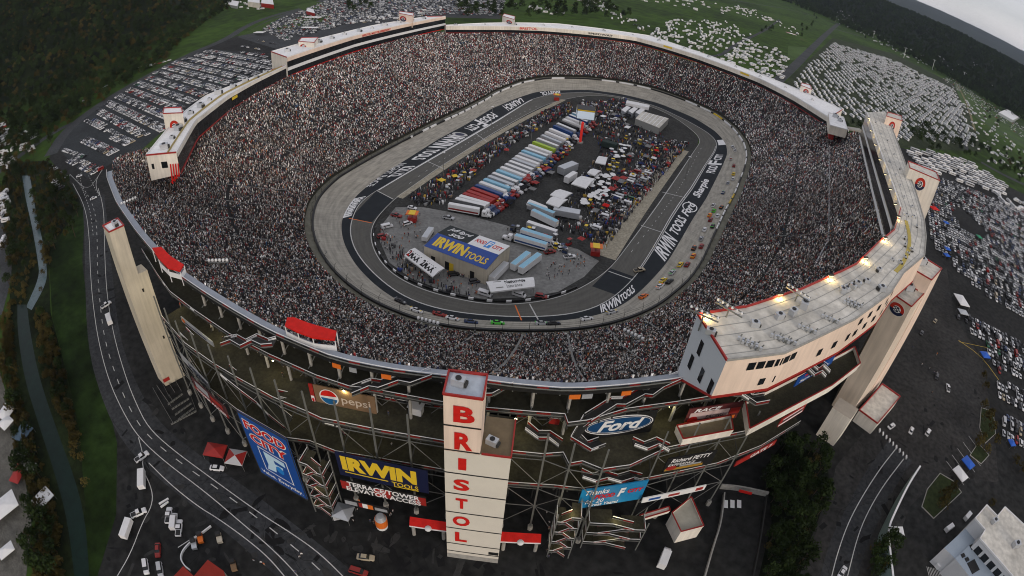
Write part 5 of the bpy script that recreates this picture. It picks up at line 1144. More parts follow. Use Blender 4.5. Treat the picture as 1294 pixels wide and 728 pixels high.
def carrow(pa,pb,reg,row,sp=2.85,fill=.93,double=True,world=False,clip=None,ang=math.pi/2):
    A=np.array(pa if world else G(*pa))[:2]; B=np.array(pb if world else G(*pb))[:2]; d=B-A; L=np.linalg.norm(d); d/=L; n=np.array([-d[1],d[0]]); a=math.atan2(d[1],d[0])+ang
    for side in ((-1,1) if double else (0,)):
        for k in range(int(L/sp)):
            if rc.random()>fill: continue
            p=A+d*(k*sp+rc.uniform(-.2,.2))+n*side*2.65
            if clip and not inpoly(p[0],p[1],clip): continue
            if not inview((p[0],p[1],1),12): continue
            cars.append((p[0],p[1],a+(math.pi if rc.random()<.5 else 0)+rc.uniform(-.04,.04),rc.choices(('sedan','suv','pickup','van'),(.4,.28,.26,.06))[0],pick(),reg,row,k))
LL='left parking lot'
for i,(a,b,f) in enumerate([((90,202),(126,219),.8),((107,177),(146,195),.85),((145,173),(167,183),.85),((111,151),(141,166),.55)]): carrow(a,b,LL,i+1,fill=f)
for i,(a,b) in enumerate([((75,188),(110,200)),((60,222),(82,242)),((66,212),(90,228))]): carrow(a,b,'left roadside',i+1,fill=.5,double=False)
for i,(a,b) in enumerate([((300,58),(335,64)),((318,50),(352,57)),((130,112),(168,92)),((98,133),(128,113)),((190,84),(230,72))]): carrow(a,b,'upper left verge',i+1,fill=.45,double=False,ang=0,sp=6)
def lotrows(pxpoly,pa,pb,reg,pitch,fill=.93,sp=2.85,off=0):
    C_=[G(*p) for p in dens(pxpoly,25)]; A=np.array(G(*pa))[:2]; B=np.array(G(*pb))[:2]; d=(B-A)/np.linalg.norm(B-A); n=np.array([-d[1],d[0]])
    W_=np.array([p[:2] for p in C_]); u=(W_-A)@d; v=(W_-A)@n; r=0
    for q in np.arange(v.min()+off+3,v.max(),pitch): r+=1; carrow((*(A+n*q+d*u.min()),0),(*(A+n*q+d*u.max()),0),reg,r,sp,fill*rc.uniform(.82,1.05),True,True,C_)
lotrows([(1170,248),(1192,226),(1300,268),(1340,440),(1294,404),(1262,385),(1228,360),(1200,335),(1180,312),(1172,290)],(1184,312),(1294,372),'large right parking lot',13.6,.95)
lotrows([(1206,404),(1218,392),(1300,438),(1300,462),(1246,436)],(1209,404),(1294,448),'second right parking lot',14,.95)
lotrows([(1240,448),(1250,438),(1300,465),(1300,484),(1262,470)],(1243.5,446),(1294,472),'third right parking lot',13,.9)
lotrows([(1256,488),(1275,484),(1300,494),(1300,520),(1264,510)],(1262,496),(1294,513),'fourth right parking lot',13,.95)
lotrows([(1262,528),(1272,524),(1300,540),(1300,568),(1270,560)],(1276,536),(1300,550),'right edge parking lot',13,.8)
lotrows([(330,38),(345,28),(420,-2),(560,-4),(640,-4),(632,20),(560,18),(500,24),(440,30),(360,52)],(440,24),(540,14),'lots behind upper suites',17,.8)
lotrows([(1190,100),(1200,96),(1300,165),(1300,180)],(1190,100),(1300,170),'roadside below the ridge',30,.3)
lotrows([(122,140),(168,109),(216,80),(262,64),(332,68),(350,84),(262,118),(232,140),(205,168),(150,180)],(129.5,134),(197.5,168),'main left parking lot',15.5,.97)
SPECIAL=[(213,651,2.3,'pickup',0,'white pickup nearest the barrier in the row of three at lower left'),(219.5,659,2.3,'van',0,'white van in the middle of the row of three at lower left'),(226,667,2.3,'pickup',0,'white car at the lower end of the row of three at lower left'),(199,695,-.75,'sedan',4,'red sedan driving alone at the lower left'),(184,716,-.6,'suv',0,'white car at the bottom edge left of the red roofs'),(202,720,-.6,'suv',1,'silver car at the bottom edge beside the red roofs'),
(179,577,1.45,'pickup',0,'white pickup towing a long white trailer on the lower left road'),(175,648,1.2,'pickup',0,'white pickup standing ahead of the loose white trailer at lower left'),(134,385,1.55,'pickup',0,'white pickup towing a trailer up the left highway'),
(1184,475,1.3,'suv',2,'dark grey car alone on the right tarmac nearest the skybox'),(1198,490,1.5,'pickup',0,'white and black pickup right of the dark grey car'),(1127,538,.9,'sedan',0,'white car closest to the annex of the elevator tower'),(1152,543.5,1.2,'sedan',0,'white car in the middle of three on the right tarmac'),(1173,546,1.1,'suv',0,'white car rightmost of three on the right tarmac'),(1182,405,1.1,'sedan',6,'yellowish car on the tarmac below the right tower'),(1165,420,1.2,'sedan',2,'small dark car left of the yellowish car'),(1065,722,1.2,'sedan',0,'white car at the bottom edge between the two curved lines'),
(1200,667,.75,'van',0,'white van parked in front of the white building'),(1223,652,.9,'van',0,'white van beside the planting bed near the white building'),(1188,712,.9,'van',0,'white van nearest the hatched markings by the white building'),(1197,703,.9,'suv',4,'red car beside the white van near the white building'),(433,651,.9,'van',1,'silver van parked beside the elevator entrance'),(274,591,.6,'sedan',0,'tiny white cart left of the supermarket banner'),(118,250,1.2,'sedan',0,'white car on the left road beside the rim corner'),(100,222,1.0,'sedan',0,'white car at the split of the left road'),(462,704,.5,'sedan',6,'yellow car alone on the dark tarmac left of the lettered tower'),(453,722,.3,'suv',4,'red car at the bottom edge left of the lettered tower')]
for x,y,a,k,ci,lab in SPECIAL: p=G(x,y,.8); place_car(p[0],p[1],a,k,ci,lab,name='car')
_gap=[[G(*q) for q in g_] for g_ in ([(1200,268),(1214,262),(1250,296),(1240,306),(1216,290)],)]
cars=[c for c in cars if inview((c[0],c[1],1),4) and not any(inpoly(c[0],c[1],g_) for g_ in _gap)]
cars.sort(key=lambda c:cdist((c[0],c[1],1))); NC=265; seen={}
for x,y,a,k,ci,reg,row,idx in cars[:NC]:
    key=(reg,row,k,ci); seen[key]=seen.get(key,0)+1
    o=place_car(x,y,a,k,ci,'%s %s, %s of its kind in row %s of the %s'%(CP[ci][0],k,ordn(seen[key]),ordn(row).replace('first','one'),reg) if False else '-','cars in the '+reg,parts=cdist((x,y,0))<330); ordl(o,'%s %s in row %d of the %s'%(CP[ci][0],k,row,reg))
def massmesh(name,label,items,libfn,cat,z=.03):
    Vs=[];F3={};k=0; mats=[]; allV=[];allF=[];allM=[]
    for it in items:
        one,x,y,a,s=libfn(it)
        if not hasattr(one,'np'): one.np=np.array(one.v,float); one.fl=one.f
        ca,sa=math.cos(a),math.sin(a); P=one.np*s; Q=np.empty_like(P); Q[:,0]=x+ca*P[:,0]-sa*P[:,1]; Q[:,1]=y+sa*P[:,0]+ca*P[:,1]; Q[:,2]=P[:,2]+z+(float(hgt(np.array(x),np.array(y))))
        lut=[]
        for m in one.mats:
            if m not in mats: mats.append(m)
            lut.append(mats.index(m))
        allV.append(Q); allF+=[tuple(k+i for i in f) for f in one.fl]; allM+=[lut[i] for i in one.m]; k+=len(P)
    me=bpy.data.meshes.new(name); me.from_pydata(np.concatenate(allV).tolist(),[],allF)
    for m in mats: me.materials.append(m)
    me.polygons.foreach_set('material_index',np.array(allM,np.int32)); me.update(); o=link(bpy.data.objects.new(name,me)); tag(o,label,cat,kind='stuff'); return o
def simplecar(ci):
    if ('s',ci) in CARLIB: return CARLIB[('s',ci)]
    b=MB(); loft(b,[(-2.4,sec(1.8,.2,1.0)),(1.2,sec(1.85,.2,1.0)),(2.4,sec(1.7,.2,.75))],CM[ci]); loft(b,[(-2.0,sec(1.5,.95,1.1)),(-1.3,sec(1.55,.95,1.5)),(.3,sec(1.55,.95,1.5)),(1.1,sec(1.5,.95,1.05))],GLS); b.box((-.5,0,1.52),(1.5,1.15,.06),CM[ci]); CARLIB[('s',ci)]=b; return b
massmesh('distant_parked_cars','hundreds of small parked cars filling the far parking lots',cars[NC:],lambda c:(simplecar(c[4]),c[0],c[1],c[2],1.0),'cars')
print('cars',len(cars))
# campers
def camper(kind):
    b=MB()
    if kind==0:  # motorhome
        loft(b,[(-4.6,sec(2.5,.5,3.2,.92)),(4.1,sec(2.5,.5,3.25,.92)),(4.7,sec(2.4,.5,2.9,.9))],CM[0]); b.box((-.5,0,2.05),(7.4,2.54,.5),GLS); b.box((4.55,0,2.0),(.35,2.1,.8),GLS); b.box((0,0,1.25),(8.6,2.53,.18),CM[2]); b.box((-2,0,3.4),(1,.8,.35),SILV); b.box((1.8,0,3.4),(1,.8,.35),SILV)
    elif kind==1: # travel trailer
        loft(b,[(-3.6,sec(2.4,.6,2.8,.95)),(3.0,sec(2.4,.6,2.9,.95)),(3.6,sec(2.3,.6,1.9,.9))],CM[0]); b.box((-.5,0,1.9),(4.4,2.44,.45),GLS); b.box((0,0,3.0),(.9,.7,.3),SILV); b.bar((3.5,0,.55),(4.8,0,.5),.15,.15,STEELD)
    elif kind==2: # cab-over
        loft(b,[(-3.4,sec(2.3,.5,3.0,.93)),(2.2,sec(2.3,.5,3.05,.93)),(3.3,sec(2.2,1.9,2.9,.9))],CM[0]); loft(b,[(2.0,sec(2.0,.4,1.9)),(3.3,sec(2.0,.4,1.3)),(3.9,sec(1.9,.4,1.1))],CM[0]); b.box((-.8,0,2.0),(3.4,2.34,.4),GLS)
    else: # coach
        loft(b,[(-6,sec(2.55,.4,3.4,.95)),(6,sec(2.55,.4,3.4,.95))],CM[1]); b.box((0,0,2.4),(11.4,2.6,.8),GLS); b.box((-3,0,3.5),(1.5,1,.3),SILV)
    for sx in (-2.2,2.4 if kind in(0,2) else -1.2):
        for sy in (-1,1): b.tube((sx,sy*1.0,.45),(sx,sy*1.22,.45),.45,RUB,8)
    return b
CAMP=[camper(i) for i in range(4)]; CAMPM=[c.mesh('camper') for c in CAMP]; CNM=['motorhome','travel trailer','truck camper','tour coach']
campers=[]
def camprows(pxpoly,pa,pb,reg,pitch,sp,fill,ang,kinds=(0,0,1,2),jit=.6):
    C_=[G(*p) for p in dens(pxpoly,25)]; A=np.array(G(*pa))[:2]; B=np.array(G(*pb))[:2]; d=(B-A)/np.linalg.norm(B-A); n=np.array([-d[1],d[0]]); W_=np.array([p[:2] for p in C_]); u=(W_-A)@d; v=(W_-A)@n; r=0; a=math.atan2(d[1],d[0])+ang
    for q in np.arange(v.min()+pitch*.3,v.max(),pitch):
        r+=1
        for s in np.arange(u.min(),u.max(),sp):
            if rc.random()>fill: continue
            p=A+n*(q+rc.uniform(-jit,jit))+d*(s+rc.uniform(-jit,jit))
            if inpoly(p[0],p[1],C_) and inview((*p,1)): campers.append((p[0],p[1],a+rc.uniform(-.06,.06)+(math.pi if rc.random()<.4 else 0),rc.choice(kinds),reg,r))
def campscat(pxpoly,n,reg,kinds=(0,1,1,2)):
    C_=[G(*p) for p in dens(pxpoly,25)]; xs=[p[0] for p in C_]; ys=[p[1] for p in C_]; k=0; t=0; ba=rc.uniform(0,3)
    while k<n and t<n*60:
        t+=1; x,y=rc.uniform(min(xs),max(xs)),rc.uniform(min(ys),max(ys))
        if inpoly(x,y,C_) and inview((x,y,1)): campers.append((x,y,ba+rc.choice((0,1.57,.3,-.3))+rc.uniform(-.2,.2),rc.choice(kinds),reg,1)); k+=1
camprows([(1000,112),(1006,98),(1054,55),(1128,76),(1206,114),(1220,146),(1231,186),(1190,182),(1160,172),(1138,180),(1098,160),(1060,142)],(1054,60),(1200,116),'right camping lot',17,9.5,.9,math.pi/2+.35,(0,1,1,2),.8)
camprows([(1142,190),(1168,190),(1225,206),(1272,236),(1262,246),(1200,228),(1160,216)],(1165,205),(1260,240),'trailer rows by the tower',8,15,.9,0,(3,3,0,0),.4)
campscat([(905,82),(940,50),(985,64),(1000,78),(984,106),(958,98)],150,'dense right campsite'); campscat([(820,40),(850,25),(920,28),(955,45),(930,72),(890,70),(850,58)],190,'campsite beyond the rim'); campscat([(800,0),(850,-4),(960,14),(955,24),(870,14)],70,'hilltop campsite at the top'); campscat([(720,0),(760,0),(830,40),(850,55),(820,46)],60,'lane behind the far rim')
campscat([(920,8),(930,6),(1020,42),(1012,46)],40,'upper lane'); campscat([(1040,20),(1060,22),(1165,74),(1160,80)],120,'highway strip'); campscat([(1205,125),(1232,130),(1294,190),(1294,228),(1258,214),(1232,190)],110,'bright right field')
campscat([(1150,66),(1235,100),(1220,104),(1150,74)],45,'grass field under the ridge'); campscat([(0,165),(40,170),(60,190),(10,215),(-5,205)],34,'roadside camp at left'); campscat([(1256,200+40),(1294,258),(1294,272),(1262,256)],14,'big lot edge'); campscat([(0,240),(10,250),(6,320),(-6,300)],16,'creekside camp at left'); campscat([(300,2),(330,0),(340,14),(305,12)],18,'town at the top left'); campscat([(400,32),(560,8),(560,16),(440,36)],26,'lot behind the tall suite'); campscat([(640,2),(700,10),(720,20),(690,20)],20,'lot behind the far rim')
campers=[c for c in campers if inview((c[0],c[1],1),2)]; campers.sort(key=lambda c:cdist((c[0],c[1],1))); NCA=250; seen={}
for x,y,a,k,reg,r in campers[:NCA]:
    seen[(reg,r,k)]=seen.get((reg,r,k),0)+1; o=bpy.data.objects.new('camper',CAMPM[k]); link(o); o.location=(x,y,.03); o.rotation_euler=(0,0,a)
    tag(o,'-','camper','campers in the '+reg); ordl(o,('white %s in row %d of the %s'%(CNM[k],r,reg)) if r>1 else 'white %s in the %s'%(CNM[k],reg))
massmesh('distant_campers','hundreds of white campers and motorhomes filling the far fields',campers[NCA:],lambda c:(CAMP[c[3]] if rc.random()>.12 else simplecar(rc.choice((1,2,3,6))),c[0],c[1],c[2],rc.uniform(.75,1.08)),'campers')
print('campers',len(campers))
# trailers and trucks
def trailer_mesh(L,W_,H,m,mtop,stripe=None):
    b=MB(); loft(b,[(-L/2,sec(W_,1.0,H,.97)),(L/2,sec(W_,1.0,H,.97))],m); b.box((0,0,H+.02),(L*.985,W_*.9,.05),mtop)
    if stripe: b.box((0,0,1.9),(L*.96,W_+.03,.8),stripe)
    b.box((-L*.3,0,.8),(L*.3,W_*.8,.4),STEELD); return b
def tractor_parts(m):
    b=MB(); loft(b,[(-1.2,sec(2.4,.7,3.3,.9)),(.6,sec(2.4,.7,3.3,.85)),(1.3,sec(2.3,.7,2.0,.85)),(3.2,sec(1.9,.7,1.75,.8)),(3.4,sec(1.7,.7,1.3,.8))],m); b.box((-2.4,0,.9),(3.0,.9,.35),STEELD)
    g=MB(); loft(g,[(.62,sec(2.1,2.0,3.0,.85)),(1.32,sec(2.1,1.95,2.05,.9))],GLS); g.box((.1,0,2.3),(.8,2.44,.6),GLS); return b,g
def truck_wheels(xs,W_): 
    out=[]
    for x in xs:
        for s in (-1,1): w=MB(); w.tube((x,s*(W_/2-.35),.5),(x,s*W_/2,.5),.5,RUB,10); out.append(w)
    return out
def hauler(x,y,a,m,mtop,label,group,L=15.5,tm=None,stripe=None,cab=True,H=4.0):
    e=empty('hauler',label,'truck',(x,y,.03),a,group); trailer_mesh(L,2.55,H,m,mtop,stripe).build('trailer',e,local=True)
    for w in truck_wheels((-L*.36,-L*.28),2.5): w.build('wheel',e,local=True)
    if cab:
        b,g=tractor_parts(tm or m); cb=b.build('cab',e,local=True); cb.location=(L/2+2.6,0,0); q=g.build('windows',cb,local=True)
        for w in truck_wheels((2.5,-1.6,-2.7),2.3): o=w.build('wheel',cb,local=True)
    return e
for i,(x,y,x2,y2,lab) in enumerate([(178.5,594,178.5,616,'long white trailer behind the pickup on the lower left road'),(163,656,155,689-10,'loose white box trailer beside the lower left road'),(136,398,139,408,'white trailer towed up the left highway')]):
    A=np.array(G(x,y,2)); B=np.array(G(x2,y2,2)); c=(A+B)/2; L=float(np.linalg.norm(A-B)); e=empty('trailer',lab,'trailer',(c[0],c[1],.02),math.atan2(*(A-B)[1::-1])); trailer_mesh(L,2.4,2.9,WHT,WHT).build('box',e,local=True)
    for w in truck_wheels((-.5,.6),2.3): w.build('wheel',e,local=True)
p=G(839,706,1); e=empty('box_truck','white box truck at the bottom edge below the small cream building','truck',(p[0],p[1],.02),1.6); b=MB(); b.box((-.8,0,2.1),(5,2.3,2.6),WHT); b.build('box',e,local=True); b=MB(); loft(b,[(1.8,sec(2.1,.5,2.2,.9)),(2.8,sec(2.1,.5,2.1,.85)),(3.6,sec(2,.5,1.3,.85))],CM[0]); b.build('cab',e,local=True)
for w in truck_wheels((-2,2.4),2.3): w.build('wheel',e,local=True)
# ---------------------------------------------------------------- infield
TG='team haulers parked side by side in the infield'
hc=[(SILV,'silver'),(WHT,'white'),(mat('haul_blue',(.02,.06,.2),.4),'dark blue'),(WHT,'white'),(SILV,'silver'),(SILV,'silver'),(WHT,'white'),(BLK,'black'),(mat('haul_cyan',(.25,.5,.65),.4),'pale blue'),(WHT,'white')]
n=34; rr=random.Random(4)
for i in range(n):
    t=i/(n-1); x0=np.interp(t,[0,.16,.45,.62,.82,1],[567,590,642,664,697,722]); y0=np.interp(t,[0,.16,.45,.62,.82,1],[259,241,205,186,158,143]); x1=np.interp(t,[0,.16,.45,.62,.82,1],[606,628,674,696,727,748]); y1=np.interp(t,[0,.16,.45,.62,.82,1],[266,255,217,197.5,171,153])
    A=np.array(G(x0,y0,3)); B=np.array(G(x1,y1,3)); c=(A+B)/2; d=B-A; a=math.atan2(d[1],d[0]); m,cn=hc[rr.randrange(len(hc))]
    if i in (4,5,6): m,cn=REDB if False else RED,'red'
    if i==22: m,cn=mat('haul_lime',(.35,.5,.05),.5),'lime green'
    top=m if rr.random()<.45 or cn in('red','lime green') else WHT; tm=rr.choice([CM[0],CM[4],CM[5],CM[3],CM[0],m]) if cn!='red' else CM[4]
    hauler(c[0],c[1],a,m,top,'%s hauler, %s from the near end of the long left infield row'%(cn,ordn(i+1)),TG,L=min(16,float(np.linalg.norm(d))),tm=tm,stripe=rr.choice([None,None,CM[5],CM[4]]))
for i,(x0,y0,x1,y1,m,cn) in enumerate([(671,266,706,283,WHT,'white'),(664,281,706,295,SILV,'silver'),(659,291,697,303,WHT,'white blue sided'),(652,299,690,310,WHT,'white blue sided'),(668,258,700,271,SILV,'silver')]):
    A=np.array(G(x0,y0,3)); B=np.array(G(x1,y1,3)); c=(A+B)/2; d=B-A; hauler(c[0],c[1],math.atan2(d[1],d[0])+math.pi,m,hc[8][0] if i!=1 else WHT,'%s trailer, %s in the short stack right of the garage'%(cn,ordn(i+1)),'haulers right of the garage',L=15,stripe=hc[2][0] if 'blue' in cn else None,tm=CM[0],cab=(i==3))
for i,(x0,y0,x1,y1,lab,H,m) in enumerate([(648,334,668,318,'pale blue topped trailer just right of the garage',4,hc[8][0]),(658,338,682,320,'second pale blue topped trailer right of the garage',4,hc[8][0]),(621,350,640,331,'white trailer against the right wall of the garage',3.6,SILV),(549,330-32,528,322-28,'white trailer with pale roof left of the garage',3.4,WHT),(545,287,536,300,'long silver trailer left of the garage',3,SILV)]):
    if i==3: continue
    A=np.array(G(x0,y0,H)); B=np.array(G(x1,y1,H)); c=(A+B)/2; d=B-A; e=empty('trailer',lab,'trailer',(c[0],c[1],.05),math.atan2(d[1],d[0])); trailer_mesh(min(17,float(np.linalg.norm(d))),2.6,H,WHT,m).build('box',e,local=True)
    for w in truck_wheels((-4,-3),2.4): w.build('wheel',e,local=True)
# pit boxes and cars among haulers
for i,(x,y,a,k,ci,lab) in enumerate([(695,318,.9,'pickup',4,'red pickup right of the pale blue topped trailers'),(699,312-4,.9,'pickup',0,'white pickup behind the red pickup in the infield'),(704,322-12,.9,'suv',0,'white car furthest left of two in the right paddock'),(711,326-12,.8,'suv',0,'white car with dark windows in the right paddock'),(720,334-10,.8,'pickup',0,'white pickup beside the fence of the right paddock'),(489,286,1.0,'van',0,'white van at the left end of the infield paddock'),(515,282,1.2,'suv',0,'white car near the left flagged kiosk'),(521,263-1,.2,'sedan',0,'white race safety car at the left pit exit'),(567,272+3,.3,'pickup',1,'silver pickup behind the garage'),(483,298,1,'suv',4,'red car beside the inner wall at the left'),(600,355,.9,'suv',2,'dark car in front of the garage door'),(573,346,.8,'suv',3,'black car parked in front of the garage'),(656,372,.1,'van',0,'white ambulance under the near insurance canopy'),(613,371,.1,'van',0,'white van left of the near insurance canopy'),(684,374,.3,'suv',4,'red rescue truck right of the near canopy'),(501,272,.2,'pickup',4,'red safety truck at the left pit exit'),(808,341,.9,'pickup',6,'yellow safety truck parked at the pit wall end')]):
    p=G(x,y,.8); place_car(p[0],p[1],a,k,ci,lab,name='car' if k!='pickup' else 'pickup_truck',z=.05)
# garage with painted roof
gA,gB,gC,gD=[np.array(G(*p,7.5)) for p in ((535.8,310.5),(569.2,284.5),(644.6,310.5),(614.9,340.5))]
e=empty('garage','tan garage whose roof is painted IRWIN TOOLS and FOOD CITY','building',tuple((gA+gC)/2*[1,1,0])); bm=MB(); bm.prism([gA[:2],gB[:2],gC[:2],gD[:2]],0,7.2,TAN); bm.build('wall',e)
F=quadfn(gB,gC,gD,gA,0,0,1,1,.0)
def F_(u,v,o=0): p=F(u,v); rz_=1.0-abs(v-.5)*2; return (p[0],p[1],7.4+rz_*1.2+o)
bm=MB(); R6=[F_(0,0),F_(1,0),F_(1,.5),F_(0,.5)]; bm.face(R6,mat('roof_blue',(.015,.06,.28),.5,.06,.4)); bm.face([F_(0,.5),F_(.5,.5),F_(.5,1),F_(0,1)],mat('roof_charcoal',(.03,.035,.035),.6)); bm.face([F_(.5,.5),F_(1,.5),F_(1,1),F_(.5,1)],WHT); 
bm.face([F_(0,0,-.3),F_(0,.5,-.3),F_(0,1,-.3)],TAN); bm.face([F_(1,0,-.3),F_(1,1,-.3),F_(1,.5,-.3)],TAN); bm.build('roof',e)
bm=MB()
def T_(s,u0,v0,u1,v1,m,b_=.03,sh=0): text_mb(bm,s,lambda u,v:F_(u0+(u1-u0)*u,v0+(v1-v0)*v,.06),m,b_,sh)
T_('IRWIN',.08,.1,.58,.42,YEL,.05); T_('TOOLS',.6,.1,.93,.3,YEL,.02); T_('Jeff Byrd',.06,.74,.44,.92,WHT,.02,.3); T_('500',.15,.56,.38,.7,WHT,.02,.3); T_('FOOD',.54,.68,.7,.84,REDB); T_('CITY',.82,.66,.97,.82,REDB); bm.build('lettering',e)
bm=MB(); bm.face([F_(.71,.6,.05),F_(.8,.6,.05),F_(.8,.92,.05),F_(.71,.92,.05)],SKYB); T_('F',.73,.65,.79,.88,WHT) ; bm.build('emblem',e)
fn=planefn(gA,gD,0,7.2,CAM[:2]); 
for u in (.12,.35,.42,.75):
    bm=MB(); bm.face([fn(u,.0,.06),fn(u+.07,.0,.06),fn(u+.07,.55,.06),fn(u,.55,.06)],BLK if u!=.42 else YEL); bm.build('door',e)
# canopies with lettering
def canopy(label,px,z,items,m=WHT,h=1.0,posts=True,name='canopy'):
    P=[np.array(G(*p,z)) for p in px]; c=sum(P)/len(P); e=empty(name,label,'canopy',(c[0],c[1],.05)); F=quadfn(P[0],P[1],P[2],P[3],0,0,1,1,0)
    def H(u,v,o=0): p=F(u,v); return (p[0],p[1],z+h*(1-abs(v-.5)*2)+o)
    bm=MB(); bm.face([H(0,0),H(1,0),H(1,.5),H(0,.5)],m); bm.face([H(0,.5),H(1,.5),H(1,1),H(0,1)],m)
    for v in (0,1): a,b=H(0,v),H(1,v); bm.face([a,b,(b[0],b[1],b[2]-.6),(a[0],a[1],a[2]-.6)],m)
    for u in (0,1): a,b,d=H(u,0),H(u,.5),H(u,1); bm.face([a,b,d],m)
    bm.build('roof',e)
    for s,u0,v0,u1,v1,mm,b_ in items: bm=MB(); text_mb(bm,s,lambda u,v:H(u0+(u1-u0)*u,v0+(v1-v0)*v,.08),mm,b_); bm.build('lettering',e)
    for u in (0.02,.98):
        for v in (0.03,.97): bm=MB(); p=H(u,v); bm.tube((p[0],p[1],0),p,.08,STEEL,5); bm.build('post',e)
    return e,H
TX=mat('tent_black',(.02,.02,.02),.6)
e_,H=canopy('white canopy lettered 2MAX in black left of the garage',[(524,313),(562,339),(547,350),(511,323)],4.5,[('2MAX',.02,.1,.42,.6,TX,.05),('2MAX',.5,.1,.9,.6,TX,.05),('2',.02,.1,.1,.6,REDB,.06)],WHT,.8)
e_,H=canopy('white canopy lettered Nationwide Insurance near the inner wall',[(614,356),(674,350),(676,362),(620,369)],4.5,[('Nationwide',.36,.45,.8,.85,TX,.03),('Insurance',.38,.15,.72,.38,TX,.0)],WHT,.8)
bm=MB()
for (u0,v0,u1,v1) in ((.14,.2,.3,.26),(.14,.8,.3,.86),(.14,.2,.155,.86),(.285,.2,.3,.86)): bm.face([H(u0,v0,.1),H(u1,v0,.1),H(u1,v1,.1),H(u0,v1,.1)],STEEL)
bm.build('emblem',e_)
for px,z,lab in (([(708,239),(724,244),(712,252),(695,246)],5,'large white tent beside the round white tables'),([(735,222),(752,226),(741,238),(722,232)],5,'long white tent right of the haulers'),([(750,213),(760,216),(752,222),(742,218)],4,'small white tent above the round tables'),([(757,197),(768,199),(765,208),(752,205)],4,'white tent behind the round tables'),([(690,256),(706,262),(718,252),(700,248)],4.6,'grey white tent at the lower end of the tables'),([(665,255+3),(693,271-4),(690,266-6),(670,252)],3.5,'long pale awning beside the short stack of trailers')): canopy(lab,px,z,[],WHT,.9,name='tent')
for x0,y0,x1,y1,zt,m,lab in ((709,212,727,205,5,SILV,'grey transporter box left of the white tents'),(716,224,727,217,4.5,WHT,'white transporter box left of the white tents'),(762,173+4,780,182,4.5,mat('dark_canopy',(.03,.045,.04),.7),'dark green canopy in the upper infield'),(700,262,733,268,4,SILV,'long grey trailer below the white tents')):
    A=np.array(G(x0,y0,zt)); B=np.array(G(x1,y1,zt)); c=(A+B)/2; d=B-A; e=empty('transporter_box',lab,'trailer',(c[0],c[1],.05),math.atan2(d[1],d[0])); L=float(np.linalg.norm(d)); trailer_mesh(L,5 if m is not WHT else 3,zt,m,m).build('box',e,local=True)
    for w in truck_wheels((-1,.2),2.4): w.build('wheel',e,local=True)
# round tables with white tops
rr=random.Random(9); g='round white parasols in the infield'
spots=[(760+rr.uniform(-14,18),232+rr.uniform(-14,16)) for _ in range(34)]+[(782+rr.uniform(-10,12),190+rr.uniform(-8,8)) for _ in range(12)]+[(746+rr.uniform(-10,14),250+rr.uniform(-7,7)) for _ in range(14)]
pm=MB(); k=len(pm.v); 
for j in range(10): a,b=2*math.pi*j/10,2*math.pi*(j+1)/10; pm.face([(0,0,2.9),(1.6*math.cos(a),1.6*math.sin(a),2.4),(1.6*math.cos(b),1.6*math.sin(b),2.4)],WHT)
top=pm.mesh('shade'); pl=MB(); pl.tube((0,0,0),(0,0,2.7),.06,STEEL,5); pl=pl.mesh('pole')
for x,y in spots:
    p=G(x,y,2.4); e=empty('parasol','-','parasol',(p[0],p[1],.03),0,g); ordl(e,'plain round white parasol between the white tents'); link(bpy.data.objects.new('shade',top),e); link(bpy.data.objects.new('pole',pl),e)
# scoring pylon, screen
p=G(733,181,0); e=empty('scoring_pylon','tall thin bright red scoring pylon among the haulers','pylon',p); bm=MB(); bm.box((0,0,7.6),(1.3,1.3,14),mat('pylon_red',(.7,.03,.02),.5,emit=.12)); bm.build('column',e,local=True); bm=MB(); bm.box((0,0,.5),(3,3,1),CONC); bm.build('base',e,local=True)
p=G(737,165,0); e=empty('video_screen','large white faced four sided video board over the upper infield','screen',p,.4); bm=MB(); bm.box((0,0,13.2),(12,10,7),BLK); bm.build('housing',e,local=True)
SCR=mat('screen_glow',(.6,.7,.8),.4,emit=.12)
for a in range(4): bm=MB(); w_=11.4 if a%2==0 else 9.4; d_=5.05 if a%2==0 else 6.05; bm.box((0,-d_,12.8),(w_,.08,5.4),SCR); bm.box((0,-d_-.02,16.1),(w_,.08,.8),YEL); o=bm.build('screen_face',e,local=True); o.rotation_euler=(0,0,a*math.pi/2)
for sx in (-1,1): bm=MB(); bm.tube((sx*3,0,0),(sx*3,0,9.8),.4,STEEL,6); bm.build('post',e,local=True)
# building at the top of the infield
def flatb(label,px,z,h0=0,m=SILV,rf=None,seams=0,name='building'):
    P=[q[:2] for q in gz(px,z)]; e=empty(name,label,'building',(float(P[0][0]),float(P[0][1]),.02)); bm=MB(); bm.prism(P,h0,z,m); bm.build('wall',e); bm=MB(); bm.prism([np.array(p)*.998+np.mean(P,0)*.002 for p in P],z+.002,z+.25,rf or m); bm.build('roof',e)
    if seams:
        bm=MB()
        for k in range(1,seams): t=k/seams; a=np.array(P[0])*(1-t)+np.array(P[1])*t; b=np.array(P[3])*(1-t)+np.array(P[2])*t; bm.bar((*a,z+.32),(*b,z+.32),.5,.12,WHT)
        bm.build('roof_seam',e)
    return e
flatb('low grey building with ribbed roof in the upper right infield',[(812,141),(845,150),(833,162),(803,150)],5,0,mat('wall_grey',(.3,.3,.28),.8),ROOF,7)
flatb('long white flat stage roof at the top of the infield',[(792,127),(821,133),(820,136.5),(791,130)],6,4,WHT)
for i in range(3): flatb('white transporter roof, %s of three at the top of the infield'%ordn(i+1),[(785+i*9,139+i*1.5),(792+i*9,134+i*1.5),(797+i*9,136+i*1.5),(790+i*9,142+i*1.5)],4,0,SILV,WHT,name='trailer')
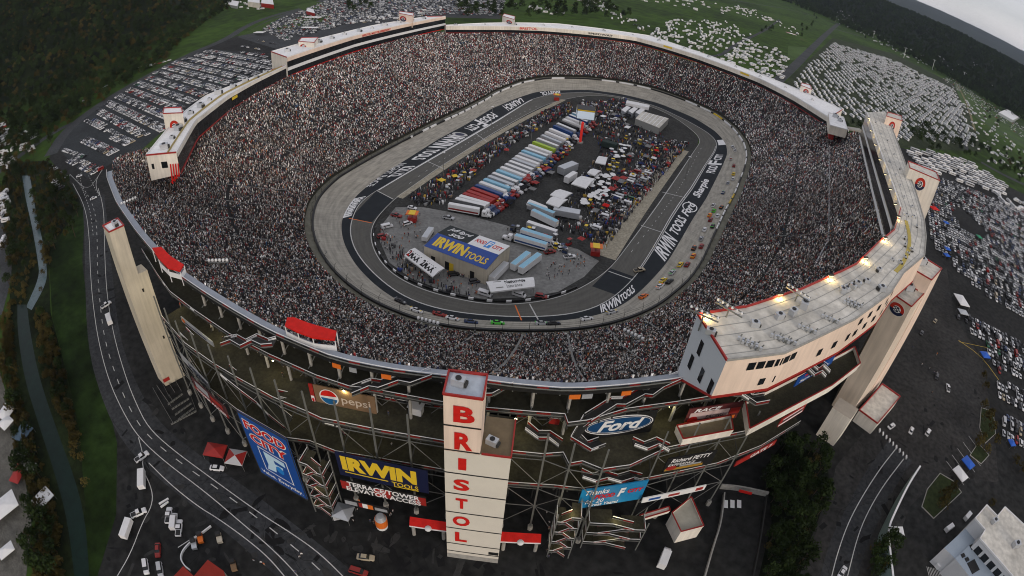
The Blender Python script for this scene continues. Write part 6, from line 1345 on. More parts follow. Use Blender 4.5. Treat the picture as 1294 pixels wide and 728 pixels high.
# kiosks with flagged tops
for x,y,lab in ((521,268,'red and yellow topped kiosk at the left end of the infield'),(754,310,'red and yellow topped kiosk on a pole at the right end of the pits'),(704,119,'orange topped kiosk at the far end of pit road')):
    p=G(x,y,5); e=empty('kiosk',lab,'kiosk',(p[0],p[1],.04),.4); bm=MB(); bm.tube((0,0,0),(0,0,4.4),.3,STEEL,6); bm.build('post',e,local=True); bm=MB(); bm.box((0,0,4.6),(5.5,4,.3),ORG); bm.box((0,0,4.8),(3,4.05,.2),YEL); bm.build('roof',e,local=True); bm=MB(); bm.box((0,0,1.2),(4,3,2.3),RED); bm.build('booth',e,local=True)
# light poles in the infield
for i,(x,y) in enumerate([(671,178),(621,160-32+32),(769,338-60),(866,225),(560,215+8)]):
    p=G(x,y,0); e=empty('light_pole','thin grey light pole, %s counted across the infield'%ordn(i+1),'light pole',p,group='thin light poles in the infield'); bm=MB(); bm.tube((0,0,0),(0,0,14),.22,STEEL,6,.12); bm.build('pole',e,local=True); bm=MB(); bm.box((0,0,14.2),(1.8,.5,.3),WHT); bm.build('lamp',e,local=True)
# red awnings in the garage area
for i,(x,y,w,m) in enumerate([(766,258,3.4,REDB),(830,192-3,3,REDB),(842,203-15,2.6,REDB),(845,205,3,RED),(598,214,3.5,RED),(575,203+18,3,YEL),(558,226,3.5,YEL),(640,188,3,RED),(825,182,2.5,RED),(735,300,3,RED)]):
    p=G(x,y,3); e=empty('pit_tent','small %s pit tent, %s counted among the crew areas'%('yellow' if m is YEL else 'red',ordn(i+1)),'tent',(p[0],p[1],.04),i*.5,'small coloured pit tents'); bm=MB(); P=[(-w/2,-w/2),(w/2,-w/2),(w/2,w/2),(-w/2,w/2)]
    for a,b in zip(P,P[1:]+P[:1]): bm.face([(*a,2.4),(*b,2.4),(0,0,3.4)],m)
    bm.build('roof',e,local=True)
    for a in P: bm=MB(); bm.tube((*a,0),(*a,2.4),.05,STEEL,4); bm.build('post',e,local=True)
_r=random.Random(91); DK=[('black',mat('black_canvas',(.015,.015,.017),.8)),('dark blue',mat('navy_canvas',(.02,.03,.09),.8)),('red',RED),('grey',mat('grey_canvas',(.2,.2,.2),.8)),('white',WHT)]
for i in range(46):
    poly=_r.choice([[(775,195),(828,185),(835,198),(798,245),(765,285),(745,280),(775,235)],[(745,140),(800,145),(795,165),(760,165)],[(618,262),(662,228),(690,212),(700,222),(650,262)]]); C_=[G(*q) for q in dens(poly,20)]; xs=[q[0] for q in C_]; ys=[q[1] for q in C_]
    while 1:
        x,y=_r.uniform(min(xs),max(xs)),_r.uniform(min(ys),max(ys))
        if inpoly(x,y,C_): break
    cn,m=_r.choice(DK); e=empty('crew_tent','-','tent',(x,y,.05),1.5+_r.uniform(-.15,.15),'crew tents in the right half of the infield'); ordl(e,'%s crew tent in the infield'%cn); w,d=_r.uniform(3,6),_r.uniform(3,4); bm=MB(); P=[(-w/2,-d/2),(w/2,-d/2),(w/2,d/2),(-w/2,d/2)]
    for a,b in zip(P,P[1:]+P[:1]): bm.face([(*a,2.5),(*b,2.5),(0,0,3.4)],m)
    bm.build('roof',e,local=True)
    for a in P: bm=MB(); bm.tube((*a,0),(*a,2.5),.05,STEEL,4); bm.build('post',e,local=True)
for i,(pa,pb) in enumerate([((772,262),(812,208)),((784,268),(822,214)),((752,290),(768,268)),((640,250),(690,214))]):
    A=np.array(G(*pa)); B=np.array(G(*pb)); n=int(np.linalg.norm(B-A)/3.4); d=(B-A)/np.linalg.norm(B-A)
    for k in range(n):
        if _r.random()<.3: continue
        p=A+d*3.4*k; ci=pick(); kd=_r.choice(('sedan','suv','pickup','van')); o=place_car(p[0],p[1],math.atan2(d[1],d[0])+math.pi/2,kd,ci,'-','crew vehicles parked in the infield',parts=True,name='crew_vehicle',z=.05); ordl(o,'%s %s parked in infield row %d'%(CP[ci][0],kd,i+1))
# pit carts, tool boxes and generators between the haulers
_r=random.Random(55)
PCK=[('red',RED),('white',WHT),('black',BLK),('silver',SILV),('blue',CM[5]),('yellow',YEL)]
_cm={}
for cn,m in PCK:
    b=MB(); b.box((0,0,.75),(2.2,1.1,1.1),m); b.box((0,0,1.36),(2.3,1.2,.1),BLK); b.box((-.9,0,2.1),(.1,1.0,1.4),STEEL); b.box((-.2,0,2.75),(1.7,1.3,.08),m)
    for sx in (-.8,.8):
        for sy in (-.5,.5): b.tube((sx,sy*.9,.2),(sx,sy*1.1,.2),.2,RUB,8)
    _cm[cn]=b.mesh('pit_cart')
for poly,n,reg in (([(612,262),(662,226),(722,174),(730,184),(655,250),(620,276)],46,'between the haulers and tents'),([(530,258),(570,228),(625,190),(690,148),(700,150),(640,190),(575,240),(545,258)],44,'left of the long hauler row'),([(760,165),(830,175),(838,190),(800,230),(765,270),(740,292),(725,280),(770,220)],52,'right of the white tents'),([(735,128),(790,130),(780,160),(745,150)],16,'at the top of the infield'),([(640,286),(735,312),(735,330),(700,345),(690,318),(640,300)],12,'on the right paddock')):
    C_=[G(*q) for q in dens(poly,20)]; xs=[q[0] for q in C_]; ys=[q[1] for q in C_]; k=0
    while k<n:
        x,y=_r.uniform(min(xs),max(xs)),_r.uniform(min(ys),max(ys))
        if not inpoly(x,y,C_): continue
        cn=_r.choice(list(_cm)); k+=1; o=bpy.data.objects.new('pit_cart',_cm[cn]); link(o); o.location=(x,y,.05); o.rotation_euler=(0,0,_r.uniform(0,6.3)); s_=_r.uniform(.8,1.3); o.scale=(s_,s_,s_); tag(o,'-','pit cart','pit carts '+reg); ordl(o,'%s pit cart %s'%(cn,reg))
# race cars
RCN=[(1,'white',CM[0]),(2,'red',CM[4]),(3,'blue',CM[5]),(4,'black',CM[3]),(5,'yellow',YEL),(6,'lime green',GRN),(7,'orange',ORG),(8,'silver',CM[1])]
def race_mesh(m,m2):
    b=MB(); loft(b,[(-2.5,sec(1.7,.35,.95)),(-2.3,sec(1.95,.15,1.0)),(-1.2,sec(2.0,.12,.95)),(1.2,sec(2.0,.12,.85)),(2.2,sec(1.95,.12,.65)),(2.6,sec(1.6,.15,.45))],m); b.box((-.35,0,1.32),(1.2,1.25,.05),m); b.box((1.6,0,.79),(1.1,.9,.04),m2); b.box((-2.45,0,1.15),(.12,1.7,.25),m2)
    g=MB(); loft(g,[(-1.6,sec(1.5,.9,.98)),(-.9,sec(1.55,.9,1.3,.8)),(.3,sec(1.55,.9,1.3,.8)),(1.0,sec(1.5,.85,.9))],GLS); return b.mesh('body'),g.mesh('windows')
def tdir(x,y):
    p=G(x,y,1); a=phiof(p); r0_=rz(a,rO); r1_=rz(a+.03,rO); return math.atan2(r1_*math.sin(a+.03)-r0_*math.sin(a),r1_*math.cos(a+.03)-r0_*math.cos(a)),p,a
z4=lambda l,ox,oy:[(ox+x/4.044,oy+y/4.044) for x,y in l]
RC=z4([(1075,435),(1085,455),(1065,490),(1080,530),(1078,572),(1075,600),(1050,618),(1025,665)],660,80)+z4([(1025,18),(977,82),(1015,100),(978,112),(957,135),(995,145),(960,160),(970,198),(930,210),(912,257),(875,305),(912,300),(870,352),(805,392),(838,400),(765,433),(718,473),(747,492),(702,510),(618,553),(460,628),(330,662),(160,692),(100,688)],660,240)+z4([(1005,685),(870,685),(775,660),(708,632),(590,622),(515,562)],380,240)
cols=[8,1,8,2,5,1,8,1,3,1,4,6,7,1,2,4,1,8,4,2,7,5,2,8,5,4,1,7,8,1,4,8,6,3,1,2,1,4]
for i,(x,y) in enumerate(RC):
    an,p,a=tdir(x,y); k,cn,m=RCN[cols[i]-1]; m2=RCN[(i*3)%8][2]
    ri,ro=rz(a,rI),rz(a,rO); t=(math.hypot(p[0]-CX,p[1]-CY)-ri)/(ro-ri); t=min(.93,max(.05,t)); 
    r=ri+(ro-ri)*t; zz=rz(a,zO)*t**1.25; sl=math.atan2(rz(a,zO)*1.25*max(t,.05)**.25,ro-ri); x_,y_=CX+r*math.cos(a),CY+r*math.sin(a)
    e=empty('race_car','%s stock car, %s in the line running round the outside of the track'%(cn,ordn(i+1)),'race car',(x_,y_,zz+.09),0,'stock cars running on the track')
    e.rotation_euler=(Matrix.Rotation(an,3,'Z')@Matrix.Rotation(-sl if True else 0,3,'X')).to_euler()
    b,g=race_mesh(m,m2); link(bpy.data.objects.new('body',b),e); link(bpy.data.objects.new('windows',g),e)
    for sx in (-1.45,1.5):
        for sy in (-1,1): w=MB(); w.tube((sx,sy*.75,.34),(sx,sy*1.01,.34),.34,RUB,10); w.build('wheel',e,local=True)
# people: continuous lofted figures
def person_mesh(shirt,pants,skin,hair,pose=0):
    me=bpy.data.meshes.new('p'); s=.12 if pose else 0.0
    J=[(0,0,.98),(0,0,1.2),(0,0,1.42),(0,0,1.55),(0,.0,1.68),(.11,0,.9),(.13,s,.48),(.13,s*.4,.04),(-.11,0,.9),(-.13,-s,.48),(-.13,-s*.6,.04),(.2,0,1.4),(.27,.05+s,1.12),(.25,.18+s,.9),(-.2,0,1.4),(-.27,.05-s,1.12),(-.25,.15,.9)]
    E_=[(0,1),(1,2),(2,3),(3,4),(0,5),(5,6),(6,7),(0,8),(8,9),(9,10),(2,11),(11,12),(12,13),(2,14),(14,15),(15,16)]
    R_=[.15,.14,.15,.06,.105,.1,.075,.06,.1,.075,.06,.07,.05,.04,.07,.05,.04]
    me.from_pydata(J,E_,[]); o=bpy.data.objects.new('p',me); COL.objects.link(o); md=o.modifiers.new('s','SKIN'); me.skin_vertices[0].data
    for v,r in zip(me.skin_vertices[0].data,R_): v.radius=(r,r)
    me.skin_vertices[0].data[0].use_root=True; sd=o.modifiers.new('d','SUBSURF'); sd.levels=1
    m=bpy.data.meshes.new_from_object(o.evaluated_get(bpy.context.evaluated_depsgraph_get())); bpy.data.objects.remove(o)
    for q in (pants,shirt,skin,hair): m.materials.append(q)
    for p in m.polygons:
        c=p.center; p.material_index=0 if c.z<.98 else 3 if c.z>1.7 else 2 if c.z>1.5 or (abs(c.x)>.2 and c.z<1.05) else 1
    m.name='person'; return m
HAIR=mat('hair',(.03,.02,.012),.8); PV=[]
SH=[('white',WHT),('black',BLK),('red',RED),('grey',SILV),('blue',CM[5]),('orange',ORG)]
for i,(cn,sm_) in enumerate(SH):
    for pose in (0,1): PV.append((cn,person_mesh(sm_,(BLK,CM[2],CM[6])[i%3],SKIN,HAIR if i%2 else sm_,pose)))
def people(pxpoly,n,where,seed,zz=.05):
    r=random.Random(seed); C_=[G(*p) for p in dens(pxpoly,15)]; xs=[p[0] for p in C_]; ys=[p[1] for p in C_]; k=0; cnt={}
    while k<n:
        x,y=r.uniform(min(xs),max(xs)),r.uniform(min(ys),max(ys))
        if not inpoly(x,y,C_): continue
        cn,m=r.choice(PV); k+=1; o=bpy.data.objects.new('person',m); link(o); o.location=(x,y,zz); o.rotation_euler=(0,0,r.uniform(0,6.3)); tag(o,'-','person','people in %s shirts standing %s'%(cn,where)); ordl(o,'person in a %s shirt %s'%(cn,where))
people([(478,292),(488,285),(520,320),(560,352),(605,372),(600,378),(560,368),(510,350),(485,322)],85,'along the inner wall',1); people([(690,335),(735,322),(742,335),(715,352),(690,362)],45,'right of the near canopy',2); people([(560,344),(612,352),(608,366),(570,360)],22,'in front of the garage',3); people([(500,275),(535,272),(535,300),(510,312)],28,'at the left end of the paddock',4); people([(640,290),(735,312),(730,318),(650,305)],14,'in the lane behind the garage',5)
people([(440,628),(500,640),(500,668),(440,660)],22,'by the elevator entrance',6,.02); people([(300,700),(420,700),(430,725),(330,725)],6,'on the dark road at the bottom',7,.02); people([(1130,440),(1200,430),(1170,520)],8,'on the right tarmac',8,.02); people([(690,640),(700,700),(690,712)],6,'below the right red awning',9,.02)
for z,L,nm in ((33,D3,'middle left deck'),(33,D3r,'middle right deck'),(21,D4,'lowest left deck'),(42,D2r,'upper right deck')):
    r=random.Random(z+len(L)); Q=alongpx(L,z,3.1)
    for p in Q:
        if r.random()<.35: continue
        q=inner(p,r.uniform(-1,7)); cn,m=r.choice(PV); o=bpy.data.objects.new('person',m); link(o); o.location=(q[0],q[1],z+.02); o.rotation_euler=(0,0,r.uniform(0,6.3)); tag(o,'-','person','people in %s shirts on the %s'%(cn,nm)); ordl(o,'person in a %s shirt on the %s'%(cn,nm))
# crew crowd round the haulers
def crew(name,label,polys,seed,dens_=.28):
    r=np.random.default_rng(seed); P=[]
    for poly,dn in polys:
        C_=[G(*p) for p in dens(poly,20)]; a=np.array([p[:2] for p in C_]); area=(a.max(0)-a.min(0)).prod(); n=int(area*dn); q=r.uniform(a.min(0),a.max(0),(n,2)); P+= [p for p in q if inpoly(p[0],p[1],C_)]
    P=np.array(P); n=len(P); pal=np.array([(.015,.015,.018),(.03,.03,.035),(.08,.08,.08),(.7,.7,.68),(.35,.02,.02),(.45,.28,.03),(.03,.06,.25),(.25,.25,.25),(.3,.22,.15)]); col=pal[r.choice(9,n,p=[.34,.2,.14,.1,.07,.03,.04,.04,.04])]
    h=r.uniform(1.3,1.75,n); big=r.random(n)<.10; sx=np.where(big,r.uniform(.6,1.6,n),.24); sy=np.where(big,r.uniform(.4,.9,n),.17); a=r.uniform(0,6.3,n); ca,sa=np.cos(a),np.sin(a); V=np.empty((n,8,3))
    for i,(dx,dy,z,s) in enumerate([(-1,-1,0,.6),(1,-1,0,.6),(1,1,0,.6),(-1,1,0,.6),(-1,-1,1,.8),(1,-1,1,.8),(1,1,1,.8),(-1,1,1,.8)]):
        V[:,i,0]=P[:,0]+(dx*sx*ca-dy*sy*sa)*s; V[:,i,1]=P[:,1]+(dx*sx*sa+dy*sy*ca)*s; V[:,i,2]=z*h+.03
    Q=np.array([(0,1,5,4),(1,2,6,5),(2,3,7,6),(3,0,4,7),(4,5,6,7)])[None]; F=((np.arange(n)*8)[:,None,None]+Q).reshape(-1,4)
    o=link(bpy.data.objects.new(name,np_mesh(name,V.reshape(-1,3),F,None,[_mats['crowd_clothes']],np.repeat(col,5,0)))); tag(o,label,'crowd',kind='stuff'); print(name,n)
crew('pit_crews','dense crowd of pit crews and equipment along the left pit lane',[([(515,250),(560,220),(620,182),(668,152),(700,135),(722,130),(724,142),(690,158),(655,178),(600,222),(560,258),(530,262)],.6)],1)
crew('pit_crews','dense crowd of pit crews and equipment along the right pit lane',[([(845,178),(870,182),(850,208),(800,268),(765,315),(735,300),(765,258),(800,215),(820,190)],.75)],2)
crew('infield_crowd','scattered crowd and gear between the haulers and in the upper infield',[([(730,130),(790,125),(800,140),(790,160),(770,170),(750,150)],.45),([(735,150),(830,165),(845,180),(800,215),(775,262),(735,300),(700,290),(730,230),(760,190)],.24),([(606,262),(660,225),(720,175),(728,182),(650,250),(610,275)],.3),([(480,300),(486,290),(520,330),(560,360),(600,375),(560,370),(510,352)],.3)],3)
tag(bpy.data.objects['pit_crews'],kind='stuff')
# ---------------------------------------------------------------- buildings and small things outside
def wallwin(e,a,b,z0,z1,rects,m=GLS,nm='window'):
    fn=planefn(a,b,z0,z1,CAM[:2])
    for u0,v0,u1,v1 in rects: bm=MB(); bm.face([fn(u0,v0,.06),fn(u1,v0,.06),fn(u1,v1,.06),fn(u0,v1,.06)],m); bm.build(nm,e)
P=gz([(1237.5,681.5),(1244,670.4),(1231.5,656),(1246,639),(1259.6,653.4),(1269,641.5),(1330,700),(1300,760),(1278,728)],14)
e=empty('office_building','white office building with flat grey roof at the lower right corner','building',(float(P[6][0]),float(P[6][1]),0)); bm=MB(); bm.prism([p[:2] for p in P],0,14,mat('office_white',(.6,.61,.62),.6,.05,.3),mtop=ROOF); bm.build('wall',e)
bm=MB()
for a,b in zip(P,P[1:]+P[:1]): bm.bar((*a[:2],14.3),(*b[:2],14.3),.35,.7,WHT)
bm.build('parapet',e)
wallwin(e,P[0],P[8],0,14,[(.08+.2*k,.62,.22+.2*k,.86) for k in range(5)]+[(.08+.2*k,.2,.22+.2*k,.5) for k in range(5)])
bm=MB(); hvac(bm,G(1255,660,14.1),1.8,.6); hvac(bm,G(1282,690,14.1),2.2,.3); bm.build('air_conditioner',e)
Q=gz([(1193,692.5),(1231.5,656.5),(1243.5,670),(1207,706)],8.5); bm=MB(); bm.prism([p[:2] for p in Q],0,8.5,mat('office_white',(.6,.61,.62)),mtop=mat('blue_grey_roof',(.3,.36,.42),.5,.05,.3)); bm.build('wing',e)
Q=gz([(1207,706),(1243,671),(1278,728),(1250,760)],9); bm=MB(); bm.prism([p[:2] for p in Q],0,9,mat('office_white',(.6,.61,.62)),mtop=mat('blue_grey_roof',(.3,.36,.42),.5)); bm.build('wing',e)
bm=MB()
for x,y,w,h in [(1229,691,4,4),(1234,696,3,3),(1239,702,4,5),(1217,702,3,3),(1222,707,3,3),(1248,711,4,4),(1230,716,7,9),(1256,718,4,4)]:
    c=G(x,y,9.05); bm.box((c[0],c[1],9.1),(w*.62,h*.5,.2),BLK,.62)
bm.build('skylight',e)
# retaining wall in the lower right
def wallrun(name,label,px,h,t,m,cop=None):
    P=[G(x,y,h) for x,y in densl(smoothl(px),10)]; bm=MB()
    for a,b in zip(P,P[1:]): bm.bar((a[0],a[1],h/2),(b[0],b[1],h/2),t,h,m)
    e=empty(name,label,'wall',(P[0][0],P[0][1],0)); bm.build('wall_body',e)
    if cop:
        bm=MB()
        for a,b in zip(P,P[1:]): bm.bar((a[0],a[1],h+.1),(b[0],b[1],h+.1),t+.2,.2,cop)
        bm.build('coping',e)
wallrun('retaining_wall','tall pale green retaining wall curving beside the lower right road',[(1163,589),(1148,612),(1132,645),(1122,668),(1124,690),(1130,740)],7,.5,mat('green_wall',(.22,.3,.28),.8,.1,.2),WHT)
wallrun('tunnel_wall','low concrete wall along the left side of the tunnel road',[(916,622),(912,660),(902,690),(888,740)],1.5,.4,CONC); wallrun('tunnel_wall','low concrete wall along the right side of the tunnel road',[(970,622),(962,680),(950,740)],1.2,.4,STEELD)
wallrun('tunnel_wall','concrete parapet above the tunnel mouth',[(912,612),(935,614),(972,622)],2.2,.5,CONC)
bm=MB(); a=G(934,620,2.3); b=G(950,624,2.3); bm.bar(a,b,.3,1.0,REDB); tag(bm.build('lit_sign'),'small bright red sign over the tunnel mouth','sign')
wallrun('white_hut_wall','short white hut beside the green retaining wall',[(1126,671),(1142,671)],3,3.5,WHT)
# planting beds
for i,px in enumerate([[(1180,655),(1165,640),(1172,618),(1188,598),(1205,608),(1215,622),(1196,640)],[(1240,515),(1255,520),(1258,548),(1245,560),(1238,540)],[(1236,560),(1250,575),(1240,586),(1226,575)]]):
    P=[p[:2] for p in gz(px,.25)]; e=empty('planting_bed','dark kerbed planting bed, %s from the white office building'%ordn(i+1),'planting bed',(float(P[0][0]),float(P[0][1]),0),group='kerbed planting beds'); bm=MB(); bm.prism(P,0,.2,mat('soil',(.03,.04,.015),1,.4,.5)); bm.build('soil',e); bm=MB()
    for a,b in zip(P,P[1:]+P[:1]): bm.bar((*a,.15),(*b,.15),.3,.3,CONC)
    bm.build('kerb',e)
# tents and awnings outside
def tent(label,x,y,w,d,h,rot,m,m2=None,name='tent',grp=None):
    p=G(x,y,h); e=empty(name,label,'tent',(p[0],p[1],.02),rot,grp); bm=MB(); P=[(-w/2,-d/2),(w/2,-d/2),(w/2,d/2),(-w/2,d/2)]
    for i,(a,b) in enumerate(zip(P,P[1:]+P[:1])): bm.face([(*a,h-.6),(*b,h-.6),(0,0,h+.3)],m if i%2==0 else (m2 or m)); bm.face([(*a,h-.9),(*b,h-.9),(*b,h-.6),(*a,h-.6)],m)
    bm.build('roof',e,local=True)
    for a in P: bm=MB(); bm.tube((*a,0),(*a,h-.6),.06,STEEL,4); bm.build('post',e,local=True)
    return e
BT=mat('blue_tarp',(.01,.1,.5),.5)
for a in [('white tent half of the pair on the striped bays at lower right',1215,597,5,7,3,.8,WHT),('blue tent half of the pair on the striped bays at lower right',1225,583,5,6,3,.8,BT),('large white tent beside the second right parking lot',1216,378,8,11,3.6,.3,WHT),('grey white kiosk tent below the large white tent on the right',1218,393,7,5,3,.3,SILV),('blue tarp tent in the large right lot, upper one',1198,313,5,4,2.6,.3,BT),('blue tarp tent in the large right lot, lower one',1197,321,5,4,2.6,.5,BT),('blue tarp tent in the middle of the large right lot',1196,280,5,4,2.6,.5,BT),('bright blue tent at the tip of the third right lot',1246,447,6,5,3,.4,BT),('small blue tent in the fourth right lot',1280,558,4,4,2.6,.4,BT),('green tent in the large right lot',1238,298,5,5,2.6,.4,mat('green_tarp',(.02,.25,.12),.5)),('red awning behind the tall cream tower',1181,262,9,6,4,.6,REDB),
 ('white tent in the camp at the left edge, top one',6,519,7,7,3,.4,WHT),('white pointed tent below the top one at the left edge',6,532,6,6,3,.2,WHT),('grey blue awning in the camp at the left edge',27,545,7,8,3,.3,mat('greyblue',(.12,.18,.24),.6)),('white square tent beside the red awning at the left edge',28,569,5,4,2.8,.5,WHT),('white tent above the red awning at the left edge',30,584,4.5,4.5,2.8,.5,WHT),('small white tent right of the red awning at the left edge',38,588,3.5,3.5,2.8,.6,WHT),('red awning in the camp at the left edge',22,595,5,9,2.8,.5,RED),('large white tent roof cut by the left edge',3,638,8,12,3.5,-.1,WHT),('white camper awning with dark vents at the lower left',52,628,6,8,3,.1,WHT),('small white tent low at the left edge',6,694,4,7,2.8,-.1,WHT),('red patterned tent beside the elevator tower on the left',271,567,7,5,3,.5,RED)]: tent(*a)
e=tent('red and white striped tent left of the supermarket banner',297,576,6,5.5,3.5,.5,mat('tent_white',(.5,.5,.5),.8),RED)
for a in [('striped box kiosk at the elevator entrance',433,645,5,5,3,.3,SILV),('long white tent by the upper left road',185,82,22,8,4,.7,WHT),('long white tent beyond the upper left suites',396,21,26,7,4,.2,WHT),('second long white tent beyond the upper left suites',392,34,24,6,4,.2,WHT),('white marquee with red trim in the camping field',1000,42,22,12,5,.3,WHT,RED),('white barn like tent in the far lot behind the suites',328,36+4,16,7,4,.2,WHT)]: tent(*a,name='marquee')
# inflatable
p=G(483,665,0); e=empty('inflatable','large orange and white striped inflatable can by the entrance','inflatable',p); bm=MB(); bm.tube((0,0,0),(0,0,1.2),1.6,WHT,14); bm.build('base',e,local=True); bm=MB(); bm.tube((0,0,1.2),(0,0,4.2),1.7,ORG,14); bm.build('body',e,local=True); bm=MB(); bm.tube((0,0,4.2),(0,0,5.6),1.6,SILV,14,1.0); bm.build('top',e,local=True)
# red roofed kiosks at the bottom left and machines
for px,lab in (([(214,735),(232,716),(247,730),(240,745)],'red roofed kiosk left of two at the bottom edge'),([(246,728),(263,708),(283,722),(290,745),(255,745)],'red roofed kiosk right of two at the bottom edge')):
    P=[p[:2] for p in gz(px,4)]; e=empty('kiosk',lab,'kiosk',(float(P[0][0]),float(P[0][1]),0)); bm=MB(); bm.prism(P,0,3.9,TAN); bm.build('wall',e); bm=MB(); bm.prism(P,3.91,4.3,mat('red_roof',(.25,.03,.02),.7,.1,.5)); bm.build('roof',e)
for x,y,lab,m in ((253,680,'orange fronted forklift behind the curved white barrier',ORG),(277,680,'tan long machine beside the forklift',TAN),(295,715,'brown open platform machine near the right red roof',BROWN),(245,688,'grey utility carts beside the curved barrier',SILV)):
    p=G(x,y,1); e=empty('machine',lab,'machine',(p[0],p[1],.02),-.6); bm=MB(); bm.box((0,0,.9),(3,1.6,1),m); bm.build('body',e,local=True); bm=MB(); bm.box((-.9,0,1.9),(1.1,1.5,1.0),BLK); bm.build('cab',e,local=True)
    for w in truck_wheels((-1,1),1.8): w.build('wheel',e,local=True)
wallrun('barrier','curved white barrier round the machines at lower left',[(266,664),(248,678),(232,692),(227,704),(232,714),(240,720)],.8,.35,WHT)
bm=MB(); 
for k in range(2): a=G(201+k*2,637+k*4,.3); b=G(213,630+k*4,.3); bm.bar(a,b,.5,.5,WHT)
tag(bm.build('ramp'),'pair of short white ramps on the lower left tarmac','ramp')
# crowd barriers in switchback rows
bm=MB(); 
def fence(a,b):
    A=np.array(G(*a)); B=np.array(G(*b)); n=max(1,int(np.linalg.norm(B-A)/1.1))
    for k in range(n): p=A+(B-A)*k/n; q=A+(B-A)*(k+.85)/n; bm.bar((p[0],p[1],1),(q[0],q[1],1),.08,.1,STEEL); bm.bar((p[0],p[1],.5),(q[0],q[1],.5),.05,.5,STEEL)
for a,b in [((194,492),(220,537)),((199,489),(217,515)),((206,486),(215,504)),((213,484),(222,498)),((222,482),(230,496)),((217,538),(249,521)),((213,513),(232,499)),((218,519),(240,505)),((222,526),(243,511)),((226,532),(246,517)),((249,521),(238,492)),((220,510),(214,500))]: fence(a,b)
tag(bm.build('queue_barriers'),'grey metal queue barriers in switchback rows beside the left tower','barrier')
# tall lamp masts beside the highway
for i,(x,y,h) in enumerate([(1142,73,32),(1178,88,32),(1216,103,32),(1251,118,30),(1269,126,30),(1103,48,26)]):
    p=G(x,y,0); e=empty('highway_mast','pale tall mast beside the highway, %s from the left'%ordn([2,3,4,5,6,1][i]),'mast',p,group='tall masts along the highway'); bm=MB(); bm.tube((0,0,-1),(0,0,h),.9,WHT,6,.5); bm.build('pole',e,local=True); bm=MB(); bm.bar((-5,0,h-2),(5,0,h-2),.6,.6,WHT); bm.build('crossarm',e,local=True)
# town at the top left
for i,(px,z,m,lab) in enumerate([([(313,2),(328,4),(328,-4),(314,-4)],9,CREAM,'cream block with red bands at the top left town'),([(330,4),(346,6),(344,-3),(331,-4)],7,RED,'red fronted shop at the top left town'),([(245,-2),(300,8),(302,2),(250,-6)],5,SILV,'long grey shed beside the forest at the top left'),([(240,2),(249,4),(249,0),(241,-1)],6,WHT,'small white shed beside the forest at the top left'),([(-4,152),(6,150),(8,158),(-2,162)],4,RED,'red walled white roofed house at the left edge'),([(387,14),(398,17),(396,12),(389,10)],5,RED,'small red roofed house in the upper grass triangle'),([(1262,142),(1280,152),(1290,147),(1272,138)],6,SILV,'long grey shed at the right edge below the ridge'),([(350,30),(378,28),(372,22),(352,24)],5,STEELD,'dark shed beside the upper left lots')]):
    if i==7: continue
    flatb(lab,px,z,0,m,WHT if m is not STEELD else ROOF,name='house')
bm=MB(); P=gz([(201,96+0),(228,104),(232,99),(206,91)],0)
P=[p for p in gz([(320,105),(345,97),(343,92),(318,99)],3)]
# small things on the tarmac: cones, bollards and barriers
for k in range(9): p=G(1111+k*1.4*3,545+k*4.2,0); bm=MB(); bm.box((0,0,.4),(.5,1.6,.8),WHT); o=bm.build('barrier_block'); o.location=(p[0],p[1],.02); tag(o,'white barrier block, %s in the line beside the annex'%ordn(k+1),'barrier','white barrier blocks beside the annex')
# dark planted hollow by the tunnel
# ---------------------------------------------------------------- trees
def leaf_tree(seed,h=11,r=4.2,n=420,lm=LEAF,shape=1.0):
    rr=np.random.default_rng(seed); cl=[]; k=13
    for i in range(k):
        a=rr.uniform(0,2*math.pi); q=rr.uniform(.15,1)**.6*r*.72; z=h*rr.uniform(.38,.9); q*=1-.55*max(0,(z/h-.55))/.45; cl.append((q*math.cos(a),q*math.sin(a),z,rr.uniform(.28,.5)*r))
    cl.append((0,0,h*.86,r*.4)); V=[];F=[]
    for i in range(n):
        c=cl[rr.integers(len(cl))]; d=rr.normal(size=3); d/=np.linalg.norm(d); d[2]=d[2]*.8+.1; p=np.array(c[:3])+d*c[3]*rr.uniform(.7,1.05)
        s=rr.uniform(.28,.62)*r*.24; u=rr.normal(size=3); u/=np.linalg.norm(u); w_=np.cross(u,d); w_/=np.linalg.norm(w_)+1e-9; b=len(V); V+= [p-u*s,p+w_*s*.8,p+u*s,p-w_*s*.8]; F.append((b,b+1,b+2,b+3))
    me=np_mesh('crown',np.array(V),np.array(F),None,[lm]); 
    bm=MB(); bm.tube((0,0,-.5),(0,0,h*.45),.3*r/4,BARK,6,.18*r/4)
    for i in range(4): a=i*1.6+seed; bm.tube((0,0,h*.35),(math.cos(a)*r*.5,math.sin(a)*r*.5,h*.65),.14,BARK,4,.05)
    return me,bm.mesh('trunk')
KIND=[leaf_tree(1),leaf_tree(2,13,4.6),leaf_tree(3,9,3.8,340,LEAF2),leaf_tree(4,14,4.0,400),leaf_tree(5,7,3.4,300,LEAF2)]
KN=['tall round','broad dark','yellowish olive','narrow dark','small bushy']
def tree(x,y,k,s,label,group,name='tree'):
    z=float(hgt(np.array(x),np.array(y))); e=empty(name,label,'tree',(x,y,z-.05),random.uniform(0,6.28),group); e.scale=(s,s,s*random.uniform(.9,1.15))
    for m,nm in zip(KIND[k],('crown','trunk')): o=bpy.data.objects.new(nm,m); link(o,e)
    return e
T=[]  # px,py,region
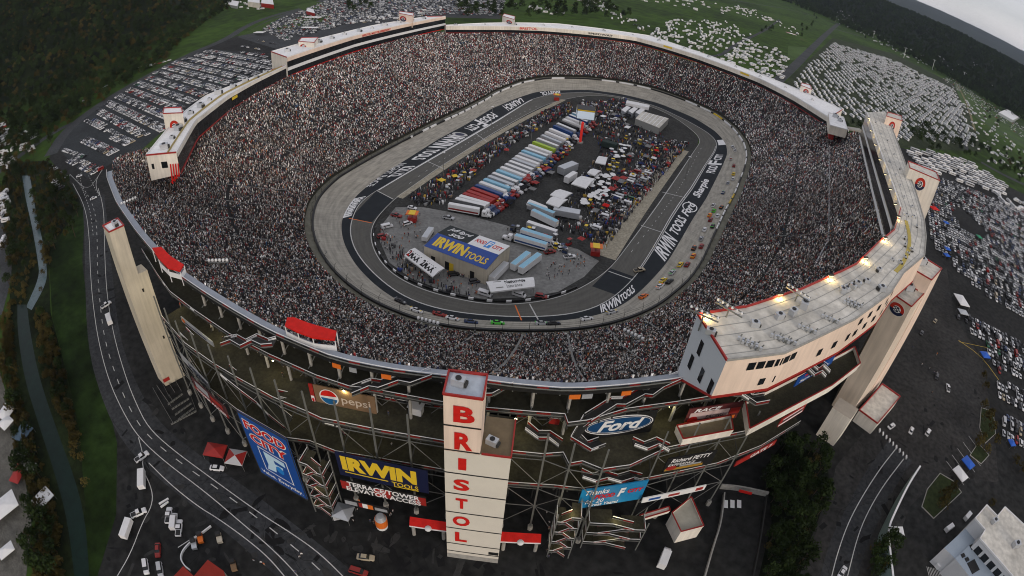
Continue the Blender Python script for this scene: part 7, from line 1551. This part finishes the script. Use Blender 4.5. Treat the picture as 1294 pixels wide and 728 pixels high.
def scat(poly,n,reg,smin=.7,smax=1.2,seed=0,kinds=(0,1,2,3,4),mind=None):
    r=random.Random(seed+1); xs=[p[0] for p in poly]; ys=[p[1] for p in poly]; W_=[G(*p) for p in dens(poly,30)]; wx=[p[0] for p in W_]; wy=[p[1] for p in W_]; got=0; tr=0; P=[]
    while got<n and tr<n*40:
        tr+=1; x,y=r.uniform(min(wx),max(wx)),r.uniform(min(wy),max(wy))
        if not inpoly(x,y,W_): continue
        if mind and any(math.hypot(x-a,y-b)<mind for a,b in P[-60:]): continue
        P.append((x,y)); T.append((x,y,r.choice(kinds),r.uniform(smin,smax),reg)); got+=1
scat([(-10,200),(30,205),(28,250),(36,280),(45,320),(30,380),(15,420),(22,480),(36,540),(58,600),(70,650),(60,690),(40,680),(40,620),(20,560),(10,500),(-10,470),(4,400),(12,340),(0,290)],75,'on the far creek bank',.5,1.0,1,(0,1,2,4),3)
scat([(60,215),(92,235),(104,270),(100,300),(75,310),(62,340),(58,380),(50,385),(60,330),(52,300),(46,270),(42,225)],42,'between creek and curving road',.5,1.0,2,(0,1,3,4),3)
scat([(50,400),(62,400),(82,470),(100,540),(108,600),(104,590),(86,545),(56,480)],26,'on the near creek bank',.35,.7,3,(0,4),2)
scat([(14,440),(24,480),(38,540),(60,610),(74,660),(84,720),(60,728),(30,700),(44,660),(30,600),(22,540)],30,'beside the campers at the lower left',.5,.9,4,(0,1,4),3)
scat([(20,205),(62,200),(75,168),(100,150),(60,150),(0,170)],34,'beside the parking lot at the far left',.7,1.1,5)
scat([(430,4),(462,2),(470,16),(440,20)],7,'behind the upper left suite roof',.9,1.3,6,(1,3),6); scat([(575,12),(640,14),(700,10),(770,12),(800,26),(700,28),(640,27),(580,26)],60,'just beyond the far rim',1.0,1.6,7,(0,1,3),6)
scat([(640,0),(760,-4),(790,14),(690,14)],30,'on the slope behind the far rim',.9,1.3,8)
scat([(955,34),(978,36),(975,46),(957,42)],5,'in the middle of the camping field',.8,1.3,9,(3,1),6); scat([(1008,40),(1030,20),(1042,26),(1015,58)],8,'beside the camping field junction',.8,1.3,10,(3,),6)
scat([(1062,168),(1078,150),(1092,165),(1088,190)],7,'beside the end of the far suite',.6,1.0,11,(1,),4); scat([(1140,180),(1165,160),(1200,175),(1240,190),(1294,235),(1294,245),(1240,205),(1190,198),(1150,195)],40,'between campers and right parking lot',.8,1.3,12,(0,1,3),5)
scat([(1235,130),(1262,135),(1262,165),(1240,160)],8,'in the bright grass field at the right',.8,1.3,13); scat([(1262,190),(1294,200),(1294,235),(1275,225)],14,'at the right edge beside the campers',.8,1.3,14)
scat([(1245,80+4),(1294,112),(1300,150),(1240,118),(1190,98),(1120,62),(1060,40),(1120,55),(1190,88)],40,'along the highway below the wooded ridge',.8,1.2,15)
for x,y,s in [(1241,516,.5),(1249,527,.5),(1243,533,.55),(1250,545,.55),(1255,560,.55),(1236,560,.6),(1244,572,.5),(1233,564,.5),(1190,630,.6),(1198,622,.55),(1186,642,.55),(1241,478,.4),(1243,492,.45),(1249,640,.4),(1110,720,.6),(1102,700,.5),(1280,586,.5),(1288,596,.5)]:
    p=G(x,y); T.append((p[0],p[1],4,s*1.5,'in the lower right planting beds'))
scat([(975,590),(1040,575),(1030,640),(1010,700),(1000,760),(975,760),(965,700),(985,640)],34,'in the dark hollow beside the tunnel road',.35,.6,17,(0,1,4),3)
scat([(965,585),(990,558),(1045,572),(1042,630),(1018,690),(1005,760),(950,760),(970,700)],60,'in the dark hollow beside the tunnel road',.45,.85,18,(0,1,3),2.2)
scat([(1100,700),(1116,680),(1120,727),(1090,740)],9,'behind the green retaining wall',.5,.8,19,(1,3),2)
T.sort(key=lambda t:cdist((t[0],t[1],5)))
far=T[295:]; near=T[:295]; cnt={}
for x,y,k,s,reg in near:
    c=cnt[(reg,k)]=cnt.get((reg,k),0)+1
    ordl(tree(x,y,k,s,'-','%s trees %s'%(KN[k],reg)),'%s tree %s'%(KN[k],reg))
sheet('undergrowth',[(8,205),(60,203),(92,235),(104,262),(84,290),(62,330),(64,395),(84,470),(100,540),(108,640),(92,745),(40,745),(44,660),(30,600),(14,520),(4,470),(10,420),(14,345),(2,290)],.015,mat('undergrowth_floor',(.012,.018,.006),1,.5,.3,scale2=.05))
# far woods: instanced foliage, one mass each
def gn_scatter(name,pts,scales,k,label):
    me=bpy.data.meshes.new(name); me.vertices.add(len(pts)); me.vertices.foreach_set('co',np.asarray(pts,np.float32).ravel()); a=me.attributes.new('sc','FLOAT','POINT'); a.data.foreach_set('value',np.asarray(scales,np.float32)); me.update()
    o=link(bpy.data.objects.new(name,me)); tag(o,label,'woodland',kind='stuff')
    ng=bpy.data.node_groups.new(name,'GeometryNodeTree'); ng.interface.new_socket('Geometry',in_out='INPUT',socket_type='NodeSocketGeometry'); ng.interface.new_socket('Geometry',in_out='OUTPUT',socket_type='NodeSocketGeometry')
    N=ng.nodes; gi=N.new('NodeGroupInput'); go=N.new('NodeGroupOutput'); ip=N.new('GeometryNodeInstanceOnPoints'); oi=N.new('GeometryNodeObjectInfo'); oi.inputs['Object'].default_value=k; rv=N.new('FunctionNodeRandomValue'); rv.data_type='FLOAT_VECTOR'; rv.inputs[0].default_value=(0,0,0); rv.inputs[1].default_value=(0,0,6.28)
    na=N.new('GeometryNodeInputNamedAttribute'); na.data_type='FLOAT'; na.inputs[0].default_value='sc'; L=ng.links
    L.new(gi.outputs[0],ip.inputs['Points']); L.new(oi.outputs['Geometry'],ip.inputs['Instance']); L.new(rv.outputs[0],ip.inputs['Rotation']); L.new(na.outputs['Attribute'],ip.inputs['Scale']); L.new(ip.outputs[0],go.inputs[0])
    md=o.modifiers.new('scatter','NODES'); md.node_group=ng; return o
crowns={}
for o in bpy.data.objects:
    if o.name.startswith('crown') and o.data not in [c.data for c in crowns.values()]:
        for i,kk in enumerate(KIND):
            if o.data==kk[0]: crowns[i]=o
def woods(name,az0,az1,sp,label,dmin=-30,dmax=2200,seed=1,kmix=(0,1,2,3,4),smax=1.25,grow=.0):
    r=np.random.default_rng(seed); pts=[]
    a0,a1=math.radians(az0),math.radians(az1); n=int((a1-a0)/2*((5000)**2)/(sp*sp))
    a=r.uniform(a0,a1,n*1); bb=np.interp(np.degrees(a),AZK,BK); d=np.sqrt(r.uniform(0,1,n)*((bb+dmax)**2-(bb+dmin)**2)+(bb+dmin)**2)
    area=(a1-a0)/2*np.mean((bb+dmax)**2-(bb+dmin)**2); m=int(area/(sp*sp)); a=a[:m]; d=d[:m]; x=CAM[0]+d*np.cos(a); y=CAM[1]+d*np.sin(a); z=hgt(x,y)-1
    keep=np.ones(len(x),bool); P=PjA(np.stack([x,y,z+5],1)); keep&=(P[:,0]>-30)&(P[:,0]<1324)&(P[:,1]>-60)&(P[:,1]<760)
    x,y,z,d=x[keep],y[keep],z[keep],d[keep]; s=r.uniform(.75,smax,len(x)); kk=r.choice(len(kmix),len(x)); print(name,len(x))
    for i,k in enumerate(kmix):
        q=kk==i; gn_scatter(name,np.stack([x,y,z],1)[q],s[q],crowns[k],label)
_b=[]; _r=random.Random(77)
for poly,n in (([(8,205),(60,203),(92,235),(100,262),(78,290),(60,330),(50,385),(54,340),(46,300),(44,262),(38,224),(26,224),(30,262),(42,300),(46,345),(30,385),(12,400),(14,345),(2,290)],420),([(4,400),(14,395),(22,480),(38,540),(60,602),(78,665),(84,745),(44,745),(44,660),(30,600),(14,520),(4,470)],330),([(44,395),(56,390),(66,420),(90,500),(104,570),(112,620),(106,610),(88,560),(56,480)],150)):
    C_=[G(*q) for q in dens(poly,25)]; xs=[q[0] for q in C_]; ys=[q[1] for q in C_]; k=0
    while k<n:
        x,y=_r.uniform(min(xs),max(xs)),_r.uniform(min(ys),max(ys))
        if inpoly(x,y,C_): _b.append((x,y,-.5,_r.uniform(.25,.6))); k+=1
_b=np.array(_b); gn_scatter('creekside_bushes',_b[:,:3],_b[:,3],crowns[4],'low dark bushes crowding both banks of the creek'); bpy.data.objects['creekside_bushes']['category']='bushes'
woods('hillside_forest',141,178,8.5,'dense dark forest covering the hill at the upper left',-45,1500,1)
woods('ridge_forest',58,101,17,'dense dark forest covering the long ridge beyond the campers at the upper right',-60,1900,2,(0,1,3),1.9)
if far:
    for k in range(5):
        q=[t for t in far if t[2]==k]
        if q: gn_scatter('distant_trees',np.array([(t[0],t[1],0) for t in q]),np.array([t[3] for t in q]),crowns[k],'scattered far trees between the camping fields')
ordfinish()
# ---------------------------------------------------------------- light
w=bpy.data.worlds.new('World'); SC.world=w; w.use_nodes=True; nt=w.node_tree; bg=nt.nodes['Background']
sky=nt.nodes.new('ShaderNodeTexSky'); sky.sky_type='NISHITA'; sky.sun_disc=False; sky.sun_elevation=math.radians(14); 
SD=np.array([.78,-.62]); sky.sun_rotation=math.atan2(SD[0],SD[1]); sky.altitude=500; sky.dust_density=2.5
tc=nt.nodes.new('ShaderNodeTexCoord'); n=nt.nodes.new('ShaderNodeTexNoise'); n.inputs['Scale'].default_value=3; n.inputs['Detail'].default_value=6
mp=nt.nodes.new('ShaderNodeMapping'); mp.inputs['Scale'].default_value=(1,1,6); nt.links.new(tc.outputs['Generated'],mp.inputs[0]); nt.links.new(mp.outputs[0],n.inputs[0])
cr=nt.nodes.new('ShaderNodeValToRGB'); cr.color_ramp.elements[0].position=.3; cr.color_ramp.elements[0].color=(3.4,3.4,3.65,1); cr.color_ramp.elements[1].position=.75; cr.color_ramp.elements[1].color=(5.0,4.75,5.0,1)
nt.links.new(n.outputs[0],cr.inputs[0])
mx=nt.nodes.new('ShaderNodeMix'); mx.data_type='RGBA'; mx.inputs[0].default_value=.8; nt.links.new(sky.outputs[0],mx.inputs[6]); nt.links.new(cr.outputs[0],mx.inputs[7])
nt.links.new(mx.outputs[2],bg.inputs[0]); bg.inputs[1].default_value=.085
ld=bpy.data.lights.new('sun','SUN'); ld.energy=.6; ld.angle=math.radians(12); ld.color=(1,.88,.77); lo=bpy.data.objects.new('sun',ld); COL.objects.link(lo)
el=math.radians(14); d=Vector((SD[0]/np.hypot(*SD)*math.cos(el),SD[1]/np.hypot(*SD)*math.cos(el),math.sin(el))); lo.rotation_euler=d.to_track_quat('Z','Y').to_euler()
SC.view_settings.view_transform='Standard'; SC.view_settings.look='None'; SC.view_settings.gamma=1; SC.view_settings.exposure=1.0; SC.view_settings.use_curve_mapping=False
SC.cycles.max_bounces=5; SC.cycles.diffuse_bounces=2; SC.cycles.glossy_bounces=2; SC.cycles.volume_bounces=0; SC.cycles.use_denoising=True; SC.cycles.use_adaptive_sampling=True; SC.cycles.pixel_filter_type='BLACKMAN_HARRIS'; SC.cycles.filter_width=1.05
# ---------------------------------------------------------------- haze
hb=MB(); X0,X1,Y0,Y1=-23000,23000,-21500,22500
hb.box((CAM[0],CAM[1],250),(47600,47600,504),BLK); ho=hb.build('haze'); tag(ho,'thin pale evening haze over the valley','haze',kind='stuff')
hm=bpy.data.materials.new('haze_air'); hm.use_nodes=True; hn=hm.node_tree; hn.nodes.remove(hn.nodes['Principled BSDF']); pv=hn.nodes.new('ShaderNodeVolumePrincipled'); pv.inputs['Color'].default_value=(.66,.78,1,1); pv.inputs['Density'].default_value=2.2e-5; pv.inputs['Anisotropy'].default_value=0
hn.links.new(pv.outputs[0],hn.nodes['Material Output'].inputs['Volume']); ho.data.materials.clear(); ho.data.materials.append(hm)
